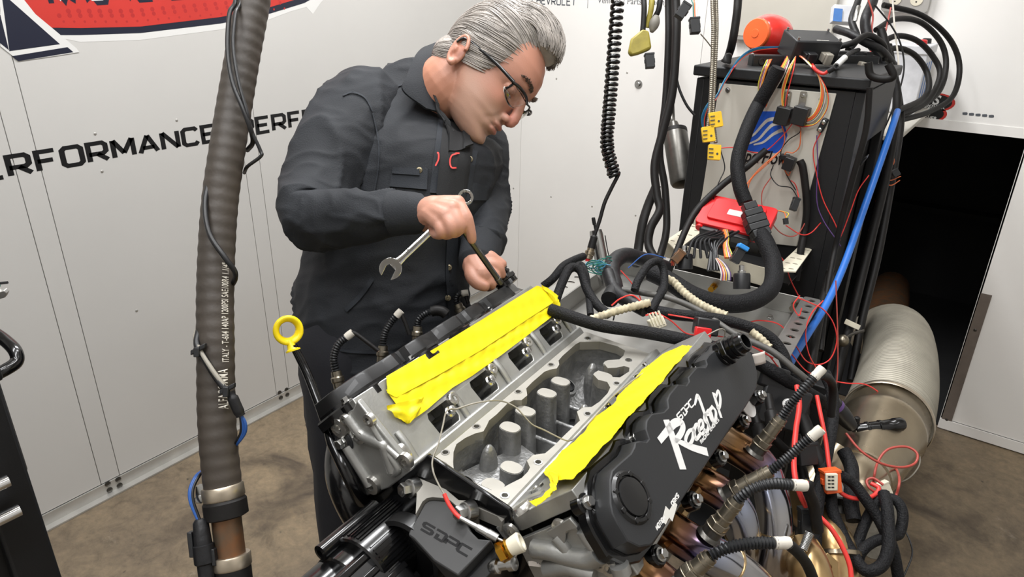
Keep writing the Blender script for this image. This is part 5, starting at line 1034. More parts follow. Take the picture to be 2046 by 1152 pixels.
mb = MB(); mb.tube(smooth([at(460, 782, .852), at(470, 806, .853), at(481, 830, .856)], 6), [.005] * 3 + [.0068] * 8 + [.0058] * 2, 10); obj('tape_wrap', mb, 'tapew', hw, ang=80)
for k, m in enumerate(('bluw', 'bluw', 'blkw')):
    wire('wire', [(480, 826, .856), (490 - k * 4, 845, .858), (489 - k * 4, 865, .862), (474 - k * 2, 886, .87), (466, 894, .885)], .002, m, parent=hw, n=8)
    wire('wire', [(408, 938, .885), (392 + k * 3, 950, .868), (380 + k * 3, 975, .858), (380 + k * 3, 1000, .853), (392 + k * 2, 1030, .85), (400 + k, 1045, .848)], .002, m, parent=hw, n=8)
for x, y, d in ((397, 697, .858), (455, 776, .848)):
    mb = MB(); mb.box(at(x, y, d), (.02, .006, .008), nrm(RT + UP * .5), UP).box(at(x - 3, y + 6, d - .002), (.007, .012, .007), RT, UP); obj('cable_tie', mb, 'plast', hw, bevel=.001)
c1, c2 = at(400, 1036, .848), at(412, 1140, .842); d_ = nrm(c2 - c1)
pg = thing('hose_connector', c2, 'dirty black plug connector hanging beside the rusty pipe', 'connector')
mb = MB(); mb.lathe(c1, d_, [(0, .006), (.004, .009), (.03, .0105), (.031, .0125), (.052, .0125), (.054, .0098), (.075, .0095), (.078, .006)], 12); obj('plug_body', mb, 'tapew', pg)
mb = MB(); mb.box(c1 + d_ * .03 - RT * .013, (.006, .03, .012), RT, d_).box(c1 + d_ * .045 + RT * .012, (.005, .02, .01), RT, d_); obj('lock_tab', mb, 'plast', pg, bevel=.001)
wire('wire', [(412, 1126, .845), (416, 1150, .845), (420, 1180, .845)], .0022, 'bluw', parent=pg, n=8)
# temperature probe lying over the valley
pb = thing('temperature_probe', E(0, .1, .01), 'thin temperature probe lead with red sleeve looped across the valley', 'probe')
wire('lead', [(*C7(1576, 215), 1.17), (*C7(1578, 172), 1.16), (*C7(1540, 168), 1.155), (*C7(1440, 222), 1.145), (*C7(1300, 300), 1.12), (*C7(1100, 425), 1.08), (*C7(960, 530), 1.045), (*C7(880, 610), 1.02), (*C7(800, 700), .99), (*C7(720, 785), .965), (*C7(685, 806), .955), (*C7(640, 795), .953), (*C7(540, 745), .955), (*C7(470, 712), .95), (*C7(420, 660), .948), (*C7(370, 610), .945), (*C7(280, 576), .94), (*C7(150, 588), .92), (*C7(40, 622), .905), (*C6(955, 200), .885), (*C6(930, 290), .87), (*C6(905, 390), .855), (*C6(872, 480), .845), (*C6(876, 550), .835), (*C6(905, 620), .83), (*C6(940, 680), .825)], .0011, 'gryw', parent=pb)
wire('red_sleeve', [(*C6(938, 676), .826), (*C6(965, 735), .822), (*C6(1000, 785), .818), (*C6(1032, 815), .815)], .0026, 'redw', parent=pb, n=10)
a, b = at(*C6(1030, 813), .815), at(*C6(1250, 935), .803); dd = nrm(b - a); L_ = np.linalg.norm(b - a)
mb = MB(); mb.lathe(a, dd, [(0, .0028), (L_ * .35, .0034), (L_ * .42, .0036), (L_ * .45, .0046), (L_ * .72, .005), (L_ * .725, .0056), (L_ * .97, .0052), (L_ * .98, .002)], 16); obj('probe_body', mb, 'steel', pb)
wire('probe_tip', [b - dd * .002, (*C6(1290, 955), .801), (*C6(1330, 985), .798), (*C6(1352, 1015), .797), (*C6(1340, 1045), .798)], .0016, 'steel', parent=pb, n=8)
# thick loom from tower to tray
wire('thick_loom', [(1556, 135, 1.80), (1535, 175, 1.75), (1512, 215, 1.70), (1490, 265, 1.67), (1474, 320, 1.65), (1478, 370, 1.63), (1490, 405, 1.62)], .0195, 'sleeve', 'thick black braided loom running down over the wave logo', 'cable', n=16, flat=.85)
wire('thick_loom', [(1518, 465, 1.59), (1532, 490, 1.57), (1546, 530, 1.54), (1540, 575, 1.50), (1500, 602, 1.46), (1440, 606, 1.44), (1385, 590, 1.44), (1335, 560, 1.46), (1300, 543, 1.48)], .0195, 'sleeve', 'thick black braided loom curving over the tray from the ribbed connector', 'cable', n=16)
wire('tape_wrap_loom', [(1218, 598, 1.33), (1228, 575, 1.37), (1222, 548, 1.41), (1226, 524, 1.45), (1250, 510, 1.5), (1290, 520, 1.54), (1330, 535, 1.58)], .017, 'tapew', 'black taped loom at the left rear corner of the tray', 'cable', n=14)
wire('tape_wrap_loom', [(1215, 545, 1.40), (1226, 575, 1.36), (1240, 592, 1.33), (1262, 605, 1.30), (1290, 620, 1.28)], .013, 'tapew', 'black shiny taped loom coming down into the middle of the tray', 'cable', n=14)
wire('braided_hose', [(1100, 618, 1.27), (1140, 632, 1.25), (1200, 650, 1.235), (1280, 662, 1.22), (1350, 675, 1.21), (1410, 690, 1.205), (1470, 705, 1.2), (1520, 728, 1.19), (1570, 758, 1.19), (1615, 785, 1.22), (1655, 808, 1.3)], .0115, 'sleeve', 'long black braided hose crossing just behind the engine', 'hose', n=14)
wire('black_loom', [(1300, 618, 1.29), (1350, 628, 1.27), (1410, 634, 1.26), (1470, 645, 1.25), (1530, 668, 1.24), (1560, 700, 1.23), (1575, 735, 1.22), (1592, 760, 1.22)], .0105, 'sleeve', 'flat black braided loom crossing the tray toward the right flange', 'cable', n=12)
wire('black_loom', [(1110, 600, 1.30), (1125, 560, 1.33), (1140, 535, 1.36), (1160, 540, 1.36), (1172, 575, 1.34), (1190, 605, 1.31), (1215, 628, 1.27)], .009, 'sleeve', 'black braided loom arching over the left tray wall', 'cable', n=12)
wire('black_loom', [(1085, 572, 1.40), (1105, 556, 1.40), (1125, 532, 1.42), (1145, 520, 1.45), (1165, 512, 1.5)], .0085, 'sleeve', 'black braided lead running to the coiled cable plug', 'cable', n=12)
wire('black_loom', [(1142, 538, 1.38), (1160, 528, 1.4), (1170, 545, 1.38), (1175, 580, 1.35), (1180, 630, 1.28)], .0065, 'sleeve', 'thin black loom dropping inside the left tray wall', 'cable', n=10)
wire('black_loop', [(1268, 580, 1.30), (1275, 560, 1.31), (1295, 530, 1.33), (1315, 522, 1.34), (1326, 540, 1.34), (1326, 575, 1.32), (1312, 600, 1.29), (1300, 622, 1.27)], .0078, 'sleeve', 'black braided loop standing up from the tray', 'cable', n=12)
wire('grey_loom', [(1242, 578, 1.34), (1290, 586, 1.33), (1340, 596, 1.3), (1400, 622, 1.27), (1470, 668, 1.22), (1540, 700, 1.19), (1590, 740, 1.17), (1620, 765, 1.17)], .0058, 'gryd', 'slim grey conduit running across the tray', 'cable', n=10)
wire('cloth_braid', [(1327, 555, 1.36), (1345, 562, 1.355), (1365, 582, 1.34), (1395, 605, 1.32), (1430, 622, 1.3), (1452, 630, 1.29)], .0075, 'rope', 'frayed white cloth braid curving down the middle of the tray', 'braid', n=10, corr=(.008, .0009))
wire('cloth_braid', [(1175, 640, 1.26), (1210, 628, 1.26), (1250, 616, 1.265), (1298, 604, 1.27)], .0072, 'rope', 'frayed white cloth braid lying left of the white connector', 'braid', n=10, corr=(.008, .0009))
wire('cloth_braid', [(1502, 662, 1.22), (1520, 676, 1.21), (1538, 694, 1.2)], .0065, 'rope', 'short white cloth braid near the front right tray corner', 'braid', n=10, corr=(.008, .0009))
# white and red connectors on the tray
t_ = thing('white_connector', at(1312, 645, 1.24), 'cream multi-way connector lying at the front of the tray', 'connector'); X_ = nrm(at(1330, 640, 1.24) - at(1295, 655, 1.24)); Yd = nrm(np.cross(FW, X_))
mb = MB(); mb.box(at(1312, 645, 1.24), (.026, .03, .02), X_, FW); obj('connector_body', mb, 'cream', t_, bevel=.002)
for k in range(4): mb = MB(); mb.box(at(1303 + k * 6, 640 - k * 2, 1.225), (.003, .006, .026), X_, FW); obj('rib', mb, 'cream', t_, bevel=.0006)
t_ = thing('red_connector', at(1404, 662, 1.215), 'black connector with a red lock at the front of the tray', 'connector')
mb = MB(); mb.box(at(1410, 652, 1.225), (.04, .03, .03), nrm(RT - UP * .15), FW); obj('connector_body', mb, 'plast', t_, bevel=.003)
mb = MB(); mb.box(at(1404, 664, 1.205), (.028, .012, .018), nrm(RT - UP * .15), FW); obj('lock', mb, 'red', t_, bevel=.002)
# blue hose and vertical hoses right of the tower
wire('blue_hose', [(1793, 222, 1.90), (1784, 250, 1.84), (1760, 320, 1.79), (1725, 420, 1.74), (1690, 520, 1.68), (1655, 600, 1.62), (1612, 670, 1.55), (1580, 722, 1.48), (1560, 770, 1.42)], .0085, 'bluh', 'bright blue air hose slanting down beside the tower', 'hose', n=12)
VH = [([(1760, 60, 2.0), (1785, 150, 1.98), (1792, 210, 1.97), (1775, 330, 1.95), (1742, 470, 1.9), (1710, 600, 1.85), (1680, 720, 1.78), (1650, 850, 1.7)], .012, 'thick black hose just right of the blue hose'),
 ([(1775, 90, 2.08), (1796, 200, 2.05), (1798, 260, 2.03), (1775, 400, 1.99), (1752, 520, 1.95), (1722, 640, 1.9), (1700, 760, 1.84)], .0105, 'black hose second to the right of the blue hose'),
 ([(1738, 175, 1.82), (1730, 260, 1.82), (1700, 370, 1.76), (1672, 480, 1.72), (1650, 600, 1.68), (1640, 700, 1.62)], .007, 'slim black hose left of the blue hose'),
 ([(1660, 540, 1.75), (1640, 620, 1.66), (1625, 700, 1.6), (1612, 790, 1.52), (1600, 900, 1.45)], .011, 'black hose dropping below the perforated bracket')]
for pts, r, lb in VH: wire('black_hose', pts, r, 'rub', lb, 'hose', n=12)
wire('black_hose', [(1590, 560, 1.75), (1600, 500, 1.74), (1612, 420, 1.75), (1605, 340, 1.77), (1598, 320, 1.775)], .009, 'rub', 'black sleeve hose rising in front of the beige panel right side', 'hose', n=10)
wire('black_hose', [(1318, 585, 1.62), (1345, 520, 1.68), (1385, 430, 1.72), (1440, 372, 1.74), (1490, 335, 1.73), (1530, 300, 1.73)], .0085, 'rub', 'black cable crossing the lower left of the beige panel', 'hose', n=10)
# four battery cables looping at the upper right
for k, pts in enumerate(([(1765, 10, 2.15), (1840, 30, 2.2), (1895, 75, 2.25), (1917, 130, 2.27), (1905, 190, 2.25), (1860, 222, 2.2), (1800, 240, 2.1)], [(1750, 60, 2.1), (1790, 38, 2.15), (1840, 45, 2.2), (1880, 85, 2.22), (1890, 135, 2.22), (1870, 190, 2.18), (1795, 236, 2.08)],
        [(1755, 90, 2.1), (1790, 72, 2.13), (1830, 80, 2.15), (1862, 110, 2.17), (1878, 150, 2.17), (1850, 205, 2.14), (1790, 230, 2.05)], [(1760, 110, 2.05), (1790, 96, 2.08), (1825, 108, 2.1), (1850, 140, 2.12), (1856, 175, 2.1), (1840, 200, 2.08), (1790, 222, 2.0)])):
    wire('battery_cable', pts, .0085, 'rub', ['black battery cable, outermost of the four loops', 'black battery cable, second loop from outside', 'black battery cable, third loop from outside', 'black battery cable, innermost of the four loops'][k], 'cable', n=12, group='looped battery cables at the upper right')
# hanging cables right of the coil
HC = [([(1352, -60, 1.72), (1352, 60, 1.72), (1344, 180, 1.73), (1325, 260, 1.74), (1308, 330, 1.74), (1313, 390, 1.73), (1318, 420, 1.72), (1300, 455, 1.71), (1296, 490, 1.7), (1312, 520, 1.68)], .0125, 'thick black hanging cable with an S bend left of the tower'),
 ([(1338, -60, 1.76), (1336, 80, 1.76), (1330, 200, 1.77), (1318, 300, 1.78), (1328, 370, 1.78), (1332, 430, 1.77), (1330, 470, 1.75), (1318, 515, 1.71)], .011, 'black hanging cable close behind the S bend cable'),
 ([(1312, 370, 1.82), (1295, 410, 1.82), (1283, 450, 1.81), (1275, 500, 1.8), (1272, 530, 1.78)], .0125, 'short thick black cable end left of the S bend cable'),
 ([(1480, -50, 1.75), (1472, 30, 1.76), (1462, 90, 1.78), (1450, 125, 1.85)], .0125, 'black taped cable dropping behind the red canister side')]
for pts, r, lb in HC: wire('hanging_cable', pts, r, 'rub', lb, 'cable', n=12, flat=.8)
wire('thin_cable', [(1350, 150, 1.8), (1358, 180, 1.8), (1372, 210, 1.8), (1388, 230, 1.8)], .0035, 'blkw', 'thin black cable curving to the tower left edge', 'cable', n=8)
# coiled cable
cc = thing('coiled_cable', at(1220, 300, 1.6), 'black coiled cord hanging in front of the white wall', 'cable')
ax_ = smooth([at(*p) for p in [(1236, -60, 1.6), (1234, 0, 1.6), (1228, 80, 1.6), (1222, 160, 1.6), (1216, 230, 1.6), (1213, 290, 1.6), (1222, 330, 1.6), (1228, 352, 1.6)]], 24); AX, s__ = resample(ax_, .0008)
ph = np.cumsum(2 * math.pi * .0008 / np.interp(np.linspace(0, 1, len(AX)), [0, .35, .8, 1], [.0175, .0145, .0095, .0085])); T, U, W_ = frames(AX)
mb = MB(); mb.tube(AX[::2] + .0125 * (np.cos(ph[::2])[:, None] * U[::2] + np.sin(ph[::2])[:, None] * W_[::2]), .0044, 7); obj('coil', mb, 'blkgl', cc, ang=80)
a0 = AX[0]; mb = MB(); mb.tube([A([a0[0], a0[1], CEIL - .005]), a0 + A([0, 0, .2]), a0], .0045, 8); obj('hanging_cord', mb, 'blkgl', cc, ang=80)
wire('straight_tail', [(1228, 350, 1.61), (1236, 347, 1.6), (1222, 375, 1.6), (1208, 405, 1.6), (1198, 440, 1.6), (1187, 472, 1.6)], .0045, 'rub', parent=cc, n=8)
a, b = at(1188, 470, 1.6), at(1174, 522, 1.6); dd = nrm(b - a); L_ = np.linalg.norm(b - a)
mb = MB(); mb.lathe(a, dd, [(0, .005), (.004, .0085), (L_ * .5, .009)], 14); obj('plug_boot', mb, 'rub', cc)
mb = MB(); mb.lathe(a, dd, [(L_ * .5, .0085), (L_ * .6, .0085), (L_ * .62, .0115), (L_ * .74, .0115), (L_ * .76, .0095), (L_ * .9, .0095)], 16); obj('plug_ring', mb, 'stain', cc)
mb = MB(); mb.lathe(a, dd, [(L_ * .9, .006), (L_ * 1.0, .006)], 12); obj('plug_tip', mb, 'red', cc)
# twin braided steel leads with yellow thermocouple plugs
for k, (pts, lb) in enumerate((([(1434, -60, 1.58), (1432, 60, 1.58), (1428, 150, 1.58), (1425, 230, 1.58), (1430, 285, 1.57)], 'braided steel thermocouple lead, right of the hanging pair'), ([(1426, -60, 1.57), (1425, 60, 1.57), (1422, 150, 1.57), (1418, 220, 1.57), (1414, 255, 1.57)], 'braided steel thermocouple lead, left of the hanging pair'))):
    wire('thermocouple_lead', pts, .0042, 'spring', lb, 'cable', n=8, corr=(.0046, .0007))
for x, y, r_, lb in ((1429, 240, .15, 'yellow thermocouple plug, topmost of three'), (1414, 269, .12, 'yellow thermocouple plug, middle of three'), (1426, 305, -.06, 'yellow thermocouple plug, lowest of three')):
    t_ = thing('thermocouple_plug', at(x, y, 1.56), lb, 'connector', 'yellow thermocouple plugs'); X_ = nrm(RT * math.cos(r_) + UP * math.sin(r_)); Y_ = np.cross(X_, FW)
    mb = MB(); mb.prism(rrect(-.014, -.017, .014, .017, .002, 2), at(x, y, 1.56), X_, nrm(np.cross(FW, X_)) * -1, -FW, .008); obj('plug_body', mb, 'yelc', t_, bevel=.001)
    mb = MB()
    for q in range(3): mb.box(at(x - 5, y - 8 + q * 8, 1.5505), (.010, .0022, .001), X_, Y_)
    mb.lathe(at(x + 7, y + 2, 1.552), -FW, [(0, .0026), (.0008, .0026), (.0008, 0)], 10); obj('moulded_mark', mb, 'dksteel', t_)
# hanging connectors at the top
for x0, pts, m, lb in ((1285, [(1288, -60, 1.5), (1287, 20, 1.5), (1284, 65, 1.5)], 'rub', 'black lead ending in the yellow taped bundle'), (1298, [(1305, -60, 1.5), (1302, 10, 1.5), (1292, 55, 1.51)], 'olive', 'yellowish taped lead beside the hanging bundle'), (1310, [(1322, -60, 1.5), (1318, 10, 1.5), (1306, 40, 1.51)], 'rub', 'black lead ending in the grey tape stub')): wire('hanging_lead', pts, .006, m, lb, 'cable', n=10)
mb = MB(); q = at(1279, 86, 1.49); pl = [(-.026, -.02), (-.02, .008), (.004, .028), (.018, .024), (.024, -.012), (.012, -.018), (-.004, -.024), (-.02, -.028)]; mb.prism(pl, q + FW * .009, RT, UP, -FW, .016); obj('tape_bundle', mb, 'olive', None, 'crumpled yellow-olive taped bundle hanging near the top', 'tape', bevel=.004)
mb = MB(); mb.tube(smooth([at(1312, 32, 1.5), at(1307, 48, 1.5), at(1302, 64, 1.5)], 5), [.006, .008, .0095, .0105, .011, .011, .0105, .0095, .008, .006, .004], 12); obj('tape_stub', mb, 'grytape', None, 'grey taped cable stub hanging behind the yellow bundle', 'tape', ang=80)
def plug(x, y, d, w_, h_, ang, lb, m='plast', name='hanging_connector', wires=()):
    t_ = thing(name, at(x, y, d), lb, 'connector'); X_ = nrm(RT * math.cos(ang) + UP * math.sin(ang)); Y_ = nrm(np.cross(X_, FW))
    mb = MB(); mb.box(at(x, y, d), (w_, h_, w_ * .8), X_, Y_); obj('housing', mb, m, t_, bevel=w_ * .06)
    mb = MB(); mb.box(at(x, y, d) - Y_ * 0 + X_ * w_ * .52, (w_ * .14, h_ * .3, w_ * .3), X_, Y_).box(at(x, y, d) - X_ * w_ * .52, (w_ * .14, h_ * .25, w_ * .3), X_, Y_); obj('latch', mb, m, t_, bevel=w_ * .02)
    mb = MB(); mb.box(at(x, y, d) + Y_ * h_ * .46, (w_ * 1.08, h_ * .14, w_ * .86), X_, Y_); obj('collar', mb, m, t_, bevel=w_ * .03)
    for pts, wm in wires: wire('wire', pts, .0013, wm, parent=t_)
    return t_
plug(1298, 122, 1.49, .019, .03, .08, 'black square connector hanging below the yellow bundle'); plug(1364, 22, 1.48, .02, .034, -.6, 'black connector tilted at the very top beside the cables')
plug(1388, 52, 1.48, .02, .032, .06, 'black connector with coloured wires hanging right of the cables', wires=[([(1384, -40, 1.49), (1385, 10, 1.49), (1386, 38, 1.485)], 'grnw'), ([(1390, -40, 1.49), (1388, 10, 1.49), (1389, 38, 1.485)], 'orgw'), ([(1396, -40, 1.49), (1394, 15, 1.49), (1391, 38, 1.485)], 'whtw'), ([(1400, 68, 1.48), (1412, 82, 1.5), (1422, 95, 1.54)], 'gryw')])
plug(1588, 408, 1.72, .016, .032, -.35, 'small black plug hanging at the right side of the beige panel', wires=[([(1594, 395, 1.72), (1580, 375, 1.73), (1555, 370, 1.74), (1540, 350, 1.75), (1545, 330, 1.755)], 'blkw'), ([(1596, 394, 1.72), (1590, 370, 1.74), (1580, 360, 1.75)], 'redw')])
plug(1570, 442, 1.7, .011, .014, .1, 'tiny black plug with yellow ring below the beige panel plug', wires=[([(1570, 435, 1.7), (1566, 424, 1.71), (1550, 420, 1.715)], 'orgw'), ([(1571, 435, 1.7), (1575, 426, 1.71), (1555, 420, 1.715)], 'yelw')])
t_ = plug(1474, 510, 1.52, .02, .034, -.5, 'black twin plug with a bright blue clip on the bracket front'); X_ = nrm(RT * .87 - UP * .5); mb = MB(); mb.box(at(1484, 494, 1.515), (.024, .01, .02), X_, nrm(np.cross(X_, FW))); obj('clip', mb, 'bluc', t_, 'bright blue clip', bevel=.002)
plug(1660, 960, 1.12, .026, .036, .1, 'orange and white multi-way connector hanging at the lower right', m='orange', name='orange_connector')
t_ = bpy.data.objects['orange_connector']; mb = MB(); mb.box(at(1661, 962, 1.105), (.019, .027, .006), RT, UP); fc_ = obj('white_face', mb, 'cream', t_, 'white pin face', bevel=.0015)
mb = MB()
for r_ in range(4):
    for q in (-4, 3): mb.box(at(1661 + q, 952 + r_ * 7, 1.1015), (.004, .002, .001), RT, UP)
obj('pin_slots', mb, 'ink', fc_)
plug(1768, 975, 1.2, .016, .022, .4, 'small black and white plug at the end of the red loop', m='cream')
plug(1610, 905, 1.15, .03, .036, .1, 'black square plug at the lower right between header and collector')
plug(1612, 1048, 1.05, .022, .05, .0, 'long black plug standing above the tension spring')
plug(1788, 346, 1.96, .02, .02, .5, 'black plug lying against the dark alcove edge')
plug(1785, 280, 2.15, .018, .026, .2, 'dusty small black plug behind the vertical hoses'); plug(1722, 180, 1.72, .02, .03, 1., 'black angled plug hanging off the tower top right corner')
# relays under the bracket
for x, y, d, lb in ((1368, 515, 1.58, 'black round solenoid with silver stud under the bracket left'), (1482, 555, 1.5, 'black round solenoid with silver stud under the bracket middle')):
    t_ = thing('solenoid', at(x, y, d), lb, 'solenoid'); mb = MB(); mb.lathe(at(x, y + 22, d), UP, [(0, .018), (.03, .018), (.034, .016), (.034, 0)], 18); obj('solenoid_body', mb, 'plast', t_)
    mb = MB(); mb.lathe(at(x, y - 10, d), UP, [(0, .009), (.004, .009), (.005, .006), (.016, .006), (.017, .003)], 8); obj('stud', mb, 'steel', t_)
plug(1355, 512, 1.56, .018, .03, -.7, 'rusty capped plug at the left end of the bracket', m='rust')
# ---- thin wires
def bunch(name, label, loc, items, cat='wiring', r=.0014):
    t_ = thing(name, at(*loc), label, cat)
    for m, pts in items: wire('wire', pts, r, m, parent=t_)
    return t_
R_ = lambda d, *p: [(x, y, d) for x, y in p]
pal = ['orgw', 'yelw', 'redw', 'whtw', 'purw', 'orgw', 'grnw', 'yelw']
items = []
for k in range(14):
    m = pal[k % 8]; j = rng.uniform(-1, 1); rx = 28 + j * 8
    items.append((m, [(1592 + k % 5 * 2, 108, 1.78), (1600 + rx * .6, 128 + j * 4, 1.74), (1615 + rx, 165 + j * 12, 1.72), (1618 + rx, 205 + j * 10, 1.71), (1605 + rx * .7, 240 + j * 8, 1.715), (1585 + j * 8, 245 + j * 6, 1.72), (1568 + j * 4, 222, 1.725), (1566 + j * 5, 190 + j * 10, 1.735), (1580 + j * 6, 140, 1.75), (1590, 112, 1.77)][:(10 if k % 3 else 6)]))
bunch('coloured_wire_loop', 'loop of thin orange, yellow and white wires hanging from the controller box', (1600, 180, 1.74), items)
items = [(pal[k % 8], [(1545 - k % 4 * 3, 112, 1.79), (1532 - k * 1.2, 140, 1.77), (1522 - k, 175, 1.74), (1520 + k, 200, 1.72)]) for k in range(8)] + [(pal[(k + 3) % 8], [(1580 - k, 112, 1.79), (1566 - k * 2, 150, 1.75), (1545 - k, 185, 1.72), (1530, 215, 1.7)]) for k in range(8)]
bunch('coloured_wires', 'coloured wires fanning into the top of the thick braided loom', (1545, 150, 1.76), items)
bunch('teal_wires', 'blue, teal and red wires swinging round the left edge of the tower', (1430, 190, 1.72), [(m, [(1560, 93 + k, 1.84), (1510, 96 + k * 2, 1.80), (1478, 115 + k * 2, 1.76), (1450, 155 + k * 2, 1.72), (1432, 190 + k * 2, 1.7), (1412 + k * 2, 210, 1.7), (1402 + k * 2, 235, 1.71), (1404 + k, 260, 1.72)]) for k, m in enumerate(('tealw', 'bluw', 'grnw', 'redw'))])
wire('red_cable', [(1622, 128, 1.76), (1630, 140, 1.74), (1645, 147, 1.74), (1655, 142, 1.75)], .004, 'redw', 'short bright red cable under the controller box', n=8)
wire('black_sleeve', [(1655, 143, 1.75), (1668, 135, 1.76), (1682, 120, 1.78), (1700, 105, 1.82), (1715, 100, 1.88)], .006, 'tapew', 'black sleeve with a white band right of the controller box', 'cable', n=10)
mb = MB(); a, b = at(1671, 131, 1.745), at(1688, 115, 1.765); mb.cyl(a, b, .0078, .0078, 12); obj('white_band', mb, 'white_v', None, 'white heat-shrink band on the sleeve beside the controller box', 'sleeve')
bunch('panel_wires', 'thin red, orange and purple wires draped across the beige panel', (1550, 350, 1.75), [
 ('redw', R_(1.74, (1590, 238), (1560, 275), (1520, 305), (1470, 295), (1436, 296))), ('orgw', R_(1.74, (1562, 250), (1568, 275), (1560, 300), (1530, 330), (1500, 360), (1490, 400))), ('redw', R_(1.74, (1640, 265), (1625, 300), (1632, 350), (1645, 400), (1670, 450), (1678, 480))),
 ('orgw', R_(1.73, (1600, 250), (1598, 290), (1585, 305), (1570, 305), (1565, 330), (1575, 350), (1580, 340))), ('purw', R_(1.73, (1632, 270), (1634, 330), (1632, 400), (1645, 440), (1672, 480), (1680, 492))), ('redw', R_(1.72, (1736, 350), (1715, 380), (1700, 420), (1685, 460), (1674, 484))),
 ('redw', R_(1.70, (1460, 435), (1470, 460), (1500, 485), (1540, 498), (1565, 520), (1580, 560), (1595, 590))), ('orgw', R_(1.71, (1560, 300), (1510, 345), (1475, 395), (1462, 430))), ('redwd', R_(1.73, (1615, 400), (1610, 440), (1590, 470), (1560, 465), (1530, 430))), ('redw', R_(1.73, (1640, 445), (1620, 465), (1600, 468), (1570, 450))),
 ('blkw', R_(1.735, (1440, 300), (1448, 335), (1438, 360), (1428, 385), (1425, 410))), ('redwd', R_(1.735, (1540, 355), (1524, 380), (1522, 405), (1526, 420))), ('blkw', R_(1.735, (1585, 230), (1600, 260), (1575, 280), (1560, 305), (1570, 345), (1590, 380)))])
bunch('ecu_leads', 'black and coloured leads drooping from the red control unit', (1430, 480, 1.6), [('blkw', [(1428 + k * 12, 462, 1.625), (1408 + k * 10, 468 + k * 2, 1.6), (1385 + k * 8, 480, 1.58), (1372 + k * 14, 515, 1.56)]) for k in range(5)] + [(pal[k % 8], [(1446 + k * .8, 460, 1.625), (1450 + k * .6, 475, 1.6), (1447 + k, 490, 1.58), (1450 + k * 2, 515, 1.55)]) for k in range(8)] + [('blkw', [(1425 + k * 11, 464, 1.625), (1412 + k * 9, 480, 1.59), (1420 + k * 3, 500, 1.57), (1415 + k * 6, 540, 1.54)]) for k in range(5)], r=.0034)
bunch('ribbon_wires', 'fan of white, purple and brown wires below the bracket', (1445, 530, 1.53), [(['whtw', 'purw', 'orgw', 'whtw', 'redwd', 'yelw', 'purw', 'whtw'][k % 8], [(1430 + k * .6, 516, 1.55), (1436 + k * 1.5, 528, 1.54), (1441 + k * 2, 545, 1.53), (1440 + k * 2.2, 560, 1.53)]) for k in range(10)], r=.0015)
bunch('orange_wires', 'short fan of orange and red wires at the left end of the bracket', (1345, 520, 1.57), [(['orgw', 'redw', 'orgw', 'whtw'][k], [(1352 + k * 2, 508, 1.57), (1344 + k * 2, 518, 1.57), (1338 + k * 4, 530, 1.58)]) for k in range(4)])
tang = []
for k in range(16):
    c = A([1205 + rng.normal(0, 9), 535 + rng.normal(0, 6)]); a0 = rng.uniform(0, 6); r1, r2 = rng.uniform(14, 32), rng.uniform(6, 15); d = 1.44 + rng.uniform(-.03, .03)
    tang.append((['grnw', 'grnw', 'tealw', 'grnw'][k % 4], [(c[0] + r1 * math.cos(a0 + t), c[1] + r2 * math.sin(a0 + t), d + .02 * math.sin(t)) for t in np.linspace(0, 4.6, 9)]))
tang += [('blkw', R_(1.45, (1222, 530), (1214, 500), (1209, 470))), ('bluw', R_(1.42, (1255, 535), (1290, 508), (1330, 515))), ('redw', R_(1.40, (1240, 540), (1258, 560), (1275, 585), (1285, 610)))]
bunch('green_wire_tangle', 'tangle of thin green wires at the left rear of the tray', (1205, 535, 1.43), tang, r=.0011)
bunch('tray_wires', 'thin red and black wires wandering over the tray floor', (1300, 620, 1.3), [('redw', R_(1.25, (1290, 630), (1310, 625), (1340, 640), (1370, 665), (1400, 670), (1440, 672), (1480, 684), (1530, 705), (1560, 740))), ('redw', R_(1.27, (1222, 610), (1240, 596), (1265, 590), (1290, 612))), ('blkw', R_(1.26, (1225, 640), (1232, 620), (1250, 615))), ('redw', R_(1.24, (1335, 628), (1400, 640), (1450, 660), (1500, 690), (1545, 715)))])
bunch('red_wire_loops', 'big thin red wire loops hanging in front of the right hoses', (1640, 680, 1.5), [('redw', R_(1.48, (1595, 595), (1620, 605), (1645, 618), (1665, 645), (1672, 680), (1660, 715), (1636, 728), (1610, 720), (1590, 690), (1560, 650), (1520, 640), (1490, 645))), ('redw', R_(1.47, (1645, 600), (1622, 625), (1610, 660), (1614, 700), (1628, 730), (1650, 755), (1690, 765), (1730, 768), (1765, 790), (1800, 820), (1830, 850))), ('redwd', R_(1.46, (1670, 560), (1674, 680), (1672, 760), (1660, 800))), ('redw', R_(1.46, (1576, 700), (1610, 740), (1640, 752), (1665, 760))), ('redw', R_(1.5, (1598, 590), (1585, 610), (1596, 630), (1602, 615)))])
bunch('orange_wires', 'thin orange wires against the dark alcove edge', (1785, 330, 1.97), [('orgw', R_(1.97, (1782, 300), (1786, 325), (1770, 345), (1778, 360), (1800, 352))), ('orgw', R_(1.97, (1762, 362), (1780, 370), (1798, 360))), ('redwd', R_(1.95, (1750, 400), (1745, 440), (1735, 460)))])
bunch('top_wires', 'brown and red thin wires hanging at the upper right of the tower', (1745, 80, 2.0), [('redwd', R_(1.98, (1735, 0), (1744, 30), (1742, 60), (1748, 90), (1738, 105))), ('redwd', R_(2.0, (1780, 15), (1770, 60), (1762, 80))), ('whtw', R_(2.0, (1782, -20), (1788, 60), (1795, 120), (1792, 150))), ('blkw', R_(1.99, (1748, 10), (1780, 50), (1800, 90), (1806, 140), (1790, 200), (1760, 270), (1720, 330)))], r=.0026)
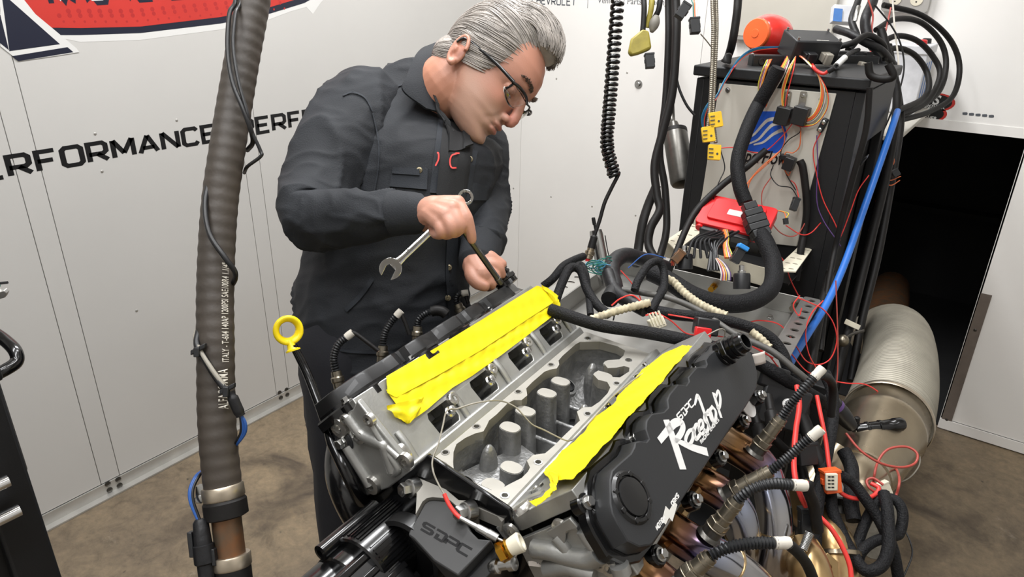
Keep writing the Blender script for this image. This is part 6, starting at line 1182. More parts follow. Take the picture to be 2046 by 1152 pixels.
for k, (p, lb) in enumerate((((1735, 30, 2.0), 'black tape-wrapped cable bundle falling from the very top right'), ((1700, 20, 2.05), 'black cable falling onto the fuse block'))):
    x = p[0]; wire('cable_bundle', [(x + 25, -60, 2.05), (x + 10, 0, 2.02), (x - 6, 40, 1.99), (x + 2, 80, 1.98), (x + 30, 120, 1.98), (x + 45, 165, 1.98)] if k == 0 else [(x + 30, -60, 2.1), (x + 15, 0, 2.07), (x + 2, 40, 2.03), (x + 12, 75, 2.0), (x - 5, 100, 1.98)], .014 if k == 0 else .01, 'tapew', lb, 'cable', n=12)
wire('cable_bundle', [(1670, 58, 1.95), (1700, 68, 1.9), (1730, 85, 1.88), (1760, 100, 1.9), (1785, 130, 1.95)], .011, 'tapew', 'black cables crossing behind the controller box', 'cable', n=12)
wire('cable_bundle', [(1670, 95, 1.85), (1705, 85, 1.84), (1735, 70, 1.86), (1765, 90, 1.9), (1768, 120, 1.92)], .008, 'rub', 'slim black cable arching over the fuse block', 'cable', n=10)
wire('cable_bundle', [(1735, 125, 1.84), (1740, 150, 1.82), (1765, 158, 1.83), (1785, 152, 1.86), (1775, 128, 1.88)], .0085, 'rub', 'short thick black cable loop at the tower top right corner', 'cable', n=10)
t_ = thing('wall_connector', at(1680, 25, 2.5), 'blue and white labelled module at the top right behind the cables', 'module'); mb = MB(); mb.box(at(1682, 30, 2.45), (.07, .03, .06), nrm(RT - UP * .1), FW); obj('module_case', mb, 'batt', t_, bevel=.003)
mb = MB(); mb.box(at(1674, 30, 2.43), (.03, .002, .045), nrm(RT - UP * .1), FW); obj('blue_label', mb, 'battb', t_)
wire('battery_lug', [(1716, 12, 1.97), (1712, 26, 1.96), (1708, 42, 1.96)], .006, 'steel', 'silver cable lug on the top right cable', 'lug', n=8, flat=.5)
# lower right wires around header and collector
LR = [('black_loom', [(1648, 745, 1.28), (1662, 780, 1.25), (1664, 830, 1.22), (1655, 890, 1.18), (1640, 960, 1.14), (1632, 1020, 1.1), (1628, 1090, 1.06), (1630, 1170, 1.03)], .0105, 'sleeve', 'black braided loom falling past the oxygen sensor ends'),
 ('black_loom', [(1660, 985, 1.14), (1664, 1020, 1.12), (1680, 1060, 1.1), (1700, 1100, 1.08), (1728, 1138, 1.06), (1760, 1130, 1.06), (1775, 1095, 1.07), (1775, 1050, 1.09), (1772, 1010, 1.11), (1766, 985, 1.13)], .0095, 'sleeve', 'black braided loom making the lowest hanging loop'),
 ('black_loom', [(1680, 950, 1.13), (1705, 965, 1.13), (1728, 995, 1.12), (1752, 1030, 1.11), (1768, 1060, 1.1), (1785, 1100, 1.1), (1798, 1170, 1.1)], .009, 'sleeve', 'black braided loom crossing diagonally to the lower right'),
 ('black_loom', [(1712, 1125, 1.09), (1722, 1100, 1.09), (1745, 1082, 1.1), (1775, 1072, 1.1), (1796, 1065, 1.11), (1804, 1030, 1.12), (1796, 1005, 1.13), (1778, 995, 1.14), (1755, 1000, 1.14), (1738, 1025, 1.13), (1722, 1060, 1.12), (1708, 1110, 1.1), (1706, 1180, 1.08)], .0085, 'sleeve', 'black braided loom with a round ring loop at the right'),
 ('black_loom', [(1686, 900, 1.22), (1700, 930, 1.2), (1702, 960, 1.18), (1700, 1000, 1.15), (1706, 1040, 1.13)], .012, 'sleeve', 'thick black braided loom in front of the cone ball'),
 ('black_loom', [(1620, 960, 1.0), (1614, 975, 1.0), (1626, 1010, 1.02), (1634, 1060, 1.03)], .0085, 'rub', 'black sleeve from the third oxygen sensor'),
 ('black_loom', [(1576, 1087, .79), (1596, 1105, .8), (1614, 1130, .82), (1630, 1170, .84)], .0065, 'rub', 'black sleeve from the front oxygen sensor'),
 ('black_loom', [(1640, 748, 1.02), (1655, 755, 1.05), (1664, 775, 1.08), (1660, 830, 1.1)], .0065, 'rub', 'black sleeve from the rearmost oxygen sensor'),
 ('black_loom', [(1560, 780, 1.22), (1600, 830, 1.2), (1620, 880, 1.18), (1640, 930, 1.16), (1655, 1000, 1.15)], .012, 'rub', 'thick black hose behind the sensor leads'),
 ('black_loom', [(1530, 860, 1.2), (1560, 890, 1.2), (1600, 930, 1.2), (1612, 990, 1.18)], .008, 'rub', 'black cable behind the second header tube'),
 ('red_cable', [(1592, 770, 1.12), (1597, 810, 1.1), (1590, 860, 1.08), (1586, 920, 1.05), (1590, 960, 1.03), (1600, 990, 1.03), (1610, 1010, 1.04)], .0042, 'redw', 'thick red cable hanging between the sensor leads'),
 ('red_cable', [(1632, 790, 1.2), (1640, 830, 1.18), (1650, 880, 1.16), (1658, 940, 1.14), (1668, 970, 1.13), (1690, 990, 1.13), (1720, 996, 1.13), (1745, 990, 1.14), (1756, 975, 1.15), (1740, 965, 1.16)], .0036, 'redw', 'red cable passing behind the orange connector into a hook'),
 ('red_cable', [(1636, 1030, 1.06), (1660, 1055, 1.05), (1682, 1090, 1.04), (1698, 1130, 1.03), (1702, 1175, 1.02)], .0038, 'redw', 'red cable across the gold collector'),
 ('red_wire', [(1690, 865, 1.24), (1720, 900, 1.22), (1760, 925, 1.21), (1800, 933, 1.22), (1828, 925, 1.23), (1832, 905, 1.24), (1810, 892, 1.25), (1775, 897, 1.25), (1755, 920, 1.24), (1746, 955, 1.22), (1745, 985, 1.3)], .0022, 'redwd', 'dull red wire loop in front of the cone, right'),
 ('red_wire', [(1700, 935, 1.3), (1740, 912, 1.3), (1770, 912, 1.3), (1790, 935, 1.3), (1797, 960, 1.18), (1790, 990, 1.17), (1778, 1006, 1.15), (1760, 990, 1.15), (1738, 975, 1.15), (1732, 960, 1.16), (1745, 955, 1.16), (1765, 968, 1.15)], .0022, 'redwd', 'dull red wire loop in front of the cone, lower'),
 ('thin_wire', [(1798, 1040, 1.2), (1818, 1080, 1.18), (1822, 1110, 1.17), (1806, 1150, 1.16)], .0014, 'blkw', 'thin black wire hanging free over the right floor'),
 ('thin_wire', [(1838, 905, 1.4), (1836, 930, 1.38), (1815, 955, 1.36), (1780, 968, 1.34)], .0013, 'gryw', 'thin tan wire in front of the cone edge')]
for nm, pts, r, m, lb in LR: wire(nm, pts, r, m, lb, 'cable' if r > .003 else 'wire', n=10)
for (p, e), lb in zip(endsR, ('rearmost', 'second', 'third', 'front')):
    d_ = (p - CAM) @ FW; q = at(*e, d_)
    t_ = thing('sensor_wire_ends', p, 'orange and yellow wire ends at the lead of the %s oxygen sensor' % lb, 'wire')
    for k, m in enumerate(('orgw', 'yelw', 'redw')):
        off = RT * (k - 1) * .002 + UP * (1 - abs(k - 1)) * .003
        wire('wire', [p, (p + q) / 2 + off, q + off * .5], .0012, m, parent=t_)
# ================================================================== THE MAN
from mathutils import noise as mnoise
from mathutils.bvhtree import BVHTree
K['skin'] = mat('skin', '#c38d70', .48, attr='col', bump=.12, bs=500); K['skin'].node_tree.nodes['Principled BSDF'].inputs['Subsurface Weight'].default_value = .08
K['skin'].node_tree.nodes['Principled BSDF'].inputs['Subsurface Radius'].default_value = (.008, .004, .002)
K['hair'] = mat('silver_hair', '#938c85', .5, var=.2, vs=40, stretch=(1, 1, 1)); K['hair2'] = mat('silver_hair_strand', '#a29b94', .45, var=.3, vs=35)
K['glass'] = mat('clear_lens', '#f6f6f2', .01, 0, trans=1.0)
K['jack'] = mat('charcoal_canvas', '#1a1d22', .82, var=.16, vs=9, bump=.35, bs=420); K['jack2'] = mat('charcoal_canvas_seam', '#20242a', .85, bump=.3, bs=420)
K['trou'] = mat('dark_trouser_cloth', '#1b1c22', .85, bump=.2, bs=300); K['shirt'] = mat('black_knit', '#0e0f11', .8, bump=.2, bs=500); K['boot'] = mat('dark_boot_leather', '#1a1614', .5)
K['brow'] = mat('grey_brow', '#6d5f56', .6); K['eyew'] = mat('eye_white', '#cfc8c0', .2); K['iris'] = mat('iris_dark', '#2b241f', .15); K['snap'] = mat('snap_brass', '#7d745f', .35, .9)
hF0 = nrm(.69 * RT - .72 * UP); hU = nrm(.72 * RT + .69 * UP); ph_ = math.radians(14)
hF = nrm(hF0 * math.cos(ph_) - FW * math.sin(ph_)); hR = nrm(np.cross(hF, hU)); HC_ = at(983, 142, 1.35)
def Hd(f, r, u): return HC_ + hF * f + hR * r + hU * u
# ---- body: every closed piece goes into one mesh, fused by voxel remesh
B = MB()
lev = A([(-.125, .076, .045, .006), (-.121, .086, .02, .020), (-.114, .0915, -.0, .030), (-.105, .090, -.012, .040), (-.095, .0865, -.02, .047), (-.084, .091, -.03, .052), (-.075, .0895, -.04, .056), (-.065, .094, -.05, .059), (-.055, .0905, -.06, .061), (-.035, .0875, -.075, .064), (-.015, .0855, -.088, .067), (0, .088, -.095, .069), (.015, .0925, -.1, .071), (.03, .094, -.102, .073), (.05, .088, -.102, .074), (.074, .072, -.095, .072), (.093, .05, -.08, .064), (.108, .022, -.06, .05), (.117, -.002, -.042, .03), (.121, -.02, -.03, .008)])
us = np.linspace(-.125, .121, 84); NT = 96; ring = []
for u in us:
    ff, fb, hw = [np.interp(u, lev[:, 0], lev[:, i]) for i in (1, 2, 3)]; cf = ff * .42 + fb * .58; rr_ = []
    for k in range(NT):
        t = 2 * math.pi * k / NT; c, s = math.cos(t), math.sin(t)
        ex_ = 2.25 if c > 0 else 2.0; cc, ss = np.sign(c) * abs(c) ** (2 / ex_), np.sign(s) * abs(s) ** (2 / ex_)
        f = cf + (ff - cf if c > 0 else cf - fb) * cc; r = hw * ss
        for sg in (-1, 1):
            f -= .013 * math.exp(-((r - sg * .033) / .015) ** 2 - ((u + .012) / .011) ** 2) * (c > 0)          # eye sockets
            f += .006 * math.exp(-((r - sg * .043) / .016) ** 2 - ((u + .034) / .016) ** 2) * (c > 0)          # cheek bones
            f -= .005 * math.exp(-((r - sg * .040) / .014) ** 2 - ((u + .066) / .016) ** 2) * (c > 0)          # hollow of the cheek
            f += .0035 * math.exp(-((r - sg * .026) / .02) ** 2 - ((u - .016) / .008) ** 2) * (c > 0)          # brow ridge
        for sg in (-1, 1):
            f -= .003 * math.exp(-((r - sg * (.019 + (-.05 - u) * .45)) / .0045) ** 2 - ((u + .066) / .017) ** 2) * (c > 0)     # nasolabial fold
        f += .004 * math.exp(-(r / .02) ** 2 - ((u + .11) / .01) ** 2) * (c > 0)
        f -= .004 * math.exp(-(r / .022) ** 2 - ((u + .0925) / .005) ** 2) * (c > 0)
        rr_.append(Hd(f, r, u))
    ring.append(rr_)
B.rings(ring)
hx = (hF, hR)
B.tube(smooth([Hd(.085, 0, .008), Hd(.0925, 0, -.008), Hd(.1005, 0, -.026), Hd(.1055, 0, -.043)], 5), np.linspace(.0075, .0115, 16), 14)
B.ell(Hd(.104, 0, -.046), (.0115, .0125, .0105), *hx); B.ell(Hd(.0955, .0125, -.049), (.011, .0075, .0078), *hx); B.ell(Hd(.0955, -.0125, -.049), (.011, .0075, .0078), *hx)
B.ell(Hd(.0915, 0, -.0685), (.0085, .021, .0058), *hx); B.ell(Hd(.0895, 0, -.0815), (.0085, .019, .0062), *hx); B.ell(Hd(.079, 0, -.108), (.014, .02, .013), *hx)
for sg in (-1, 1):
    B.ell(Hd(.0695, sg * .033, -.0095), (.0125, .0155, .0085), *hx)                                             # upper lids, lowered
    ec = Hd(-.036, sg * .074, -.03); eN = nrm(hR * sg + hF * -.25); eU = nrm(hU * .97 - hF * .22); eF = np.cross(eN, eU) * (1 if sg > 0 else -1)
    B.ell(ec - eN * .003, (.015, .0285, .006), eF, eU); th = np.linspace(-.5, 4.6, 22)
    B.tube([ec + eN * .006 + eF * -.0 + (.0165 * (1 - .3 * (i / 21.)) * math.cos(t + .6) * -eF * 1. + .0285 * math.sin(t + .6) * eU * (1 if True else 1)) for i, t in enumerate(th)], .0042, 8)
    B.ell(ec + eN * .003 + eU * -.025 - eF * .002 * sg, (.007, .009, .005), eF, eU); B.ell(ec + eN * .004 + eF * .006 * 1, (.0045, .008, .005), eF, eU)
neckb = at(868, 196, 1.405)
B.tube(smooth([Hd(-.042, 0, -.0), Hd(-.042, 0, -.05), Hd(-.046, 0, -.09), neckb, at(852, 232, 1.45)], 6), [.06] * 7 + [.06] * 6 + [.062] * 6 + [.05] * 6, 24)
B.ell(Hd(.012, 0, -.085), (.05, .046, .032), *hx)
pel = at(765, 650, 1.42); chest = at(835, 320, 1.43)
B.tube(smooth([pel, (pel + chest) / 2, chest, at(850, 260, 1.45)], 5), [.11] * 5 + [.11] * 5 + [.09] * 6, 20)
armR = [(722, 222, 1.37, .05), (660, 330, 1.27, .045), (614, 424, 1.19, .04), (700, 432, 1.16, .038), (790, 426, 1.14, .03), (842, 424, 1.125, .027)]
armL = [(955, 290, 1.52, .05), (966, 380, 1.45, .043), (968, 425, 1.40, .038), (962, 490, 1.31, .029), (953, 522, 1.275, .026)]
for a_ in (armR, armL): P = smooth([at(*p[:3]) for p in a_], 6); B.tube(P, np.interp(np.linspace(0, 1, len(P)), np.linspace(0, 1, len(a_)), [p[3] for p in a_]), 18)
B.tube([at(722, 222, 1.37), at(840, 290, 1.45), at(955, 300, 1.52)], .055, 16)
hipR, hipL = pel + A([-.0, -.09, -.02]), pel + A([.0, .09, -.02]); ftR, ftL = A([pel[0] - .02, pel[1] - .11, .09]), A([pel[0] + .0, pel[1] + .12, .09])
kneeR, kneeL = (hipR + ftR) / 2 + A([.02, -.01, 0]), (hipL + ftL) / 2 + A([.03, .01, 0])
for h_, k_, f_ in ((hipR, kneeR, ftR), (hipL, kneeL, ftL)): B.tube(smooth([h_ + A([0, 0, .05]), h_, k_, f_], 5), np.linspace(.085, .042, 16), 16); B.tube([f_, f_ + A([.05, 0, -.04]), f_ + A([.14, 0, -.055])], [.04, .038, .028], 12)
# right hand (gripping, index extended along the bar)
def chain(pts, rad, n=12): P = smooth([at(*p) for p in pts], 5); B.tube(P, np.interp(np.linspace(0, 1, len(P)), np.linspace(0, 1, len(rad)), rad), n); B.ell(P[-1], (rad[-1],) * 3, n=10, m=8)
W0 = (838, 424, 1.125)
for m, r1 in (((914, 406, 1.100), .0115), ((903, 418, 1.088), .0125), ((889, 430, 1.083), .0125), ((874, 441, 1.086), .0115)): chain([(846, 418 + (m[1] - 406) * .35, 1.12), ((846 + m[0]) / 2, (m[1] + 418) / 2 - 2, (m[2] + 1.118) / 2 - .004), m], [.02, .0165, r1 + .002])
B.ell(at(868, 420, 1.105), (.03, .019, .024), nrm(RT), nrm(FW))
chain([(914, 406, 1.100), (926, 424, 1.090), (933, 438, 1.087), (940, 463, 1.092), (943, 478, 1.097)], [.0118, .0105, .0103, .0088, .0078])
chain([(903, 418, 1.088), (913, 440, 1.078), (917, 455, 1.080), (906, 464, 1.100), (893, 455, 1.118)], [.0122, .0112, .0108, .0095, .008])
chain([(889, 430, 1.083), (900, 449, 1.074), (902, 461, 1.078), (890, 467, 1.098), (880, 458, 1.115)], [.0122, .0110, .0106, .0095, .008])
chain([(874, 441, 1.086), (882, 458, 1.078), (881, 466, 1.083), (870, 466, 1.102), (864, 456, 1.115)], [.0112, .0100, .0096, .0088, .0075])
chain([(848, 440, 1.128), (866, 452, 1.140), (888, 450, 1.142), (908, 440, 1.135)], [.018, .014, .011, .009])
# left hand (holding behind the bar)
chain([(953, 518, 1.278), (952, 532, 1.262), (962, 548, 1.245)], [.024, .026, .022]); B.ell(at(958, 538, 1.258), (.027, .02, .028), nrm(RT + UP * -.6), nrm(FW))
chain([(958, 518, 1.268), (976, 512, 1.262), (990, 519, 1.262), (1004, 527, 1.262)], [.017, .0125, .0105, .0085]); chain([(966, 530, 1.256), (984, 528, 1.252), (996, 536, 1.254), (1003, 548, 1.262)], [.014, .0115, .01, .008])
chain([(968, 544, 1.250), (982, 546, 1.244), (991, 553, 1.248), (990, 562, 1.258)], [.013, .011, .0098, .008]); chain([(964, 556, 1.246), (976, 561, 1.241), (982, 569, 1.246), (976, 574, 1.256)], [.012, .0102, .0092, .0078])
chain([(944, 536, 1.252), (944, 552, 1.236), (955, 566, 1.228), (969, 572, 1.226)], [.016, .0135, .0115, .0092])
person = obj('person', B, 'skin', None, 'grey-haired man in charcoal work jacket and glasses bending over the engine', 'person', ang=None)
rm = person.modifiers.new('fuse', 'REMESH'); rm.mode = 'VOXEL'; rm.voxel_size = .0022; sm = person.modifiers.new('soften', 'SMOOTH'); sm.factor = .5; sm.iterations = 4
dg = bpy.context.evaluated_depsgraph_get(); me2 = bpy.data.meshes.new_from_object(person.evaluated_get(dg)); person.modifiers.clear(); old = person.data; person.data = me2; bpy.data.meshes.remove(old); me2.name = 'person'
me2.polygons.foreach_set('use_smooth', [True] * len(me2.polygons)); me2.materials.clear(); me2.materials.append(K['skin'])
V = np.empty(len(me2.vertices) * 3, np.float32); me2.vertices.foreach_get('co', V); V = V.reshape(-1, 3) + ORG['person']; D = V - HC_; f, r, u = D @ hF, D @ hR, D @ hU
# tiny relief for hand tendons and face lines is left to the bump; skin colour zones, with some shade painted in:
col = np.tile(A(lin('#b68470')[:3]), (len(V), 1))
def zone(wt, h, k=1.): global col; wt = np.clip(wt * k, 0, 1)[:, None]; col = col * (1 - wt) + A(lin(h)[:3]) * wt
g3 = lambda c, s: np.exp(-((f - c[0]) / s[0]) ** 2 - ((np.abs(r) - c[1]) / s[1]) ** 2 - ((u - c[2]) / s[2]) ** 2)
head = (np.linalg.norm(D, axis=1) < .2).astype(float); sg_ = lambda x: 1 / (1 + np.exp(-x))
zone(head * g3((.075, .0, .06), (.05, .08, .04)), '#c5876f', .7)
zone(head * sg_((-.045 - u) / .006) * sg_((f - .0) / .008), '#a88a78', .62); zone(head * g3((.09, 0, -.058), (.02, .026, .007)), '#a5907f', .6)
zone(head * sg_((-.005 - np.abs(u + .04)) / .004 + 6) * g3((-.0, .07, -.045), (.02, .03, .04)), '#b08d78', .5)
zone(head * g3((.104, 0, -.046), (.018, .018, .018)), '#bf6f62', .8); zone(head * g3((.07, .045, -.03), (.03, .02, .016)), '#bb7c66', .5)
zone(head * g3((.098, 0, -.0695), (.016, .019, .0042)), '#a25a4e', .9); zone(head * g3((.096, 0, -.081), (.016, .018, .0045)), '#a85d51', .9); zone(head * g3((.094, 0, -.0752), (.02, .021, .0016)), '#4a2420', 1.)  # lips; the dark line paints the shade in the mouth crease
zone(head * g3((.07, .033, -.012), (.03, .02, .012)), '#ab7a63', .5); zone(head * g3((-.036, .08, -.03), (.022, .014, .032)), '#bd7a62', .6); zone(head * g3((-.028, .079, -.034), (.006, .008, .012)), '#7c4a3c', .7)  # shade painted round the eyes and in the ear hollow; ears redder
zone(head * sg_((-.07 - u) / .01) * sg_((-.0 - f) / .01), '#b5785b', .6)
n_ = A([mnoise.noise(Vector(p) * 45) for p in V[::1]]) if len(V) < 400000 else np.zeros(len(V)); zone(np.clip(n_, 0, 1), '#a96a55', .3)
ca = me2.color_attributes.new('col', 'FLOAT_COLOR', 'POINT'); ca.data.foreach_set('color', np.c_[col, np.ones(len(V))].astype(np.float32).ravel())
# ---- eyes, brows, hair
for sg, nm in ((1, 'r'), (-1, 'l')):
    c = Hd(.0655, sg * .033, -.0145); mb = MB(); mb.ell(c, (.0115,) * 3, hF, hR, 18, 12); ey_ = obj('eye', mb, 'eyew', person, ang=180); dq = nrm(hF * .8 - hU * .55)
    mb = MB(); mb.lathe(c + dq * .0102, dq, [(0, .0055), (.0013, .005), (.0018, 0)], 16); obj('iris', mb, 'iris', ey_)
    mb = MB(); mb.tube(smooth([Hd(.071, sg * .019, -.0165), Hd(.0795, sg * .027, -.0188), Hd(.0795, sg * .036, -.0188), Hd(.069, sg * .047, -.0165)], 5), .0011, 6); obj('eyelash', mb, 'brow', person)
    mb = MB()
    for k in range(150): t = rng.uniform(0, 1); p0 = Hd(.0955 - .022 * t ** 1.5, sg * (.013 + .036 * t), .0155 + .009 * math.sin(t * 2.4) + rng.normal(0, .0018)); p1 = p0 + hF * .003 + hR * sg * .0075 + hU * (.005 - .007 * t) + rng.normal(0, .001, 3); mb.tube([p0, (p0 + p1) / 2 + hF * .0012, p1], [.0008, .0007, .0001], 3)
    obj('eyebrow', mb, 'brow', person, kind='stuff', ang=None, norm=False)
hl = A([(-.09, -.09), (-.068, -.078), (-.05, -.066), (-.036, -.055), (-.03, -.012), (-.02, -.004), (0, .006), (.03, .015), (.05, .022), (.07, .036), (.088, .05), (.1, .064), (.15, .13)])
EC, ER = A([-.02, 0, .03]), A([.096, .083, .113])
def hline(u, r=0.): return np.interp(u, hl[:, 0], hl[:, 1]) + (.034 * min(1, abs(r) / .06) ** 2 if u > -.028 else .022)
mb = MB(); n, m = 72, 48; R__ = []
for i in range(m + 1):
    ph2 = min(max(math.pi * i / m, .03), math.pi - .03); row = []
    for k in range(n):
        t = 2 * math.pi * k / n; q = EC + ER * A([math.sin(ph2) * math.cos(t), math.sin(ph2) * math.sin(t), -math.cos(ph2)])
        mk = 1 / (1 + math.exp(-(hline(q[2], q[1]) - q[0]) / .003)); q = EC + (q - EC) * ((.80 + .20 * mk) + mk * .012 * mnoise.noise(Vector((q[0] * 12, q[1] * 55, q[2] * 55)))); row.append(Hd(*q))
    R__.append(row)
mb.rings(R__); mb.ell(Hd(.042, .0, .101), (.030, .05, .027), nrm(hF + hU * .25), hR, 24, 16); mb.ell(Hd(-.062, 0, -.036), (.051, .0655, .046), hF, hR, 32, 20); hair = obj('hair', mb, 'hair', person, 'swept back silver grey hair', ang=180)
mb = MB()
def proj_(q, k=1.): d = (q - EC) / ER; return EC + d / np.linalg.norm(d) * ER * k
for s_ in range(4200):
    quiff = s_ < 800
    if quiff: q = A([rng.uniform(.035, .07), rng.uniform(-.052, .052), 0]); q[2] = .083 + rng.uniform(0, .03); q = A([min(q[0], hline(q[2]) + .004), q[1], q[2]])
    else:
        d = nrm(rng.normal(0, 1, 3)); q = EC + d * ER
        if q[0] > hline(q[2], q[1]) - .001 or q[2] < -.07: continue
    L_ = rng.uniform(.045, .085) if not quiff else rng.uniform(.07, .11); pts = []; N_ = 8; k0 = rng.uniform(1.0, 1.035); up = rng.uniform(.4, 1.)
    side = q[1]
    for j in range(N_):
        t = j / (N_ - 1); nn_ = nrm((q - EC) / ER ** 2); v = A([-1., .12 * np.sign(q[1]) if quiff else 0, (-.25 if q[2] < .06 else .05) - .5 * max(0, (-q[0] - .05) / .06)])
        if quiff: v = A([-.75, .1 * np.sign(q[1]), .65 - 1.5 * t])
        v = nrm(v - nn_ * (v @ nn_)); v = v + .22 * A([0, mnoise.noise(Vector((q[0] * 14 + 5, q[2] * 26, 0))), mnoise.noise(Vector((q[0] * 14, q[2] * 22 + 9, q[1] * 20)))])
        lift = .026 * math.sin(math.pi * min(1, t * .85 + .15)) * up * max(0, 1 - abs(q[1]) / .075) if quiff else .0
        pts.append(Hd(*(proj_(q, k0) + nn_ * lift + (A([.012, 0, .004]) * up * max(0, 1 - t * 2) if quiff else 0)))); q = proj_(q + v * L_ / N_)
    w_ = rng.uniform(.0005, .0011); mb.tube(pts, w_ * A([.6, 1, 1, 1, .9, .8, .6, .15]), 4, cap=False)
NC, NR = A([-.062, 0, -.036]), A([.0515, .066, .0465])
for s_ in range(1300):
    d = nrm(rng.normal(0, 1, 3)); q = NC + d * NR
    if q[0] > -.05 or q[2] < -.079: continue
    L_ = rng.uniform(.025, .05); pts = []
    for j in range(6):
        nn_ = nrm((q - NC) / NR ** 2); v = A([-.7 - .6 * abs(q[1]) / .06, 0, -.75]); v = nrm(v - nn_ * (v @ nn_)) + .2 * A([0, mnoise.noise(Vector(q * 40)), mnoise.noise(Vector(q * 30))]); pts.append(Hd(*q))
        q = q + v * L_ / 5; dd_ = (q - NC) / NR; q = NC + dd_ / np.linalg.norm(dd_) * NR * 1.01
    mb.tube(pts, rng.uniform(.0005, .001) * A([.6, 1, 1, .9, .7, .2]), 4, cap=False)
obj('hair_strands', mb, 'hair2', person, kind='stuff', ang=180, norm=False)
# ---- clothing
def fold(p, sc, am):
    q = Vector((p[0] * sc, p[1] * sc, p[2] * sc)); q2 = Vector((q[0] * 1.5 + q[2] * .9, q[1] * 1.5 - q[2] * .7, q[2] * .75)) + Vector((3, 1, 7)); q3 = Vector((q[0] * 1.2 - q[2] * 1.6, q[1] * 1.2 + q[2] * 1.3, q[2])) * 1.7
    return am * (mnoise.noise(q) * .7 + .9 * ((1 - abs(mnoise.noise(q2))) ** 5 - .35) + .32 * ((1 - abs(mnoise.noise(q3))) ** 5 - .3))
def loft_px(name, rows, m, n=132, sub_=12, am=.006, sc=9., parent=person, dirs=None, thick=None, ex_=2.3):
    "rows: (pxL, pyL, pxR, pyR, depth, half depth); ellipse sections seen edge to edge"
    R0 = A(rows, float); S_ = [smooth([A([R0[i, a], R0[i, b], R0[i, c]]) for i in range(len(R0))], sub_) for a, b, c in ((0, 1, 4), (2, 3, 5))]; rings = []
    for a, b in zip(*S_):
        pl, pr, d, hd = a[:2], b[:2], a[2], b[2]; L_, R_ = at(pl[0], pl[1], d), at(pr[0], pr[1], d); c = (L_ + R_) / 2; ax = (R_ - L_) / 2; dv = FW - nrm(ax) * (FW @ nrm(ax)); dv = A([dv[0], dv[1], dv[2] * .3]); dv = nrm(dv) * hd; row = []
        for k in range(n):
            t = 2 * math.pi * k / n; cc, ss = math.cos(t), math.sin(t); cc, ss = np.sign(cc) * abs(cc) ** (2 / ex_), np.sign(ss) * abs(ss) ** (2 / ex_); p = c + ax * cc + dv * ss; o_ = nrm(p - c); row.append(p + o_ * fold(p, sc, am))
        rings.append(row)
    mb = MB(); mb.rings(rings); return mb
jk = thing('jacket', ORG['person'], None, None, parent=person) if False else None
tb = loft_px('t', [(658, 712, 940, 700, 1.425, .16), (646, 690, 938, 668, 1.425, .17), (612, 640, 936, 636, 1.425, .175), (601, 590, 935, 600, 1.42, .175), (603, 545, 938, 552, 1.42, .175), (620, 480, 955, 480, 1.425, .18), (640, 400, 985, 410, 1.43, .185), (652, 330, 1000, 345, 1.435, .19), (662, 262, 1001, 300, 1.44, .19), (676, 215, 985, 280, 1.45, .18), (708, 178, 962, 266, 1.46, .155), (760, 146, 945, 258, 1.455, .12), (806, 122, 932, 250, 1.445, .095), (830, 116, 924, 244, 1.44, .085)], 'jack', am=.0115, sc=7.2)
def sleeve(pts, am, sc, n=72, sub_=16):
    P = smooth([at(*p[:3]) for p in pts], sub_); rr = np.interp(np.linspace(0, 1, len(P)), np.linspace(0, 1, len(pts)), [p[3] for p in pts]); T, U, W_ = frames(P); rg = []
    for i in range(len(P)):
        row = []
        for k in range(n):
            t = 2 * math.pi * k / n; o_ = math.cos(t) * U[i] + math.sin(t) * W_[i]; p = P[i] + o_ * rr[i]; row.append(p + o_ * fold(A([p[0], p[1], p[2] * 1.0]), sc, am))
        rg.append(row)
    mb = MB(); mb.rings(rg); return mb, P
jacket = obj('jacket', tb, 'jack', person, 'charcoal canvas work jacket', ang=180)
sR, PR = sleeve([(738, 215, 1.40, .088), (705, 250, 1.345, .086), (672, 305, 1.295, .077), (642, 362, 1.25, .066), (618, 408, 1.205, .056), (616, 432, 1.185, .050), (642, 440, 1.172, .049), (700, 435, 1.157, .0455), (765, 428, 1.143, .039), (790, 427, 1.138, .036)], .0095, 9.)
obj('sleeve', sR, 'jack', jacket, ang=180)
sL, PL_ = sleeve([(935, 285, 1.52, .08), (958, 330, 1.49, .066), (967, 375, 1.46, .055), (970, 412, 1.42, .048), (968, 455, 1.36, .044), (962, 490, 1.315, .0395)], .0085, 9.); obj('sleeve', sL, 'jack', jacket, ang=180)
for pts in ([(783, 427, 1.139, .0378), (800, 426, 1.136, .037), (834, 425, 1.128, .0335), (836, 425, 1.128, .031)], [(962, 486, 1.318, .0405), (958, 508, 1.292, .038), (955, 524, 1.275, .0355), (955, 525, 1.275, .033)]):
    mb, _ = sleeve(pts, .0015, 14., 36, 5); obj('cuff', mb, 'jack', jacket, ang=60)
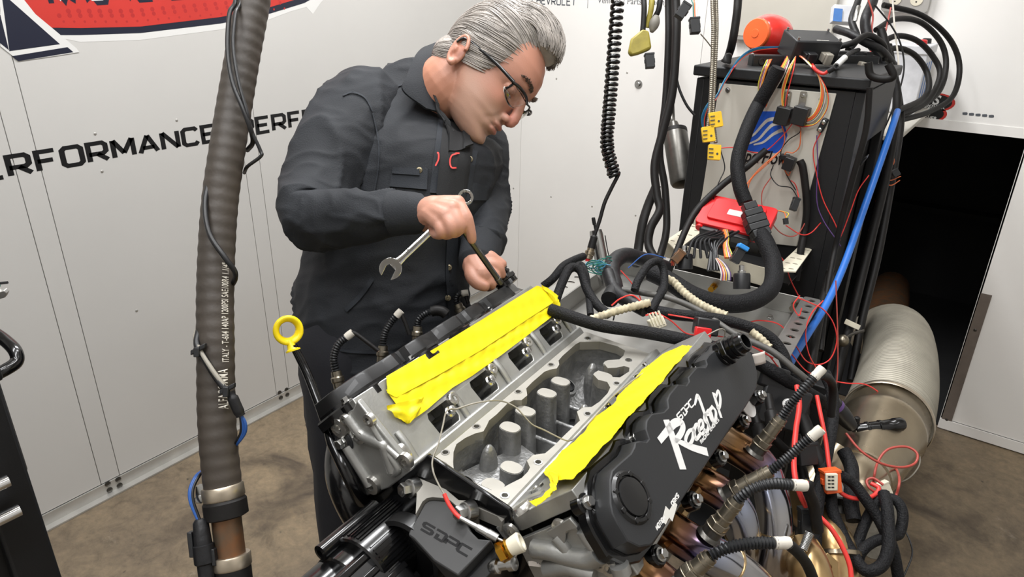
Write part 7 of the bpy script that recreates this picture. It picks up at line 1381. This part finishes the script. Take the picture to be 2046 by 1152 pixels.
# raycast helper onto the jacket front
allv, allf = [], []
for q in (tb, sR, sL): o_ = len(allv); allv += [Vector(p) for p in q.v]; allf += [tuple(i + o_ for i in f_) for f_ in q.f]
bvh = BVHTree.FromPolygons(allv, allf); tv = [Vector(p) for p in tb.v]; bvt = BVHTree.FromPolygons(tv, tb.f)
def onj(x, y, off=.002, tree=None):
    dirv = nrm(ray(x, y)); h = (tree or bvh).ray_cast(Vector(CAM), Vector(dirv))
    if h[0] is None: return at(x, y, 1.4)
    return A(h[0]) - dirv * off
def cloth_strip(name, pts, w, m='jack2', th=.003, parent=jacket, tree=None, n=6, off=.002):
    "ribbon lying on the jacket along pixel polyline, width in px"
    P2 = bez(pts, n); mb = MB(); rows = []
    for i, p in enumerate(P2):
        a = A(P2[max(0, i - 1)]); b = A(P2[min(len(P2) - 1, i + 1)]); d = (b - a) / (np.linalg.norm(b - a) + 1e-9); nn = A([-d[1], d[0]]) * w / 2
        l, r2 = onj(*(A(p) + nn), off, tree), onj(*(A(p) - nn), off, tree); q = -nrm(ray(*p)) * th; rows.append([l, l + q, r2 + q, r2])
    mb.rings(rows); return obj(name, mb, m, parent, ang=50)
def cloth_patch(name, poly, m='jack2', th=.003, parent=jacket, tree=None, off=.002):
    "quad patch (4 px corners) draped on the jacket"
    a, b, c, d = map(A, poly); nu, nv = 8, 6; V = []
    for k in range(2):
        for j in range(nv):
            for i in range(nu): u_, v_ = i / (nu - 1), j / (nv - 1); p = (a * (1 - u_) + b * u_) * (1 - v_) + (d * (1 - u_) + c * u_) * v_; V.append(onj(*p, off, tree) - nrm(ray(*p)) * (th if k else 0))
    Fs = []; N_ = nu * nv
    for j in range(nv - 1):
        for i in range(nu - 1): q = (j * nu + i, j * nu + i + 1, (j + 1) * nu + i + 1, (j + 1) * nu + i); Fs += [q, tuple(N_ + t for t in q)]
    rim = [i for i in range(nu)] + [j * nu + nu - 1 for j in range(1, nv)] + [(nv - 1) * nu + i for i in range(nu - 2, -1, -1)] + [j * nu for j in range(nv - 2, 0, -1)]
    for k in range(len(rim)): a_, b_ = rim[k], rim[(k + 1) % len(rim)]; Fs.append((a_, b_, N_ + b_, N_ + a_))
    mb = MB(); mb.add(V, Fs); return obj(name, mb, m, parent, ang=50)
cloth_strip('placket', [(884, 236), (878, 285), (872, 330), (866, 385)], 15, tree=bvt); cloth_strip('placket', [(905, 470), (902, 540), (905, 600), (910, 660)], 22, tree=bvt)
cloth_strip('placket', [(947, 300), (940, 340), (934, 390), (928, 430)], 16, tree=bvt)
cloth_patch('pocket', [(785, 335), (855, 335), (853, 378), (778, 372)], tree=bvt); cloth_patch('pocket_flap', [(784, 333), (838, 338), (838, 350), (783, 346)], th=.006, tree=bvt); cloth_patch('pocket', [(940, 362), (978, 372), (972, 400), (930, 400)], tree=bvt)
cloth_strip('hand_pocket', [(690, 620), (720, 590), (745, 555)], 9, tree=bvt); cloth_strip('seam', [(685, 190), (705, 184), (730, 195), (745, 222)], 3, th=.0015); cloth_strip('seam', [(742, 198), (780, 178), (812, 165)], 3, th=.0015, tree=bvt)
cloth_strip('seam', [(656, 693), (700, 702), (780, 704), (860, 698)], 5, th=.003, tree=bvt); cloth_strip('seam', [(745, 225), (756, 280), (756, 330), (748, 380)], 3, th=.0015)
for x, y in ((838, 458 if False else 340), (897, 534), (895, 595), (939, 318)): mb = MB(); p = onj(x, y, .004, bvt); mb.lathe(p, -FW, [(0, .006), (.0016, .0055), (.0022, .003), (.0012, .002), (.0012, 0)], 14); obj('snap_button', mb, 'snap', jacket)
p = onj(804, 459, .003); mb = MB(); mb.lathe(p, nrm(-FW - UP * .6), [(0, .0075), (.0016, .007), (.0022, 0)], 14); obj('snap_button', mb, 'snap', jacket)
# collar
def strip(name, top, bot, m, parent, th=.005, n=6, lab=None):
    a, b = smooth([at(*p) for p in top], n), smooth([at(*p) for p in bot], n); c_ = (a.mean(0) + b.mean(0)) / 2; rows = []
    for i in range(len(a)):
        mid = (a[i] + b[i]) / 2; t_ = a[min(i + 1, len(a) - 1)] - a[max(i - 1, 0)]; nn = nrm(np.cross(t_, b[i] - a[i])); nn = nn if nn @ (mid - at(880, 150, 1.46)) > 0 else -nn; bul = mid + nn * .006
        rows.append([a[i], bul, b[i], b[i] - nn * th, mid + nn * (.006 - th), a[i] - nn * th])
    mb = MB(); mb.rings(rows); return obj(name, mb, m, parent, lab, ang=60)
strip('collar', [(888, 232, 1.325), (868, 198, 1.318), (864, 160, 1.325), (866, 122, 1.345), (884, 92, 1.40), (915, 90, 1.48), (935, 110, 1.52)], [(852, 216, 1.30), (806, 180, 1.29), (813, 150, 1.305), (832, 107, 1.345), (856, 90, 1.43), (895, 88, 1.51), (930, 110, 1.55)], 'jack', jacket)
strip('collar', [(940, 248, 1.40), (938, 226, 1.45), (930, 200, 1.5)], [(958, 290, 1.37), (965, 262, 1.42), (955, 230, 1.49)], 'jack', jacket)
# shirt seen in the jacket opening
shv = cloth_patch('shirt', [(886, 236), (950, 262), (930, 400), (872, 388)], 'shirt', .006, person, bvt, .004)
strip('shirt_collar', [(893, 240, 1.31), (872, 205, 1.312), (868, 165, 1.325)], [(905, 262, 1.30), (884, 236, 1.30), (870, 200, 1.305)], 'shirt', person, .004)
strip('shirt_collar', [(892, 242, 1.305), (915, 262, 1.315), (936, 262, 1.33)], [(898, 300, 1.262), (915, 300, 1.27), (945, 290, 1.29)], 'shirt', person, .004)
for pts in ([(873, 305), (876, 306), (876, 318), (870, 331)], [(915, 306), (903, 310), (899, 322), (902, 334), (912, 335)], [(918, 306), (910, 306)]): cloth_strip('shirt_print', pts, 3, 'redw', .001, shv, bvt, 4, .0125)
# trousers and boots
for nm, h_, k_, f_ in (('r', hipR, kneeR, ftR), ('l', hipL, kneeL, ftL)):
    P = smooth([pel + (h_ - pel) * .8 + A([0, 0, .06]), h_, k_, f_ + A([0, 0, -.03])], 8); rr = np.interp(np.linspace(0, 1, len(P)), [0, .3, .65, 1], [.07, .1, .088, .072]); T, U, W_ = frames(P); rg = []
    for i in range(len(P)): rg.append([P[i] + (math.cos(t) * U[i] + math.sin(t) * W_[i]) * (rr[i] + fold(P[i] + U[i] * math.cos(t) * .1 + W_[i] * .1 * math.sin(t), 14, .006)) for t in np.arange(28) * 2 * math.pi / 28])
    mb = MB(); mb.rings(rg); obj('trouser_leg', mb, 'trou', person, ang=180)
    mb = MB(); mb.rings([[A([f_[0] + .04 + a * math.cos(t), f_[1] + b * math.sin(t), z]) for t in np.arange(24) * 2 * math.pi / 24] for z, a, b in ((.0, .145, .05), (.025, .147, .052), (.028, .14, .047), (.06, .125, .045), (.085, .095, .044), (.1, .055, .05))]); 
    for i in range(len(mb.v)): pass
    obj('boot', mb, 'boot', person, ang=40)
# ---- glasses
gl = thing('eyeglasses', Hd(.09, 0, -.01), 'half-rim glasses with black upper frame worn by the man', 'glasses')
for sg in (1, -1):
    mb = MB(); mb.tube(smooth([Hd(-.05, sg * .080, -.022), Hd(-.043, sg * .081, -.008), Hd(-.01, sg * .0805, -.0035), (Hd(.04, sg * .076, -.001)), Hd(.082, sg * .068, -.002)], 6), np.linspace(.0014, .0026, 25), 8, flat=1.5); obj('temple', mb, 'blkgl', gl, ang=80)
    mb = MB(); mb.tube(smooth([Hd(.080, sg * .0685, -.0035), Hd(.0935, sg * .058, .0005), Hd(.1035, sg * .034, .0015), Hd(.106, sg * .012, -.003)], 6), .0023, 8, flat=1.3); obj('upper_rim', mb, 'blkgl', gl, ang=80)
    rows = []
    for v_ in np.linspace(0, 1, 7):
        rows.append([Hd(.0805 + .0225 * math.sin(t_ * math.pi / 2) ** .8 - .005 * v_ ** 2, sg * (.067 - .053 * t_), -.002 - .031 * v_ * (math.sin(math.pi * min(1, .12 + t_ * .82)) ** .45)) for t_ in np.linspace(0, 1, 12)])
    V = [p for r_ in rows for p in r_]; V2 = [p + hF * .0015 for p in V]; mb = MB(); Fs = []
    for j in range(6):
        for i in range(11): q = (j * 12 + i, j * 12 + i + 1, j * 12 + 13 + i, j * 12 + 12 + i); Fs += [q, tuple(84 + k for k in q)]
    rim = list(range(12)) + [j * 12 + 11 for j in range(1, 7)] + list(range(82, 71, -1)) + [j * 12 for j in range(5, 0, -1)]
    for k in range(len(rim)): a_, b_ = rim[k], rim[(k + 1) % len(rim)]; Fs.append((a_, b_, 84 + b_, 84 + a_))
    mb.add(V + V2, Fs); obj('lens', mb, 'glass', gl, ang=180)
    mb = MB(); mb.tube(smooth(rows[-1][1:-1], 3) + hF * .0008, .0007, 6); obj('lower_rim', mb, 'steel', gl, ang=80)
mb = MB(); mb.tube(smooth([Hd(.106, .012, -.003), Hd(.1085, 0, -.001), Hd(.106, -.012, -.003)], 5), .0018, 8); obj('bridge', mb, 'blkgl', gl, ang=80)
# ---- tools in his hands
wr = thing('combination_wrench', at(850, 465, 1.112), 'chrome combination wrench held in the right fist with the open jaw hanging', 'wrench')
a, b = at(788, 530, 1.105), at(925, 400, 1.120); wx = nrm(b - a); wy = nrm(np.cross(-FW - wx * (-FW @ wx), wx)); wz = nrm(np.cross(wx, wy)); L_ = np.linalg.norm(b - a)
R_ = []
for t, w_, h_ in ((-.004, .009, .0035), (.006, .0078, .0036), (.02, .0062, .0036), (L_ * .5, .0058, .0034), (L_ - .016, .006, .0034), (L_ - .006, .0065, .0034)):
    R_.append([a + wx * t + wy * w_ * math.copysign(abs(math.cos(k)) ** .6, math.cos(k)) + wz * h_ * math.copysign(abs(math.sin(k)) ** .6, math.sin(k)) for k in np.arange(16) * math.pi / 8])
mb = MB(); mb.rings(R_); obj('shaft', mb, 'chrome', wr, ang=50)
oc = a - wx * .008; ang0 = math.radians(200); r_ = .0178; op = []
for k in range(25): t = ang0 + .47 + (2 * math.pi - .94) * k / 24; op.append((r_ * math.cos(t), r_ * (1.0 + .0) * math.sin(t)))
ux, uy = math.cos(ang0), math.sin(ang0); sx, sy2 = -uy, ux; w2 = .0078
for d_, s_ in ((.0125, -1), (-.002, -1), (-.0065, -.55), (-.0065, .55), (-.002, 1), (.0125, 1)): op.append((ux * d_ + sx * w2 * s_, uy * d_ + sy2 * w2 * s_))
mb = MB(); mb.prism(op, oc - wz * .004, wx, wy, wz, .008); obj('open_jaw', mb, 'chrome', wr, bevel=.0012)
rc = b + wx * .006; st_ = [((.0088 if k % 2 else .0078) * math.cos(math.pi * k / 12), (.0088 if k % 2 else .0078) * math.sin(math.pi * k / 12)) for k in range(24)]
mb = MB(); mb.prism([circ(0, 0, .0125, 28), st_], rc - wz * .0055, wx, wy, wz, .011); obj('ring_end', mb, 'chrome', wr, bevel=.001)
mb = MB(); put_text(mb, '17mm', a + wx * (L_ * .17) - wy * .0025 + wz * .0036, wx, wy, .0085, bold=.0001); obj('size_mark', mb, 'dksteel', wr, ang=None)
eb = thing('extension_bar', at(1000, 562, 1.2), 'long dark steel socket bar guided by the pointing finger down to the cover', 'tool')
a, b = at(917, 448, 1.112), at(1001, 566, 1.215); d = nrm(b - a); L_ = np.linalg.norm(b - a)
mb = MB(); mb.lathe(a, d, [(0, .004), (.002, .0052), (L_ * .9, .0052), (L_ * .905, .006), (L_ * .99, .006), (L_, .0045)], 8); obj('bar', mb, 'dksteel', eb)
mb = MB(); x_ = nrm(np.cross(d, FW)); mb.box((a + b) / 2 - x_ * -.0042 - FW * .0045, (L_ * .8, .0022, .002), d, x_); obj('bright_edge', mb, 'chrome', eb)
# ================================================================== TOOL CHEST AT THE LEFT EDGE, FLOOR ODDMENTS
fx = -.93; q0 = onx(60, 950, fx); zt = onx(4, 757, fx)[2]
tc_ = thing('tool_chest', A([fx - .25, q0[1] - .4, 0]), 'black steel tool chest with chrome drawer pulls at the lower left edge', 'tool chest')
yb_, ya_ = q0[1], q0[1] - .62
mb = MB(); mb.box((fx - .24, (ya_ + yb_) / 2, (zt + .09) / 2), (.44, yb_ - ya_ - .004, zt - .09)); obj('carcass', mb, 'blkcab', tc_, bevel=.004)
obj('corner_post', bx(fx - .05, fx, yb_ - .05, yb_, .09, zt), 'blkcab', tc_, bevel=.004); obj('top_slab', bx(fx - .47, fx + .006, ya_, yb_ + .004, zt, zt + .022), 'blkcab', tc_, bevel=.004)
zs = [onx(14, 968, fx + .03)[2], onx(30, 1030, fx + .03)[2]]; dz = zs[0] - zs[1]
for k in range(5):
    zc = zs[k] if k < 2 else zs[1] - .22 * (k - 1)
    if zc < .14: break
    mb = MB(); mb.box((fx - .012, (ya_ + yb_ - .05) / 2, zc - dz * .2 if k < 2 else zc - .06), (.03, yb_ - .054 - ya_, dz * .93 if k < 2 else .2)); dr = obj('drawer', mb, 'blkcab', tc_, bevel=.003)
    ye = (onx(22, 965, fx + .03) if k < 1 else onx(44, 1022, fx + .03))[1]
    mb = MB(); mb.tube([A([fx + .022, ya_ + .04, zc]), A([fx + .022, ye, zc])], .0085, 14).box((fx + .012, ya_ + .08, zc), (.02, .014, .01)).box((fx + .012, ye - .05, zc), (.02, .014, .01)); obj('pull_bar', mb, 'chrome', dr, ang=50)
for x, y in ((fx - .07, ya_ + .07), (fx - .07, yb_ - .07), (fx - .42, ya_ + .07), (fx - .42, yb_ - .07)):
    mb = MB(); mb.lathe((x - .0, y - .014, .045), (0, 1, 0), [(0, .044), (.003, .045), (.025, .045), (.028, .044)], 20).box((x, y, .08), (.03, .04, .03)); obj('caster', mb, 'rub', tc_)
P = smooth([at(-60, 640, .98), at(-20, 660, .97), at(8, 678, .965), (at(30, 700, .955)), at(33, 722, .95), at(8, 740, .935), at(-30, 757, .925), at(-70, 775, .915)], 6)
mb = MB(); mb.tube(P, .0085, 14); obj('push_handle', mb, 'blkgl', tc_, ang=80)
q = at(2, 585, 1.06); t_ = thing('digital_caliper', q, 'small grey gauge with a green display at the left frame edge', 'gauge')
mb = MB(); mb.prism([(-.05, -.006), (.008, -.006), (.014, 0), (.012, .006), (.004, .006), (.002, .01), (-.05, .01)], q, nrm(RT + UP * .3), nrm(UP * .8 - FW * .6), nrm(np.cross(RT, UP * .8 - FW * .6)), .008); obj('gauge_body', mb, 'trim', t_, bevel=.001)
mb = MB(); mb.box(q + UP * .009 - RT * .02, (.034, .012, .008), nrm(RT + UP * .3), nrm(UP - FW * .6)); obj('display', mb, 'grnw', t_, bevel=.001)
mb = MB(); mb.tube([q + UP * .013 - RT * .02, q + UP * .016 + RT * .01], .0022, 8); obj('thumb_roller', mb, 'plast', t_)
mb = MB(); mb.box(q - RT * .06 - A([0, 0, .17]), (.02, .02, .33)); obj('gauge_stand', mb, 'blkcab', t_, bevel=.004)
# worn pale patch of tape on the right floor
c = onz(1765, 1055, .001); d = nrm(onz(1800, 980, .001) - onz(1735, 1125, .001)); n_ = np.cross([0, 0, 1.], d)
pl = [(-.16, -.03), (-.1, -.036), (0, -.04), (.1, -.03), (.17, -.018), (.18, .01), (.08, .03), (-.02, .036), (-.12, .03), (-.17, .01)]
mb = MB(); mb.prism(bez(pl + pl[:1], 3)[:-1], c - A([0, 0, .0008]), d, n_, A([0, 0, 1.]), .0014); K['floorpatch'] = mat('worn_grey_tape', '#8c877c', .6, var=.35, vs=30, bump=.4, bs=60); obj('floor_tape', mb, 'floorpatch', None, 'worn pale tape strip stuck to the concrete at the right', 'tape')
# curled paper tag beside the rear fitting of the right cover
q = at(1517, 716, 1.17); t_ = thing('paper_tag', q, 'small curled paper tag beside the black fitting on the Raceshop cover', 'tag'); x_, y_ = nrm(RT * .95 + UP * .25), nrm(UP * .9 - RT * .2 - FW * .3); V = []
for k in (0, .0005):
    for j in range(5):
        for i in range(5): V.append(q + x_ * (i - 2) * .0055 + y_ * (j - 2) * .0055 - FW * (.003 * math.sin(i * .9) + k))
Fs = [f for j in range(4) for i in range(4) for f in ((j * 5 + i, j * 5 + i + 1, j * 5 + i + 6, j * 5 + i + 5), (25 + j * 5 + i + 5, 25 + j * 5 + i + 6, 25 + j * 5 + i + 1, 25 + j * 5 + i))]
rim = [0, 1, 2, 3, 4, 9, 14, 19, 24, 23, 22, 21, 20, 15, 10, 5]; Fs += [(rim[k], rim[(k + 1) % 16], 25 + rim[(k + 1) % 16], 25 + rim[k]) for k in range(16)]
mb = MB(); mb.add(V, Fs); obj('paper', mb, 'paper', t_, ang=180)
